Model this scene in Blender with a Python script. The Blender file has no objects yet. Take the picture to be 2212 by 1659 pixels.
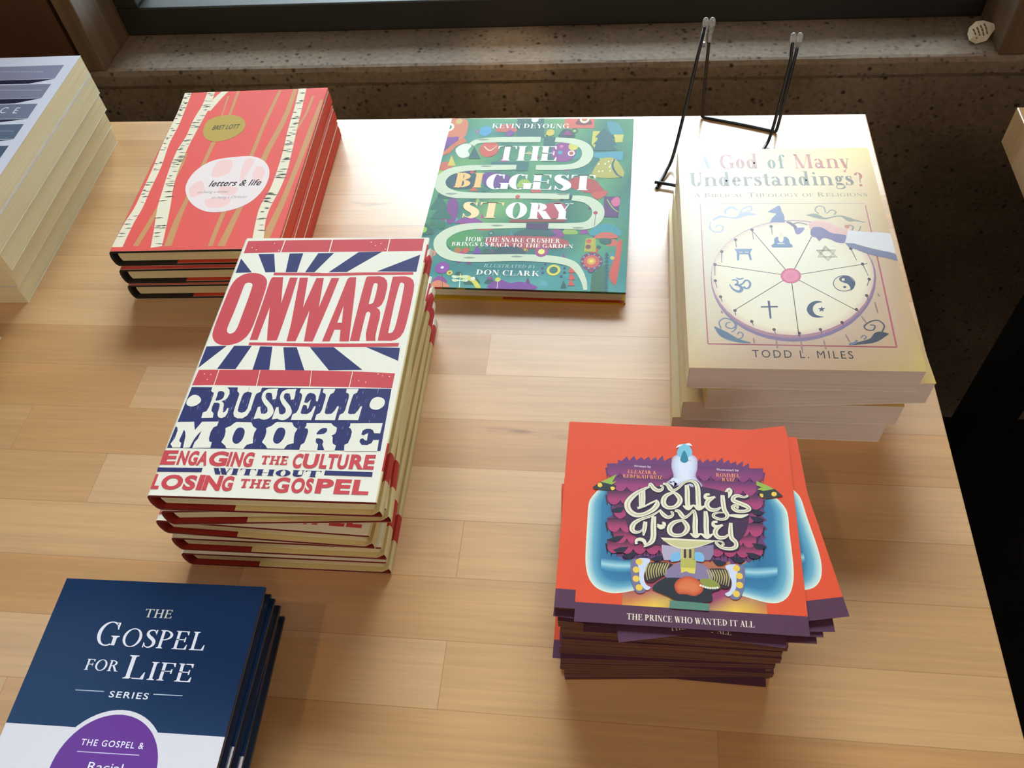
import bpy, bmesh, math, random
from mathutils import Matrix, Vector
from mathutils.geometry import tessellate_polygon
random.seed(7)
SC = bpy.context.scene
COL = SC.collection
PI = math.pi

# ---------------------------------------------------------------- camera
cam_d = bpy.data.cameras.new('camera')
cam_d.sensor_width = 36.0
cam_d.lens = 29.643
cam_d.clip_start = 0.02
cam = bpy.data.objects.new('camera', cam_d)
COL.objects.link(cam)
rx_, up_, bk_ = (0.992215, 0.095338, -0.080127), (-0.028176, 0.798561, 0.601253), (0.121309, -0.594315, 0.795031)
cam.matrix_world = Matrix(((rx_[0], up_[0], bk_[0], 0.0), (rx_[1], up_[1], bk_[1], 0.0),
                           (rx_[2], up_[2], bk_[2], 0.545335), (0, 0, 0, 1)))
SC.camera = cam

# ---------------------------------------------------------------- sky, lamps, exposure
SC.view_settings.view_transform = 'Standard'
SC.view_settings.look = 'None'
SC.view_settings.gamma = 1.0
SC.view_settings.exposure = -0.85
SC.view_settings.use_curve_mapping = False
SKY = 104
LAMP = 0.24

world = bpy.data.worlds.new('sky')
SC.world = world
world.use_nodes = True
wn, wl = world.node_tree.nodes, world.node_tree.links
wn.clear()
w_out = wn.new('ShaderNodeOutputWorld')
w_bg = wn.new('ShaderNodeBackground')
w_tc = wn.new('ShaderNodeTexCoord')
w_sep = wn.new('ShaderNodeSeparateXYZ')
wl.new(w_tc.outputs['Generated'], w_sep.inputs[0])
w_el = wn.new('ShaderNodeValToRGB')          # by height: dark street and trees below, overcast sky above
el = w_el.color_ramp
el.elements[0].position, el.elements[0].color = 0.0, (0.05, 0.055, 0.05, 1)
el.elements[1].position, el.elements[1].color = 1.0, (1.3, 1.45, 1.6, 1)
for p, c in ((0.34, (0.10, 0.115, 0.12, 1)), (0.50, (0.28, 0.32, 0.36, 1)), (0.60, (0.50, 0.57, 0.66, 1)), (0.72, (0.82, 0.92, 1.05, 1)), (0.83, (1.35, 1.5, 1.68, 1)), (0.95, (1.3, 1.45, 1.6, 1))):
    e = el.elements.new(p); e.color = c
wl.new(w_sep.outputs['Z'], w_el.inputs[0])
w_dv = wn.new('ShaderNodeMath'); w_dv.operation = 'DIVIDE'              # a bright break in the cloud straight ahead
wl.new(w_sep.outputs['X'], w_dv.inputs[0]); wl.new(w_sep.outputs['Y'], w_dv.inputs[1])
w_of = wn.new('ShaderNodeMath'); w_of.operation = 'ADD'; w_of.inputs[1].default_value = 0.03
wl.new(w_dv.outputs[0], w_of.inputs[0])
w_ab = wn.new('ShaderNodeMath'); w_ab.operation = 'ABSOLUTE'; wl.new(w_of.outputs[0], w_ab.inputs[0])
w_mr = wn.new('ShaderNodeMapRange'); w_mr.interpolation_type = 'SMOOTHSTEP'
w_mr.inputs['From Min'].default_value = 0.20; w_mr.inputs['From Max'].default_value = 0.52
w_mr.inputs['To Min'].default_value = 1.0; w_mr.inputs['To Max'].default_value = 0.10
wl.new(w_ab.outputs[0], w_mr.inputs['Value'])
w_mu = wn.new('ShaderNodeMath'); w_mu.operation = 'MULTIPLY'; w_mu.inputs[1].default_value = SKY
w_up = wn.new('ShaderNodeMapRange'); w_up.interpolation_type = 'SMOOTHSTEP'   # the open sky overhead is bright all round
w_up.inputs['From Min'].default_value = 0.84; w_up.inputs['From Max'].default_value = 0.95
wl.new(w_sep.outputs['Z'], w_up.inputs['Value'])
w_mx = wn.new('ShaderNodeMath'); w_mx.operation = 'MAXIMUM'
wl.new(w_mr.outputs[0], w_mx.inputs[0]); wl.new(w_up.outputs[0], w_mx.inputs[1])
wl.new(w_mx.outputs[0], w_mu.inputs[0])
wl.new(w_el.outputs[0], w_bg.inputs[0]); wl.new(w_mu.outputs[0], w_bg.inputs[1])
wl.new(w_bg.outputs[0], w_out.inputs[0])

def area(name, loc, target, size, power, color, shape='DISK', portal=False, size_y=None, spread=None):
    d = bpy.data.lights.new(name, 'AREA')
    d.shape = 'RECTANGLE' if size_y else shape
    d.size = size
    if size_y: d.size_y = size_y
    d.energy = power; d.color = color
    if spread: d.spread = spread
    if portal: d.cycles.is_portal = True
    o = bpy.data.objects.new(name, d); COL.objects.link(o)
    o.location = loc
    o.rotation_euler = (Vector(target) - Vector(loc)).to_track_quat('-Z', 'Y').to_euler()
    return o
area('window_portal', (-0.121, 1.020, 0.51), (-0.121, 0.0, 0.51), 1.10, 1.0, (1, 1, 1), portal=True, size_y=1.10)
WARM = (1.0, 0.70, 0.40)
area('ceiling_spot', (-0.62, -0.22, 1.62), (-0.15, 0.3, 0.0), 0.10, 8.5 * LAMP, WARM, spread=2.2)
area('ceiling_spot', (0.55, -0.9, 1.62), (0.1, 0.3, 0.0), 0.20, 10.0 * LAMP, WARM, spread=2.4)  # further spot added as dim general fill, itself unseen
area('ceiling_spot', (-1.5, -1.2, 1.62), (-0.2, 0.3, 0.0), 0.20, 10.0 * LAMP, WARM, spread=2.4)  # likewise added for fill from behind the camera

sp = bpy.data.lights.new('accent_spot', 'SPOT'); sp.energy = 95.0; sp.color = (1.0, 0.78, 0.50); sp.spot_size = 0.085; sp.spot_blend = 0.9; sp.shadow_soft_size = 0.02
spo = bpy.data.objects.new('accent_spot', sp); COL.objects.link(spo); spo.location = (-0.05, 0.15, 1.62)
spo.rotation_euler = (Vector((-0.14, 0.93, -0.033)) - spo.location).to_track_quat('-Z', 'Y').to_euler()
area('added_fill_light', (0.7, -2.3, 0.85), (0.0, 0.4, 0.1), 1.5, 21.0, (1.0, 0.93, 0.87), size_y=1.0)  # unseen fill light added behind the camera to brighten near faces
area('added_fill_light', (2.3, -0.2, 0.9), (-0.4, 0.5, 0.1), 1.2, 15.0, (1.0, 0.93, 0.85), size_y=1.0)  # unseen fill light added at the right to brighten right-facing page edges
area('added_blue_light', (-1.52, 0.40, 1.69), (-1.52, 0.40, 0), 0.60, 3.2, (0.35, 0.62, 1.0), size_y=0.72)  # unseen cool light added so the navy cover reflects blue
area('added_blue_light', (-1.02, 0.22, 1.69), (-1.02, 0.22, 0), 0.40, 1.6, (0.35, 0.62, 1.0), size_y=0.56)  # second added cool light for the same blue reflection

# ---------------------------------------------------------------- helpers
def lin(h):
    h = h.lstrip('#')
    if len(h) == 3: h = ''.join(c * 2 for c in h)
    r = []
    for i in (0, 2, 4):
        c = int(h[i:i + 2], 16) / 255
        r.append(c / 12.92 if c <= 0.04045 else ((c + 0.055) / 1.055) ** 2.4)
    return (r[0], r[1], r[2], 1.0)

class MB:
    """Collects coloured faces and links them as one mesh object."""
    def __init__(s): s.v, s.f, s.c = [], [], []
    def face(s, pts, col):
        b = len(s.v); s.v += [tuple(p) for p in pts]
        s.f.append(tuple(range(b, b + len(pts))))
        s.c.append(col if isinstance(col, list) else [col] * len(pts))
    def box(s, x0, x1, y0, y1, z0, z1, col):
        P = lambda a, b, c: (x1 if a else x0, y1 if b else y0, z1 if c else z0)
        for q in (((0,0,0),(0,1,0),(1,1,0),(1,0,0)), ((0,0,1),(1,0,1),(1,1,1),(0,1,1)), ((0,0,0),(1,0,0),(1,0,1),(0,0,1)),
                  ((1,0,0),(1,1,0),(1,1,1),(1,0,1)), ((1,1,0),(0,1,0),(0,1,1),(1,1,1)), ((0,1,0),(0,0,0),(0,0,1),(0,1,1))):
            s.face([P(*k) for k in q], col)
    def mesh(s, name, mat, merge=0.0, smooth=False):
        me = bpy.data.meshes.new(name)
        me.from_pydata(s.v, [], s.f); me.update()
        a = me.color_attributes.new('Col', 'FLOAT_COLOR', 'CORNER')
        flat = []
        for cs in s.c:
            for c in cs: flat += list(c)
        a.data.foreach_set('color', flat)
        me.materials.append(mat)
        if merge:
            bm = bmesh.new(); bm.from_mesh(me)
            bmesh.ops.remove_doubles(bm, verts=bm.verts, dist=merge)
            if smooth:
                for f in bm.faces: f.smooth = True
            bm.to_mesh(me); bm.free()
        return me
    def build(s, name, mat, parent=None, merge=0.0, smooth=False):
        return link(name, s.mesh(name, mat, merge, smooth), parent)

def link(name, me, parent=None):
    o = bpy.data.objects.new(name, me); COL.objects.link(o)
    if parent: o.parent = parent
    return o
def tag(o, label=None, cat=None, group=None, kind=None):
    if label: o['label'] = label
    if cat: o['category'] = cat
    if group: o['group'] = group
    if kind: o['kind'] = kind
    return o
def empty(name, loc=(0, 0, 0), rz=0.0):
    o = bpy.data.objects.new(name, None); COL.objects.link(o)
    o.empty_display_size = 0.02
    o.location = loc; o.rotation_euler = (0, 0, rz)
    return o
def copy_tree(o, parent=None):
    c = o.copy(); COL.objects.link(c)
    if parent: c.parent = parent
    for ch in list(o.children): copy_tree(ch, c)
    return c
def add_bevel(o, w, seg=2):
    m = o.modifiers.new('edge', 'BEVEL'); m.width = w; m.segments = seg; m.limit_method = 'ANGLE'; m.angle_limit = 0.6
    return o

# ---------------------------------------------------------------- materials
def new_mat(name):
    m = bpy.data.materials.new(name); m.use_nodes = True
    n, l = m.node_tree.nodes, m.node_tree.links
    n.clear()
    o = n.new('ShaderNodeOutputMaterial'); b = n.new('ShaderNodeBsdfPrincipled')
    l.new(b.outputs[0], o.inputs[0])
    return m, n, l, b
def plain(name, col, rough=0.5, metal=0.0, spec=0.5):
    m, n, l, b = new_mat(name)
    b.inputs['Base Color'].default_value = lin(col) if isinstance(col, str) else (*col, 1)
    b.inputs['Roughness'].default_value = rough; b.inputs['Metallic'].default_value = metal
    b.inputs['Specular IOR Level'].default_value = spec
    return m
def printed(name, rough, spec=0.5, fibre=0.04):
    """Printed paper or card: the ink colour is stored on the faces."""
    m, n, l, b = new_mat(name)
    a = n.new('ShaderNodeAttribute'); a.attribute_name = 'Col'
    tc = n.new('ShaderNodeTexCoord'); no = n.new('ShaderNodeTexNoise')
    no.inputs['Scale'].default_value = 900; no.inputs['Detail'].default_value = 2
    l.new(tc.outputs['Object'], no.inputs['Vector'])
    mr = n.new('ShaderNodeMapRange'); mr.inputs['To Min'].default_value = 1 - fibre; mr.inputs['To Max'].default_value = 1 + fibre
    l.new(no.outputs[0], mr.inputs['Value'])
    mx = n.new('ShaderNodeVectorMath'); mx.operation = 'SCALE'
    l.new(a.outputs['Color'], mx.inputs[0]); l.new(mr.outputs[0], mx.inputs['Scale'])
    l.new(mx.outputs[0], b.inputs['Base Color'])
    b.inputs['Roughness'].default_value = rough; b.inputs['Specular IOR Level'].default_value = spec
    return m
def pages(name, col, dark):
    """Edge of a block of leaves: thin uneven lines, one per few sheets."""
    m, n, l, b = new_mat(name)
    tc = n.new('ShaderNodeTexCoord'); mp = n.new('ShaderNodeMapping')
    mp.inputs['Scale'].default_value = (6, 6, 2200)
    no = n.new('ShaderNodeTexNoise'); no.inputs['Scale'].default_value = 1.0; no.inputs['Detail'].default_value = 2
    l.new(tc.outputs['Object'], mp.inputs[0]); l.new(mp.outputs[0], no.inputs['Vector'])
    mx = n.new('ShaderNodeMix'); mx.data_type = 'RGBA'
    mx.inputs['A'].default_value = lin(dark); mx.inputs['B'].default_value = lin(col)
    mr = n.new('ShaderNodeMapRange'); mr.inputs['From Min'].default_value = 0.3; mr.inputs['From Max'].default_value = 0.6
    l.new(no.outputs[0], mr.inputs['Value']); l.new(mr.outputs[0], mx.inputs['Factor'])
    l.new(mx.outputs['Result'], b.inputs['Base Color'])
    b.inputs['Roughness'].default_value = 0.8
    return m

def maple():
    m, n, l, b = new_mat('maple_butcher_block')
    tc = n.new('ShaderNodeTexCoord')
    mp = n.new('ShaderNodeMapping'); mp.inputs['Location'].default_value = (0.37, -0.1842 + 0.0446 * 20, 0)
    l.new(tc.outputs['Object'], mp.inputs[0])
    br = n.new('ShaderNodeTexBrick')
    br.offset = 0.37; br.offset_frequency = 2; br.squash = 1.3; br.squash_frequency = 3
    br.inputs['Scale'].default_value = 1.0
    br.inputs['Mortar Size'].default_value = 0.00035; br.inputs['Mortar Smooth'].default_value = 0.3
    br.inputs['Bias'].default_value = 0.0
    br.inputs['Brick Width'].default_value = 0.47; br.inputs['Row Height'].default_value = 0.0446
    br.inputs['Color1'].default_value = (0, 0, 0, 1); br.inputs['Color2'].default_value = (1, 1, 1, 1); br.inputs['Mortar'].default_value = (0.5, 0.5, 0.5, 1)
    l.new(mp.outputs[0], br.inputs[0])
    ramp = n.new('ShaderNodeValToRGB'); r = ramp.color_ramp
    r.elements[0].position = 0.0; r.elements[0].color = lin('#c8935c')
    r.elements[1].position = 1.0; r.elements[1].color = lin('#d8ad7e')
    e = r.elements.new(0.5); e.color = lin('#d0a06c')
    l.new(br.outputs['Color'], ramp.inputs[0])
    # long grain streaks, shifted per plank
    add = n.new('ShaderNodeVectorMath'); add.operation = 'MULTIPLY_ADD'
    l.new(br.outputs['Color'], add.inputs[0]); add.inputs[1].default_value = (3.1, 5.7, 0); l.new(tc.outputs['Object'], add.inputs[2])
    g = n.new('ShaderNodeMapping'); g.inputs['Scale'].default_value = (10, 320, 1); l.new(add.outputs[0], g.inputs[0])
    gn = n.new('ShaderNodeTexNoise'); gn.inputs['Scale'].default_value = 1; gn.inputs['Detail'].default_value = 6; gn.inputs['Distortion'].default_value = 0.6
    l.new(g.outputs[0], gn.inputs['Vector'])
    g2 = n.new('ShaderNodeMapping'); g2.inputs['Scale'].default_value = (2.2, 22, 1); l.new(add.outputs[0], g2.inputs[0])
    gn2 = n.new('ShaderNodeTexNoise'); gn2.inputs['Scale'].default_value = 1; gn2.inputs['Detail'].default_value = 3; gn2.inputs['Distortion'].default_value = 1.2
    l.new(g2.outputs[0], gn2.inputs['Vector'])
    def mul(src, fac_out, lo, hi, fmin, fmax):
        mr = n.new('ShaderNodeMapRange'); mr.inputs['From Min'].default_value = fmin; mr.inputs['From Max'].default_value = fmax
        mr.inputs['To Min'].default_value = lo; mr.inputs['To Max'].default_value = hi
        l.new(fac_out, mr.inputs['Value'])
        s = n.new('ShaderNodeVectorMath'); s.operation = 'SCALE'
        l.new(src, s.inputs[0]); l.new(mr.outputs[0], s.inputs['Scale'])
        return s.outputs[0]
    c = mul(ramp.outputs[0], gn.outputs[0], 0.92, 1.05, 0.3, 0.65)
    c = mul(c, gn2.outputs[0], 0.9, 1.06, 0.3, 0.7)
    # a few brown mineral streaks and knots
    k = n.new('ShaderNodeMapping'); k.inputs['Scale'].default_value = (9, 55, 1); k.inputs['Location'].default_value = (1.3, 0.4, 0); l.new(tc.outputs['Object'], k.inputs[0])
    kn = n.new('ShaderNodeTexNoise'); kn.inputs['Scale'].default_value = 1; kn.inputs['Detail'].default_value = 4; l.new(k.outputs[0], kn.inputs['Vector'])
    km = n.new('ShaderNodeMapRange'); km.inputs['From Min'].default_value = 0.70; km.inputs['From Max'].default_value = 0.80; l.new(kn.outputs[0], km.inputs['Value'])
    mx = n.new('ShaderNodeMix'); mx.data_type = 'RGBA'; mx.inputs['B'].default_value = lin('#8a5f38')
    l.new(km.outputs[0], mx.inputs['Factor']); l.new(c, mx.inputs['A'])
    # fine seams between the planks
    sm = n.new('ShaderNodeMix'); sm.data_type = 'RGBA'; sm.inputs['B'].default_value = lin('#9c7247')
    sf = n.new('ShaderNodeMath'); sf.operation = 'MULTIPLY'; sf.inputs[1].default_value = 0.55
    l.new(br.outputs['Fac'], sf.inputs[0]); l.new(sf.outputs[0], sm.inputs['Factor']); l.new(mx.outputs['Result'], sm.inputs['A'])
    l.new(sm.outputs['Result'], b.inputs['Base Color'])
    rr = n.new('ShaderNodeMapRange'); rr.inputs['To Min'].default_value = 0.38; rr.inputs['To Max'].default_value = 0.46
    l.new(gn2.outputs[0], rr.inputs['Value']); l.new(rr.outputs[0], b.inputs['Roughness']); b.inputs['Specular IOR Level'].default_value = 0.7
    b.inputs['Coat Weight'].default_value = 0.5; b.inputs['Coat Roughness'].default_value = 0.17; b.inputs['Coat IOR'].default_value = 1.52
    bp = n.new('ShaderNodeBump'); bp.inputs['Strength'].default_value = 0.05; bp.inputs['Distance'].default_value = 0.0006
    l.new(gn.outputs[0], bp.inputs['Height']); l.new(bp.outputs[0], b.inputs['Normal'])
    return m

def concrete():
    m, n, l, b = new_mat('exposed_concrete')
    tc = n.new('ShaderNodeTexCoord')
    n1 = n.new('ShaderNodeTexNoise'); n1.inputs['Scale'].default_value = 5; n1.inputs['Detail'].default_value = 5
    n2 = n.new('ShaderNodeTexNoise'); n2.inputs['Scale'].default_value = 160; n2.inputs['Detail'].default_value = 3
    v = n.new('ShaderNodeTexVoronoi'); v.inputs['Scale'].default_value = 95; v.inputs['Randomness'].default_value = 1
    v2 = n.new('ShaderNodeTexVoronoi'); v2.inputs['Scale'].default_value = 150
    for q in (n1, n2, v, v2): l.new(tc.outputs['Object'], q.inputs['Vector'])
    ramp = n.new('ShaderNodeValToRGB'); r = ramp.color_ramp
    r.elements[0].position = 0.3; r.elements[0].color = lin('#6c5842')
    r.elements[1].position = 0.7; r.elements[1].color = lin('#8d7a64')
    l.new(n1.outputs[0], ramp.inputs[0])
    def spots(vor, keep_lo, r0, r1, col, src):
        th = n.new('ShaderNodeMapRange'); th.inputs['From Min'].default_value = r0; th.inputs['From Max'].default_value = r1
        th.inputs['To Min'].default_value = 1; th.inputs['To Max'].default_value = 0
        l.new(vor.outputs['Distance'], th.inputs['Value'])
        sp = n.new('ShaderNodeSeparateColor'); l.new(vor.outputs['Color'], sp.inputs[0])
        gt = n.new('ShaderNodeMath'); gt.operation = 'GREATER_THAN'; gt.inputs[1].default_value = keep_lo
        l.new(sp.outputs[0], gt.inputs[0])
        mu = n.new('ShaderNodeMath'); mu.operation = 'MULTIPLY'; l.new(th.outputs[0], mu.inputs[0]); l.new(gt.outputs[0], mu.inputs[1])
        mx = n.new('ShaderNodeMix'); mx.data_type = 'RGBA'; mx.inputs['B'].default_value = lin(col)
        l.new(mu.outputs[0], mx.inputs['Factor']); l.new(src, mx.inputs['A'])
        return mx.outputs['Result'], mu.outputs[0]
    c, _ = spots(v2, 0.72, 0.15, 0.4, '#544a3e', ramp.outputs[0])
    c, pit = spots(v, 0.74, 0.12, 0.32, '#2b241c', c)
    mr = n.new('ShaderNodeMapRange'); mr.inputs['From Min'].default_value = 0.3; mr.inputs['From Max'].default_value = 0.7
    mr.inputs['To Min'].default_value = 0.8; mr.inputs['To Max'].default_value = 1.12
    l.new(n2.outputs[0], mr.inputs['Value'])
    s = n.new('ShaderNodeVectorMath'); s.operation = 'SCALE'; l.new(c, s.inputs[0]); l.new(mr.outputs[0], s.inputs['Scale'])
    l.new(s.outputs[0], b.inputs['Base Color'])
    b.inputs['Roughness'].default_value = 0.75
    sub = n.new('ShaderNodeMath'); sub.operation = 'SUBTRACT'; l.new(n2.outputs[0], sub.inputs[0]); l.new(pit, sub.inputs[1])
    bp = n.new('ShaderNodeBump'); bp.inputs['Strength'].default_value = 0.35; bp.inputs['Distance'].default_value = 0.002
    l.new(sub.outputs[0], bp.inputs['Height']); l.new(bp.outputs[0], b.inputs['Normal'])
    return m

def wood(name, c0, c1, rough=0.5):
    m, n, l, b = new_mat(name)
    tc = n.new('ShaderNodeTexCoord'); mp = n.new('ShaderNodeMapping'); mp.inputs['Scale'].default_value = (60, 60, 3)
    no = n.new('ShaderNodeTexNoise'); no.inputs['Scale'].default_value = 1; no.inputs['Detail'].default_value = 5; no.inputs['Distortion'].default_value = 0.5
    l.new(tc.outputs['Object'], mp.inputs[0]); l.new(mp.outputs[0], no.inputs['Vector'])
    ra = n.new('ShaderNodeValToRGB'); ra.color_ramp.elements[0].color = lin(c0); ra.color_ramp.elements[1].color = lin(c1)
    ra.color_ramp.elements[0].position = 0.3; ra.color_ramp.elements[1].position = 0.7
    l.new(no.outputs[0], ra.inputs[0]); l.new(ra.outputs[0], b.inputs['Base Color'])
    b.inputs['Roughness'].default_value = rough
    return m

M = {}
M['maple'] = maple()
M['concrete'] = concrete()
M['trim'] = wood('brown_trim_wood', '#5b4430', '#7a5f45')
M['panel'] = wood('red_brown_panel', '#4a2c1c', '#5e3a26')
M['frame'] = plain('black_window_frame', '#22211d', 0.45)
M['floor'] = plain('dark_floor', '#100f0e', 0.6)
M['base'] = plain('black_leak_filler', '#0c0c0c', 0.6)  # for strips added in the trim gaps; black stands in for shade
M['wall'] = plain('painted_wall', '#c4b49c', 0.8)
M['ceil'] = plain('ceiling_boards', '#cabba2', 0.8)
M['pave'] = plain('pavement', '#d3d8dc', 0.9)
M['wire'] = plain('black_coated_wire', '#0b0b0c', 0.35)
M['steel'] = plain('table_leg_steel', '#151515', 0.5)
M['matte'] = printed('uncoated_print', 0.6, 0.25)
M['satin'] = printed('satin_laminated_print', 0.27, 0.30)
M['gloss'] = printed('gloss_laminated_print', 0.17, 0.5, 0.02)
M['story'] = printed('soft_touch_print', 0.5, 0.22)
M['cloth'] = printed('book_cloth', 0.7, 0.3)
M['pg_grey'] = pages('white_leaves', '#cfc4b4', '#a89c8c')
M['pg_cream'] = pages('cream_leaves', '#f5eac2', '#e6d7a6')
M['pg_pink'] = pages('bright_white_leaves', '#eadfdc', '#d9cbc6')
M['pg_tan'] = pages('tan_leaves', '#c9ac86', '#a98c68')

def glass():
    m = bpy.data.materials.new('window_glass'); m.use_nodes = True
    n, l = m.node_tree.nodes, m.node_tree.links; n.clear()
    o = n.new('ShaderNodeOutputMaterial'); mx = n.new('ShaderNodeMixShader'); fr = n.new('ShaderNodeFresnel')
    t = n.new('ShaderNodeBsdfTransparent'); g = n.new('ShaderNodeBsdfGlossy')
    t.inputs[0].default_value = (0.93, 0.96, 0.95, 1); g.inputs['Roughness'].default_value = 0.02; fr.inputs[0].default_value = 1.45
    l.new(fr.outputs[0], mx.inputs[0]); l.new(t.outputs[0], mx.inputs[1]); l.new(g.outputs[0], mx.inputs[2]); l.new(mx.outputs[0], o.inputs[0])
    return m
M['glass'] = glass()
def clear_vinyl():
    m, n, l, b = new_mat('clear_vinyl')
    b.inputs['Base Color'].default_value = (0.80, 0.80, 0.78, 1)
    b.inputs['Roughness'].default_value = 0.12; b.inputs['Transmission Weight'].default_value = 0.75; b.inputs['IOR'].default_value = 1.4
    return m
M['vinyl'] = clear_vinyl()

# ---------------------------------------------------------------- the room
FZ, CZ = -0.74, 1.70
X0, X1, YB, YW = -2.4, 2.4, -2.4, 0.915       # side walls, wall behind the camera, window wall face
WX0, WX1, SZ, WT, YG = -0.661, 0.419, -0.033, 1.05, 0.997
def sbox(name, x0, x1, y0, y1, z0, z1, mat, bev=0.0, parent=None):
    b = MB(); b.box(x0, x1, y0, y1, z0, z1, (1, 1, 1, 1))
    o = b.build(name, mat, parent, merge=1e-6)
    if bev: add_bevel(o, bev)
    if not parent: tag(o, kind='structure')
    return o
sbox('floor', X0 - .1, X1 + .1, YB - .1, 1.2, FZ - .1, FZ, M['floor'])
sbox('ceiling', X0 - .1, X1 + .1, YB - .1, 1.2, CZ, CZ + .1, M['ceil'])
sbox('wall_left', X0 - .1, X0, YB - .1, 1.2, FZ, CZ, M['wall'])
sbox('wall_right', X1, X1 + .1, YB - .1, 1.2, FZ, CZ, M['wall'])
sbox('wall_front', X0, X1, YB - .1, YB, FZ, CZ, M['wall'])
# concrete wall under the window, its top is the sill
def concrete_wall():
    b = MB(); nx, c = 90, (1, 1, 1, 1)
    def row(x):
        j = lambda k: 0.0016 * math.sin(x * 61 + k * 2.1) * math.sin(x * 23 + k)
        return [(x, YW, FZ), (x, YW, SZ - 0.026), (x, YW - 0.0025 + j(3) * .4, SZ - 0.020), (x, YW - 0.002, SZ - 0.006 + j(1)),
                (x, YW + 0.0015, SZ - 0.0012), (x, YW + 0.006 + j(2), SZ), (x, 1.13, SZ)]
    xs = [X0 + (X1 - X0) * i / nx for i in range(nx + 1)]
    for i in range(nx):
        p, q = row(xs[i]), row(xs[i + 1])
        for k in range(len(p) - 1): b.face([p[k], q[k], q[k + 1], p[k + 1]], c)
    p, q = row(xs[0]), row(xs[-1])
    b.face([(X0, 1.13, FZ), (X1, 1.13, FZ), q[0], p[0]], c)
    b.face([(X1, 1.13, FZ), (X0, 1.13, FZ), p[-1], q[-1]], c)
    b.face([(X0, 1.13, FZ)] + p, c); b.face([(X1, 1.13, FZ)] + q[::-1], c)
    return b.build('wall_back', M['concrete'], merge=1e-6)
tag(concrete_wall(), kind='structure')
# timber-clad wall to both sides of and above the opening
sbox('wall_back_left', X0, WX0 - 0.032, YW + .004, 1.13, SZ, CZ, M['panel'])
sbox('wall_back_right', WX1 + 0.032, X1, YW + .012, 1.13, SZ, CZ, M['panel'])
sbox('leak_filler_1', WX0 - 0.032, WX0 - 0.025, YW + .02, 1.06, SZ, WT + .028, M['base'])  # added strip blocking a sky leak; its black imitates the shaded gap
sbox('leak_filler_2', WX1 + 0.028, WX1 + 0.032, YW + .02, 1.06, SZ, WT + .028, M['base'])  # same added strip in the right-hand gap, keeps sky light out
sbox('wall_back_top', WX0 - 0.032, WX1 + 0.032, YW + .006, 1.13, WT + 0.028, CZ, M['panel'])
sbox('trim_1', WX0 - 0.025, WX0, YW + 0.001, 1.06, SZ, WT, M['trim'], 0.0015)
sbox('trim_2', WX1, WX1 + 0.028, YW + 0.001, 1.06, SZ, WT, M['trim'], 0.0015)
sbox('trim_3', WX0 - 0.025, WX1 + 0.028, YW + 0.001, 1.06, WT, WT + 0.028, M['trim'], 0.0015)
win = tag(empty('window_1', ((WX0 + WX1) / 2, YG, SZ)), kind='structure')
def wbox(name, x0, x1, y0, y1, z0, z1, mat, bev=0.0):
    b = MB(); ox, oy, oz = win.location
    b.box(x0 - ox, x1 - ox, y0 - oy, y1 - oy, z0 - oz, z1 - oz, (1, 1, 1, 1))
    o = b.build(name, mat, win, merge=1e-6)
    if bev: add_bevel(o, bev)
    return o
wbox('frame_rail', WX0, WX1, YG, 1.045, SZ, SZ + 0.038, M['frame'], 0.002)
wbox('frame_rail', WX0, WX1, YG, 1.045, WT - 0.03, WT, M['frame'], 0.002)
wbox('frame_stile', WX0, WX0 + 0.03, YG, 1.045, SZ + 0.038, WT - 0.03, M['frame'], 0.002)
wbox('frame_stile', WX1 - 0.03, WX1, YG, 1.045, SZ + 0.038, WT - 0.03, M['frame'], 0.002)
wbox('pane', WX0 + 0.028, WX1 - 0.028, 1.024, 1.028, SZ + 0.022, WT - 0.028, M['glass'])
sbox('ground', -8, 8, 1.21, 14, FZ - 0.02, FZ, M['pave'])

# ---------------------------------------------------------------- tables
def table(name, x0, x1, y0, y1, th, label):
    t = tag(empty(name, ((x0 + x1) / 2, (y0 + y1) / 2, FZ)), label, 'table')
    cx, cy = t.location.x, t.location.y
    b = MB(); b.box(x0 - cx, x1 - cx, y0 - cy, y1 - cy, -FZ - th, -FZ, (1, 1, 1, 1))
    top = b.build('tabletop', M['maple'], t, merge=1e-6); add_bevel(top, 0.0012)
    for sx in (-1, 1):
        for sy in (-1, 1):
            b = MB(); px, py = sx * ((x1 - x0) / 2 - 0.09), sy * ((y1 - y0) / 2 - 0.09)
            b.box(px - .025, px + .025, py - .025, py + .025, 0, -FZ - th, (1, 1, 1, 1))
            add_bevel(b.build('leg', M['steel'], t, merge=1e-6), 0.003)
    return t
table('display_table', -1.25, 0.2455, -0.30, 0.7635, 0.042, 'maple butcher-block table carrying the stacks of books')
table('display_table', 0.3915, 1.60, -0.30, 0.772, 0.042, 'second maple table, only its corner showing beyond the dark gap')

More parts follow.
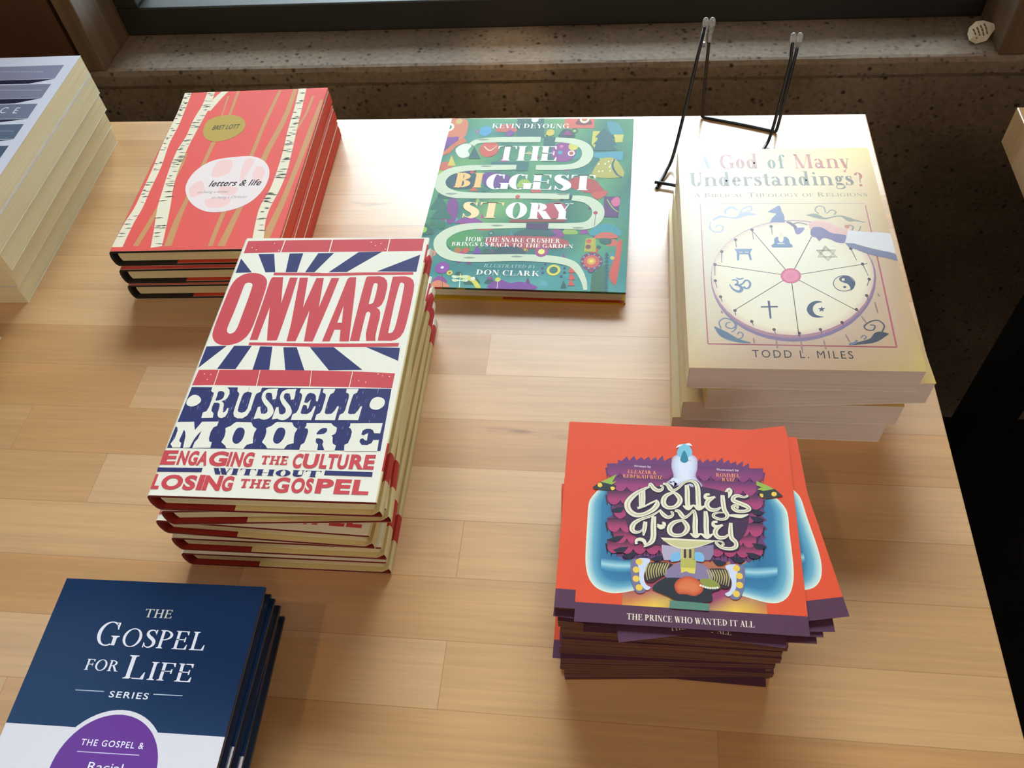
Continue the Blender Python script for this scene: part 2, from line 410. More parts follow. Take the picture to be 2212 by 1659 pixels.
# ---------------------------------------------------------------- lettering (outlines drawn as overlapping strokes, cap height 1)
def arcpoly(cx, cy, rx, ry, a0, a1, T, t, n=18):
    """Bowl: ring between two ellipses, thick T at its sides and t at top and foot."""
    out = []
    for i in range(n):
        p = math.radians(a0 + (a1 - a0) * i / n); q = math.radians(a0 + (a1 - a0) * (i + 1) / n)
        O = lambda a: (cx + rx * math.cos(a), cy + ry * math.sin(a))
        I = lambda a: (cx + max(rx - T, .001) * math.cos(a), cy + max(ry - t, .001) * math.sin(a))
        out.append([O(p), O(q), I(q), I(p)])
    return out
def catmull(P, n=6, closed=False):
    if len(P) < 3: return list(P)
    R = []; m = len(P)
    for i in range(m if closed else m - 1):
        g = (lambda k: P[k % m]) if closed else (lambda k: P[min(max(k, 0), m - 1)])
        a, b, c, d = g(i - 1), g(i), g(i + 1), g(i + 2)
        for j in range(n):
            s = j / n
            R.append(tuple(0.5 * (2 * b[k] + (c[k] - a[k]) * s + (2 * a[k] - 5 * b[k] + 4 * c[k] - d[k]) * s * s
                                  + (3 * b[k] - a[k] - 3 * c[k] + d[k]) * s ** 3) for k in range(len(b))))
    if not closed: R.append(tuple(P[-1]))
    return R
def strokepoly(P, W, smooth=True, n=6):
    """Stroke of changing width along P as a strip of quads."""
    m = len(P)
    W = list(W) if isinstance(W, (list, tuple)) else [W]
    def wat(u):
        if len(W) == 1: return W[0]
        k = u * (len(W) - 1); i = min(int(k), len(W) - 2); return W[i] + (W[i + 1] - W[i]) * (k - i)
    Q = [(p[0], p[1], wat(i / (m - 1))) for i, p in enumerate(P)]
    if smooth: Q = catmull(Q, n)
    L, R = [], []
    for i, q in enumerate(Q):
        a, b = Q[max(i - 1, 0)], Q[min(i + 1, len(Q) - 1)]
        dx, dy = b[0] - a[0], b[1] - a[1]; d = math.hypot(dx, dy) or 1
        nx, ny = -dy / d * q[2] / 2, dx / d * q[2] / 2
        L.append((q[0] + nx, q[1] + ny)); R.append((q[0] - nx, q[1] - ny))
    return [[L[i], R[i], R[i + 1], L[i + 1]] for i in range(len(L) - 1)]
def glyph(ch, T, t, s, S):
    """Roman letter: T thick stroke, t hairline, s serif thickness, S serif overhang. Returns (polygons, advance)."""
    G = []
    def st(x, y0=0.0, y1=1.0, w=T, feet='bt'):
        G.append([(x, y0), (x + w, y0), (x + w, y1), (x, y1)])
        for k, y in (('b', y0), ('t', y1 - s)):
            if k in feet:
                G.append([(x - S, y), (x + w + S, y), (x + w + S, y + s), (x - S, y + s)])
                yy = y + s if k == 'b' else y; d = s * 1.2 if k == 'b' else -s * 1.2       # bracket
                G.append([(x - S * .55, yy), (x, yy + d), (x, yy)]); G.append([(x + w + S * .55, yy), (x + w, yy), (x + w, yy + d)])
    def hb(x0, x1, y, w=t): G.append([(x0, y - w / 2), (x1, y - w / 2), (x1, y + w / 2), (x0, y + w / 2)])
    def dg(xa, ya, xb, yb, w): G.append([(xa - w / 2, ya), (xa + w / 2, ya), (xb + w / 2, yb), (xb - w / 2, yb)])
    def sf(x, y, top=False, h=None):
        h = h or S + T * .35; y0 = y - s if top else y
        G.append([(x - h, y0), (x + h, y0), (x + h, y0 + s), (x - h, y0 + s)])
    def bk(x, y, d, l=0.22, w=None):          # beak on the end of an arm, d = +1 up, -1 down
        w = w or t + s
        G.append([(x, y), (x - w * 1.5, y), (x - w * .35, y + d * l), (x, y + d * l)])
    A = arcpoly; x = S
    if ch == 'A': dg(.08, 0, .40, 1, t); dg(.66, 0, .37, 1, T * 1.08); hb(.18, .56, .34); sf(.08, 0); sf(.66, 0); return G, .80
    if ch == 'B': st(x); G += A(x + T * .8, .755, .40, .245, -90, 90, T, t); G += A(x + T * .8, .27, .46, .27, -90, 90, T, t); return G, x + T + .50
    if ch == 'C': G += A(.42, .5, .42, .52, 55, 305, T, t); bk(.72, .98, -1, .3); bk(.72, .04, 1, .24, t * .9); return G, .80
    if ch == 'D': st(x); G += A(x + T * .6, .5, .60, .5, -90, 90, T, t); return G, x + T + .62
    if ch == 'E' or ch == 'F':
        st(x); e = x + T + .40; hb(x, e, 1 - t / 2); bk(e, 1, -1); hb(x, e - .12, .53); G.append([(e - .14, .40), (e - .08, .40), (e - .08, .66), (e - .14, .66)])
        if ch == 'E': hb(x, e + .03, t / 2); bk(e + .05, 0, 1, .27)
        return G, e + (.13 if ch == 'E' else .06)
    if ch == 'G': G += A(.42, .5, .42, .52, 52, 300, T, t); bk(.72, .98, -1, .3); st(.62, .02, .42, T, 't'); return G, .90
    if ch == 'H': st(x); st(x + T + .38); hb(x, x + T + .4, .51); return G, 2 * x + 2 * T + .38 + .04
    if ch == 'I': st(x); return G, 2 * x + T + .04
    if ch == 'J': st(.3, .2, 1, T, 't'); G += A(.3 + T - .2, .2, .2, .22, 180, 360, T, t); return G, .3 + T + S
    if ch == 'K': st(x); dg(x + T, .36, x + T + .42, 1, t); dg(x + T + .50, 0, x + T + .17, .58, T * 1.1); sf(x + T + .42, 1, True); sf(x + T + .50, 0); return G, x + T + .66
    if ch == 'L': st(x); e = x + T + .42; hb(x, e, t / 2); bk(e + .03, 0, 1, .30); return G, e + .08
    if ch == 'M':
        st(x, w=t); dg(x + t * .6, 1, x + .42, 0, T); dg(x + .44, 0, x + .80, 1, t); st(x + .78, w=T); sf(x - .02, 1, True, S); return G, x + .78 + T + S + .04
    if ch == 'N': st(x, w=t, feet='b'); dg(x + t, 1, x + .60, 0, T * 1.1); st(x + .58, w=t, feet='t'); sf(x - .02, 1, True, S); return G, x + .60 + t + S + .05
    if ch == 'O' or ch == 'Q':
        G += A(.45, .5, .45, .52, 0, 360, T, t, 28)
        if ch == 'Q': dg(.75, -.18, .5, .1, T)
        return G, .95
    if ch == 'P': st(x); G += A(x + T * .8, .72, .44, .28, -90, 90, T, t); return G, x + T + .46
    if ch == 'R': st(x); G += A(x + T * .8, .735, .42, .265, -90, 90, T, t); dg(x + T + .44, 0, x + T + .16, .5, T * 1.1); sf(x + T + .47, 0, False, S + .06); return G, x + T + .64
    if ch == 'S':
        G += strokepoly([(.50, .80), (.42, .93), (.28, .97), (.14, .89), (.12, .74), (.22, .61), (.38, .49), (.50, .35), (.50, .17), (.38, .045), (.24, .03), (.12, .10), (.06, .24)],
                        [t, t, t * 1.1, T * .8, T, T * 1.15, T * 1.2, T * 1.15, T, T * .6, t * 1.1, t, t])
        bk(.54, .99, -1, .28, t); G.append([(.03, .0), (.03 + t * 1.1, .0), (.03 + t * .6, .28), (.03, .28)]); return G, .62
    if ch == 'T': st(.34); hb(.03, .65 + T, 1 - t / 2); bk(.67 + T, 1, -1); G.append([(.01, 1), (.01 + (t + s) * 1.5, 1), (.01 + (t + s) * .35, .78), (.01, .78)]); return G, .70 + T
    if ch == 'U': st(x, .3, 1, T, 't'); st(x + .56, .3, 1, t, 't'); G += A(x + .28 + t * .5, .3, .28 + t * .5, .32, 180, 360, T, t); return G, x + .56 + t + S + .03
    if ch == 'V': dg(.10, 1, .36, 0, T * 1.08); dg(.39, 0, .64, 1, t); sf(.10, 1, True); sf(.64, 1, True); return G, .76
    if ch == 'W': dg(.10, 1, .32, 0, T * 1.05); dg(.35, 0, .52, 1, t); dg(.50, 1, .72, 0, T * 1.05); dg(.75, 0, .96, 1, t); sf(.10, 1, True); sf(.50, 1, True); sf(.96, 1, True); return G, 1.07
    if ch == 'Y': dg(.10, 1, .36, .46, T * 1.08); dg(.40, .46, .62, 1, t); st(.37 - T / 2, 0, .5, T, 'b'); sf(.10, 1, True); sf(.62, 1, True); return G, .74
    if ch == 'Z': hb(.06, .58, 1 - t / 2); hb(.04, .60, t / 2); dg(.10, t * .3, .52, 1 - t * .3, T * 1.1); bk(.62, 0, 1, .26); G.append([(.05, 1), (.17, 1), (.09, .78), (.05, .78)]); return G, .66
    if ch == '&': G += A(.30, .76, .19, .24, 0, 360, T * .7, t); G += A(.28, .27, .28, .29, 60, 330, T, t); dg(.70, 0, .22, .72, T); sf(.70, 0); dg(.52, .18, .66, .52, t); return G, .84
    if ch == '?': G += A(.24, .76, .22, .25, -75, 165, T * .8, t); dg(.27, .26, .30, .55, t); G += A(.27, .08, .085, .085, 0, 360, .08, .08, 12); return G, .56
    if ch == '.': G += A(.10, .08, .085, .085, 0, 360, .08, .08, 12); return G, .26
    if ch == "'": dg(.08, .72, .12, 1, T * .8); return G, .22
    X = .66                                      # lower case
    if ch == 'a': st(.34, .06, X - .16, T * .9, ''); G += A(.24, X - .17, .24 - (.38 - .34 - T * .9) * 0, .19, 0, 165, T * .9, t); G += A(.20, .19, .20, .21, 20, 340, T * .85, t); G.append([(.34, 0), (.34 + T + .10, 0), (.34 + T + .10, s * 1.4), (.34 + T * .6, .12), (.34, .12)]); return G, .34 + T + .12
    if ch == 'b': st(x, .03, 1.06, T * .9, ''); sf(x, 1.06, True, S); G += A(.30, X / 2, .28, X / 2 + .02, 0, 360, T, t); return G, .64
    if ch == 'd': G += A(.26, X / 2, .26, X / 2 + .02, 0, 360, T, t); st(.42, .0, 1.06, T * .9, ''); sf(.42, 1.06, True, S + .02); sf(.46 + T * .5, 0, False, S); return G, .46 + T + S
    if ch == 'e': G += A(.27, X / 2, .27, X / 2 + .02, 5, 320, T, t); hb(.08, .52, X / 2 + .02); return G, .58
    if ch == 'f': st(.14, 0, .86, T * .9, 'b'); G += A(.36, .84, .22, .22, 40, 180, T * .9, t); G += A(.46, .93, .07, .07, 0, 360, .065, .065, 12); hb(.02, .42, X - t / 2); return G, .46
    if ch == 'g': G += A(.25, X - .20, .20, .22, 0, 360, T * .8, t); G += strokepoly([(.12, .26), (.08, .18), (.14, .11), (.36, .08), (.50, .0), (.50, -.16), (.30, -.26), (.10, -.24), (.03, -.14), (.08, -.02), (.18, .05)], [t, t, T * .8, T * .8, t, T * .6, t, t, t, t, t]); G += A(.50, X - .04, .07, .07, 0, 360, .065, .065, 12); hb(.38, .5, X - .09); return G, .58
    if ch in 'ilt' :
        if ch == 'i': st(x, 0, X, T * .9, 'b'); sf(x - S * .2, X, True, S * .9); G += A(x + T * .45, .90, .085, .085, 0, 360, .08, .08, 12); return G, 2 * x + T
        if ch == 'l': st(x, 0, 1.06, T * .9, 'b'); sf(x - S * .2, 1.06, True, S * .9); return G, 2 * x + T
        st(.12, .12, .88, T * .9, ''); G += A(.12 + .18, .14, .18, .16, 180, 330, T * .9, t); hb(.01, .38, X - t / 2); return G, .44
    if ch in 'nrmhu':
        if ch == 'u': st(.06, .14, X, T * .9, 't'); G += A(.06 + .20, .16, .20, .18, 180, 320, T * .9, t); st(.42, 0, X, T * .9, 't'); sf(.46 + T * .6, 0, False, S); return G, .46 + T + S
        st(x, 0, 1.06 if ch == 'h' else X, T * .9, 'b'); sf(x - S * .2, 1.06 if ch == 'h' else X, True, S * .9)
        if ch == 'r': G += A(x + T + .16, X - .20, .18, .20, 60, 160, t * 1.6, t * 1.6); G += A(x + T + .26, X - .08, .08, .08, 0, 360, .07, .07, 12); return G, x + T + .34
        G += A(x + T * .9 + .14, X - .20, .14 + T * .9, .21, 0, 150, T * .9, t); st(x + T * .9 + .28, 0, X - .19, T * .9, 'b'); e = x + 2 * T * .9 + .28 + S
        if ch == 'm': o = T * .9 + .28; G += A(x + o + T * .9 + .14, X - .20, .14 + T * .9, .21, 0, 150, T * .9, t); st(x + o + T * .9 + .28, 0, X - .19, T * .9, 'b'); e += o
        return G, e + .03
    if ch == 'o': G += A(.27, X / 2, .27, X / 2 + .02, 0, 360, T, t); return G, .59
    if ch == 's': G += strokepoly([(.36, .52), (.30, .62), (.20, .64), (.11, .58), (.10, .48), (.18, .40), (.30, .32), (.36, .22), (.34, .10), (.24, .02), (.14, .02), (.05, .08), (.03, .18)], [t, t, t, T * .7, T * .9, T, T, T * .9, T * .7, t, t, t, t]); G.append([(.37, .66), (.33, .66), (.34, .46), (.39, .46)]); G.append([(.0, 0), (.05, 0), (.04, .2), (.0, .2)]); return G, .46
    if ch == 'y' or ch == 'v': dg(.10, X, .29, 0, T); dg(.32, 0, .50, X, t); sf(.10, X, True); sf(.50, X, True, S + .02)
    if ch == 'y': dg(.20, -.22, .31, 0, t); G += A(.16, -.22, .075, .075, 0, 360, .07, .07, 12)
    if ch in 'yv': return G, .60
    return G, .32
FONTS = {'bodoni': (.20, .045, .035, .085), 'roman': (.135, .05, .04, .085), 'fat': (.30, .045, .04, .07), 'slab': (.25, .14, .13, .10), 'fine': (.15, .06, .045, .08)}
_sans = {}
def sans_polys(s, bold=0.0, space=1.0):
    key = (s, bold, space)
    if key in _sans: return _sans[key]
    cu = bpy.data.curves.new('lettering', 'FONT'); cu.body = s; cu.size = 1.0; cu.offset = bold; cu.space_character = space
    cu.resolution_u = 4
    ob = bpy.data.objects.new('lettering', cu)
    me = bpy.data.meshes.new_from_object(ob)
    P = [[(me.vertices[i].co.x, me.vertices[i].co.y) for i in p.vertices] for p in me.polygons]
    bpy.data.objects.remove(ob); bpy.data.curves.remove(cu); bpy.data.meshes.remove(me)
    _sans[key] = P
    return P
def text_polys(font, s, x, y, w, h, shear=0.0, rot=0.0):
    """Lettering fitted from x over width w on baseline y at cap height h."""
    P = []
    if font.startswith('sans'):
        b, sp = {'sans': (0, 1), 'sansb': (.02, 1.04), 'sansx': (.045, 1.10), 'sanst': (0, 1.3), 'sansw': (.012, 1.2)}[font]
        P = sans_polys(s, b, sp)
        ref = sans_polys('H', b, sp)
        ch = max(q[1] for p in ref for q in p)
        P = [[(u, v / ch) for u, v in p] for p in P]
    else:
        T, t, sr, S = FONTS[font]; cx = 0.0; k = 1.0
        small = False
        for c in s:
            if c == '^': small = True; continue      # small capitals from here on
            if c == '~': small = False; continue
            if c == ' ': cx += .34; continue
            G, ad = glyph(c, T, t, sr, S)
            k = .76 if small else 1.0
            P += [[(cx + u * k, v * k) for u, v in g] for g in G]
            cx += (ad + (.07 if font != 'fat' else .03)) * k
    x0 = min(q[0] for p in P for q in p); x1 = max(q[0] for p in P for q in p)
    sc = w / (x1 - x0)
    cr, sn = math.cos(rot), math.sin(rot)
    out = []
    for p in P:
        q = [((u - x0) * sc + v * h * shear, v * h) for u, v in p]
        out.append([(x + a * cr - b * sn, y + a * sn + b * cr) for a, b in q])
    return out

# ---------------------------------------------------------------- printing a design on a cover (millimetres from the near left corner)
def ellipse(cx, cy, rx, ry, rot=0.0, n=28):
    c, s = math.cos(rot), math.sin(rot)
    return [(cx + rx * math.cos(a) * c - ry * math.sin(a) * s, cy + rx * math.cos(a) * s + ry * math.sin(a) * c) for a in (2 * PI * i / n for i in range(n))]
def signed_area(p): return sum(p[i - 1][0] * p[i][1] - p[i][0] * p[i - 1][1] for i in range(len(p))) / 2
def inset(p, d):
    n = len(p); sg = 1 if signed_area(p) > 0 else -1; R = []
    for i in range(n):
        a, b, c = p[i - 1], p[i], p[(i + 1) % n]
        e1 = (b[0] - a[0], b[1] - a[1]); e2 = (c[0] - b[0], c[1] - b[1])
        l1 = math.hypot(*e1) or 1e-6; l2 = math.hypot(*e2) or 1e-6
        nx = -(e1[1] / l1 + e2[1] / l2); ny = e1[0] / l1 + e2[0] / l2; l = math.hypot(nx, ny) or 1e-6
        R.append((b[0] + sg * nx / l * d, b[1] + sg * ny / l * d))
    return R
def draw(mb, art, z, w, h):
    """Lay the design into the cover mesh; each level sits a hair above the one below, like ink on ink."""
    st = [0.0, 0]
    def put(p, col, lvl):
        cols = col if isinstance(col, list) else None
        if signed_area(p) < 0:
            p = p[::-1]
            if cols: cols = cols[::-1]
        st[1] += 1
        zz = z + st[0] + (st[1] % 3) * 0.00000025
        mb.face([(min(max(u, .02), w - .02) * .001, min(max(v, .02), h - .02) * .001, zz) for u, v in p], cols if cols else col)
    def putc(p, col, lvl):                      # concave outline
        p = [q for i, q in enumerate(p) if math.hypot(q[0] - p[i - 1][0], q[1] - p[i - 1][1]) > 1e-4]
        if len(p) < 5: put(p, col, lvl); return
        for tri in tessellate_polygon([[Vector((a, b, 0)) for a, b in p]]):
            put([p[i] for i in tri], col, lvl)
    for n, it in enumerate(sorted(art, key=lambda q: q[2])):
        k, col, lvl = it[0], it[1], it[2]
        st[0] = 0.000006 + 0.0000008 * n
        c = lin(col) if isinstance(col, str) else [lin(q) for q in col]
        if k == 'P':                            # outline, plain or smoothed
            F = it[4]; p = [(F[i], F[i + 1]) for i in range(0, len(F), 2)]
            if it[3]: p = catmull(p, it[3], True)
            putc(p, c, lvl)
        elif k == 'V':                          # quad or triangle blended between its corners' inks
            F = it[3]; p = [(F[i], F[i + 1]) for i in range(0, len(F), 2)]
            put(p, c, lvl)
        elif k == 'G':                          # outline with an airbrushed rim: inks from the edge inwards, at depths d
            F = it[5]; p = [(F[i], F[i + 1]) for i in range(0, len(F), 2)]
            if it[3]: p = catmull(p, it[3], True)
            rings = [inset(p, d) for d in it[4]]
            for a in range(len(rings) - 1):
                for i in range(len(p)):
                    j = (i + 1) % len(p)
                    put([rings[a][i], rings[a][j], rings[a + 1][j], rings[a + 1][i]], [c[a], c[a], c[a + 1], c[a + 1]], lvl)
            putc(rings[-1], c[-1], lvl)
        elif k == 'L':                          # band blended from an outer to an inner line
            Fo, Fi, sv = it[4], it[5], it[3]
            o = catmull([(Fo[i], Fo[i + 1]) for i in range(0, len(Fo), 2)], 4); m_ = catmull([(Fi[i], Fi[i + 1]) for i in range(0, len(Fi), 2)], 4)
            mix = lambda p, q, s: (p[0] + (q[0] - p[0]) * s, p[1] + (q[1] - p[1]) * s)
            for i in range(len(o) - 1):
                for a in range(len(sv) - 1):
                    put([mix(o[i], m_[i], sv[a]), mix(o[i + 1], m_[i + 1], sv[a]), mix(o[i + 1], m_[i + 1], sv[a + 1]), mix(o[i], m_[i], sv[a + 1])], [c[a], c[a], c[a + 1], c[a + 1]], lvl)
        elif k == 'S':                          # brush stroke
            F = it[5]; p = [(F[i], F[i + 1]) for i in range(0, len(F), 2)]
            for q in strokepoly(p, it[3], bool(it[4]), it[4] or 1): put(q, c, lvl)
        elif k == 'E':
            put(ellipse(*it[3:]), c, lvl)
        elif k == 'T':
            for q in text_polys(*it[3:]): put(q, c, lvl)
ART = {}
ART['card'] = [
 ('P','#57324a',0,0,[0,0,128.5,0,128.5,11.4,0,11.4]),
 ('T','#eddfc9',2,'bodoni','THE PRINCE WHO WANTED IT ALL',29.4,3.1,69.9,3.5,0,0),
 ('V',['d98a3e','f2c84a','a8436a','8a3f5e'],0,[26.6,11.4,44.6,11.4,44.6,23.6,26.6,23.6]),
 ('V',['f2c84a','8a3f62','7a3a66','a8436a'],0,[44.6,11.4,66.7,11.4,66.7,23.6,44.6,23.6]),
 ('V',['8a3f62','f2c84a','a8436a','7a3a66'],0,[66.7,11.4,88.8,11.4,88.8,23.6,66.7,23.6]),
 ('V',['f2c84a','d98a3e','8a3f5e','a8436a'],0,[88.8,11.4,106.8,11.4,106.8,23.6,88.8,23.6]),
 ('V',['b04a60','7a3a66','c8743e','d88a44'],0,[26.6,23.6,66.7,23.6,66.7,46.3,26.6,46.3]),
 ('V',['7a3a66','b04a60','d88a44','c8743e'],0,[66.7,23.6,106.8,23.6,106.8,46.3,66.7,46.3]),
 ('L',['#e6edd8','#c2dcd8','#6aaac2','#3a7ca2','#2c6992','#3f86aa'],1,[0,0.05,0.18,0.36,0.72,1],[10.7,85.8,7,80.7,4.9,75.4,4.6,63.7,4.5,44,5.1,33.8,7.4,26,11.9,20.7,18.7,18.3,25.9,18.6,34.6,20.9],[29,87.1,29.1,81.9,29.1,76.7,29.4,65.1,29.6,51,29.1,45.5,28.8,42.7,29.1,41.4,30.4,40.8,31.6,40.5,35.3,40.4]),
 ('L',['#2c6992','#7db8cc','#a9d2da','#5a9fbc','#2f6f98'],2,[0,0.3,0.45,0.7,1],[13.7,39.8,19.3,39.4,25.5,39.1,33.5,39.3],[14,31.7,19.5,30.7,25.6,30.8,33.6,31.6]),
 ('L',['#e6edd8','#c2dcd8','#6aaac2','#3a7ca2','#2c6992','#3f86aa'],1,[0,0.05,0.18,0.36,0.72,1],[118.2,85.2,121.6,80.6,123.6,74.8,123.5,61.8,123.7,42.5,122.7,31.7,119.8,23.7,115.2,19.2,109.8,17.9,103.4,18.8,93.4,21.3],[99.8,83.1,99.5,78.6,99.1,73.4,98.3,60.4,97.5,47.7,97.3,44.2,97.1,42.2,96.8,41.1,95.8,40.7,95.2,40.4,93.3,39.9]),
 ('L',['#2c6992','#7db8cc','#a9d2da','#5a9fbc','#2f6f98'],2,[0,0.3,0.45,0.7,1],[95.7,39.4,102.5,39.5,108.6,40.2,114.7,40.9],[95.3,32,101.9,31.7,108,32.4,114.1,33.8]),
 ('P','#6f3a6c',3,0,[25.7,40.8,21.8,41.2,23.4,43.9,19.4,44.2,21.1,47.1,18.5,51.6,21.7,52.7,18.8,57.3,22.3,58.4,18.5,61.2,21.2,63.4,17.1,66.3,20,68.6,18.1,73,20.1,74.4,17.5,78.9,20.2,80.4,16.5,83.5,19.8,85.2,16.5,88.4,19.4,90,16.1,94.2,19.5,95.5,17.5,99.8,19.6,101.2,19.4,105.5,22,104.1,22,108.2,24.3,107,27.6,110.8,28.9,107.6,32.2,111.4,33.6,108.1,36.9,110.8,38.2,108.6,41.5,111.3,42.5,108.5,45.8,111.3,46.7,108.5,50.1,112.5,51,108.4,55.3,111.5,55.9,107.6,60,109.5,60.8,106.8,65.1,110,65.7,106,68.9,109.3,70.3,107,73.4,111.3,74.8,108.1,78.1,111.4,79.4,109.2,82.8,111.3,83.6,108.9,87.2,112.8,87.8,108.7,91.2,111.3,91.9,108.5,95.5,110.4,95.7,107.5,99.7,110.8,99.4,106.4,103.3,109.5,103.1,105.4,106.9,104.7,105.7,101.8,110.3,102,108.3,98.3,111.1,94.7,108.4,92.9,111.4,89.4,108.5,87.5,110.5,84.2,108.3,82.8,111.5,79.6,108.1,78.1,110.9,75,108,73.5,111.3,69.8,108,67.8,111.2,64.2,108.1,62.2,110,58.2,107.7,56.7,109.7,52.7,107.3,51.2,106.7,47.3,104.6,47.8,104,43.9,102,44.4,98.5,41.4,97.1,43,93.7,39.6,92.2,41.6,88.5,39,88,42.1,84.5,40.5,83.9,42.5,80.2,39.8,79.7,43,76.5,40.5,75.8,43,72.7,40.6,71.9,43.1,68.7,39.8,68,43.1,64.9,40.4,64.1,43.1,61.3,40.3,60.2,42.6,57.4,39.5,56.3,42.1,53.5,38.6,52.4,41.6,49.5,39.2,48.4,41.1,45.5,37.3,44.5,40.9,41.6,38.7,40.6,40.6,37.6,37.2,36.6,40.4,32.3,37.1,31.2,40.6,27,38.7]),
 ('P','#28252f',4,0,[15.8,49,19,49.2,17.2,41.8]),
 ('P','#28252f',4,0,[18.2,49.2,21.4,49.4,19.7,40]),
 ('P','#28252f',4,0,[21,49.3,24.2,49.5,23.2,40.9]),
 ('P','#28252f',4,0,[23.2,49.5,26.4,49.6,25.4,42.8]),
 ('V',['#28252f','#28252f','#a83e68','#a83e68'],5,[16.8,51.8,25.1,52.2,24.9,46.5,17.3,46]),
 ('P','#a83e68',5,0,[24.9,46.5,24.1,44.6,22.8,43.4,21.2,42.8,19.6,43.2,18.2,44.3,17.3,46]),
 ('P','#28252f',4,0,[23.4,49.2,26.6,49.4,24.8,42]),
 ('P','#28252f',4,0,[25.9,49.3,29.1,49.5,27.2,40.2]),
 ('P','#28252f',4,0,[28.6,49.5,31.9,49.7,30.8,41]),
 ('P','#28252f',4,0,[30.9,49.6,34,49.8,32.9,42.9]),
 ('V',['#28252f','#28252f','#a83e68','#a83e68'],5,[24.5,51.9,32.7,52.4,32.5,46.6,24.9,46.2]),
 ('P','#a83e68',5,0,[32.5,46.6,31.7,44.8,30.4,43.5,28.8,43,27.1,43.3,25.8,44.5,24.9,46.2]),
 ('P','#28252f',4,0,[31.1,49.3,34.2,49.5,32.4,42.2]),
 ('P','#28252f',4,0,[33.5,49.5,36.6,49.7,34.8,40.4]),
 ('P','#28252f',4,0,[36.2,49.6,39.4,49.8,38.3,41.2]),
 ('P','#28252f',4,0,[38.4,49.8,41.6,50,40.5,43.1]),
 ('V',['#28252f','#28252f','#a83e68','#a83e68'],5,[32.1,52.1,40.3,52.5,40.1,46.8,32.5,46.3]),
 ('P','#a83e68',5,0,[40.1,46.8,39.2,45,37.9,43.7,36.3,43.2,34.7,43.5,33.4,44.6,32.5,46.3]),
 ('P','#28252f',4,0,[38.6,49.5,41.8,49.7,39.9,42.3]),
 ('P','#28252f',4,0,[41,49.6,44.2,49.8,42.2,40.5]),
 ('P','#28252f',4,0,[43.8,49.8,47,50,45.8,41.4]),
 ('P','#28252f',4,0,[46,49.9,49.2,50.1,48,43.3]),
 ('V',['#28252f','#28252f','#a83e68','#a83e68'],5,[39.7,52.2,47.9,52.7,47.6,47,40,46.5]),
 ('P','#a83e68',5,0,[47.6,47,46.7,45.1,45.4,43.9,43.8,43.3,42.2,43.7,40.9,44.8,40,46.5]),
 ('P','#28252f',4,0,[46.2,49.6,49.4,49.8,47.4,42.5]),
 ('P','#28252f',4,0,[48.6,49.8,51.8,50,49.7,40.7]),
 ('P','#28252f',4,0,[51.4,50,54.5,50.1,53.2,41.6]),
 ('P','#28252f',4,0,[53.5,50.1,56.7,50.3,55.4,43.4]),
 ('V',['#28252f','#28252f','#a83e68','#a83e68'],5,[47.3,52.4,55.5,52.9,55.1,47.1,47.6,46.6]),
 ('P','#a83e68',5,0,[55.1,47.1,54.2,45.3,52.9,44,51.3,43.5,49.7,43.8,48.4,45,47.6,46.6]),
 ('P','#28252f',4,0,[53.7,49.8,56.9,50,54.8,42.7]),
 ('P','#28252f',4,0,[56.1,50,59.3,50.1,57.1,40.9]),
 ('P','#28252f',4,0,[58.9,50.1,62,50.3,60.7,41.7]),
 ('P','#28252f',4,0,[61.1,50.2,64.2,50.4,62.9,43.6]),
 ('V',['#28252f','#28252f','#a83e68','#a83e68'],5,[54.9,52.5,63,53,62.6,47.3,55.1,46.8]),
 ('P','#a83e68',5,0,[62.6,47.3,61.7,45.5,60.4,44.2,58.8,43.7,57.2,44,55.9,45.1,55.1,46.8]),
 ('P','#28252f',4,0,[61.2,50,64.4,50.1,62.3,42.8]),
 ('P','#28252f',4,0,[63.6,50.1,66.8,50.3,64.6,41]),
 ('P','#28252f',4,0,[66.4,50.3,69.5,50.5,68.1,41.9]),
 ('P','#28252f',4,0,[68.5,50.4,71.7,50.6,70.3,43.8]),
 ('V',['#28252f','#28252f','#a83e68','#a83e68'],5,[62.4,52.7,70.5,53.2,70,47.4,62.5,47]),
 ('P','#a83e68',5,0,[70,47.4,69.1,45.6,67.8,44.4,66.2,43.8,64.6,44.2,63.4,45.3,62.5,47]),
 ('P','#28252f',4,0,[68.7,50.1,71.9,50.3,69.7,43]),
 ('P','#28252f',4,0,[71.1,50.3,74.2,50.5,72,41.2]),
 ('P','#28252f',4,0,[73.8,50.4,77,50.6,75.5,42.1]),
 ('P','#28252f',4,0,[76,50.6,79.2,50.8,77.7,43.9]),
 ('V',['#28252f','#28252f','#a83e68','#a83e68'],5,[69.9,52.8,78,53.3,77.5,47.6,70,47.1]),
 ('P','#a83e68',5,0,[77.5,47.6,76.6,45.8,75.2,44.5,73.6,44,72,44.3,70.8,45.5,70,47.1]),
 ('P','#28252f',4,0,[76.2,50.3,79.3,50.5,77.1,43.2]),
 ('P','#28252f',4,0,[78.5,50.4,81.7,50.6,79.3,41.4]),
 ('P','#28252f',4,0,[81.3,50.6,84.4,50.8,82.8,42.2]),
 ('P','#28252f',4,0,[83.5,50.7,86.6,50.9,85.1,44.1]),
 ('V',['#28252f','#28252f','#a83e68','#a83e68'],5,[77.4,53,85.4,53.5,84.9,47.8,77.4,47.3]),
 ('P','#a83e68',5,0,[84.9,47.8,84,46,82.6,44.7,81,44.2,79.4,44.5,78.2,45.6,77.4,47.3]),
 ('P','#28252f',4,0,[83.6,50.4,86.8,50.6,84.5,43.3]),
 ('P','#28252f',4,0,[86,50.6,89.1,50.8,86.7,41.5]),
 ('P','#28252f',4,0,[88.7,50.7,91.8,50.9,90.2,42.4]),
 ('P','#28252f',4,0,[90.9,50.9,94,51,92.4,44.2]),
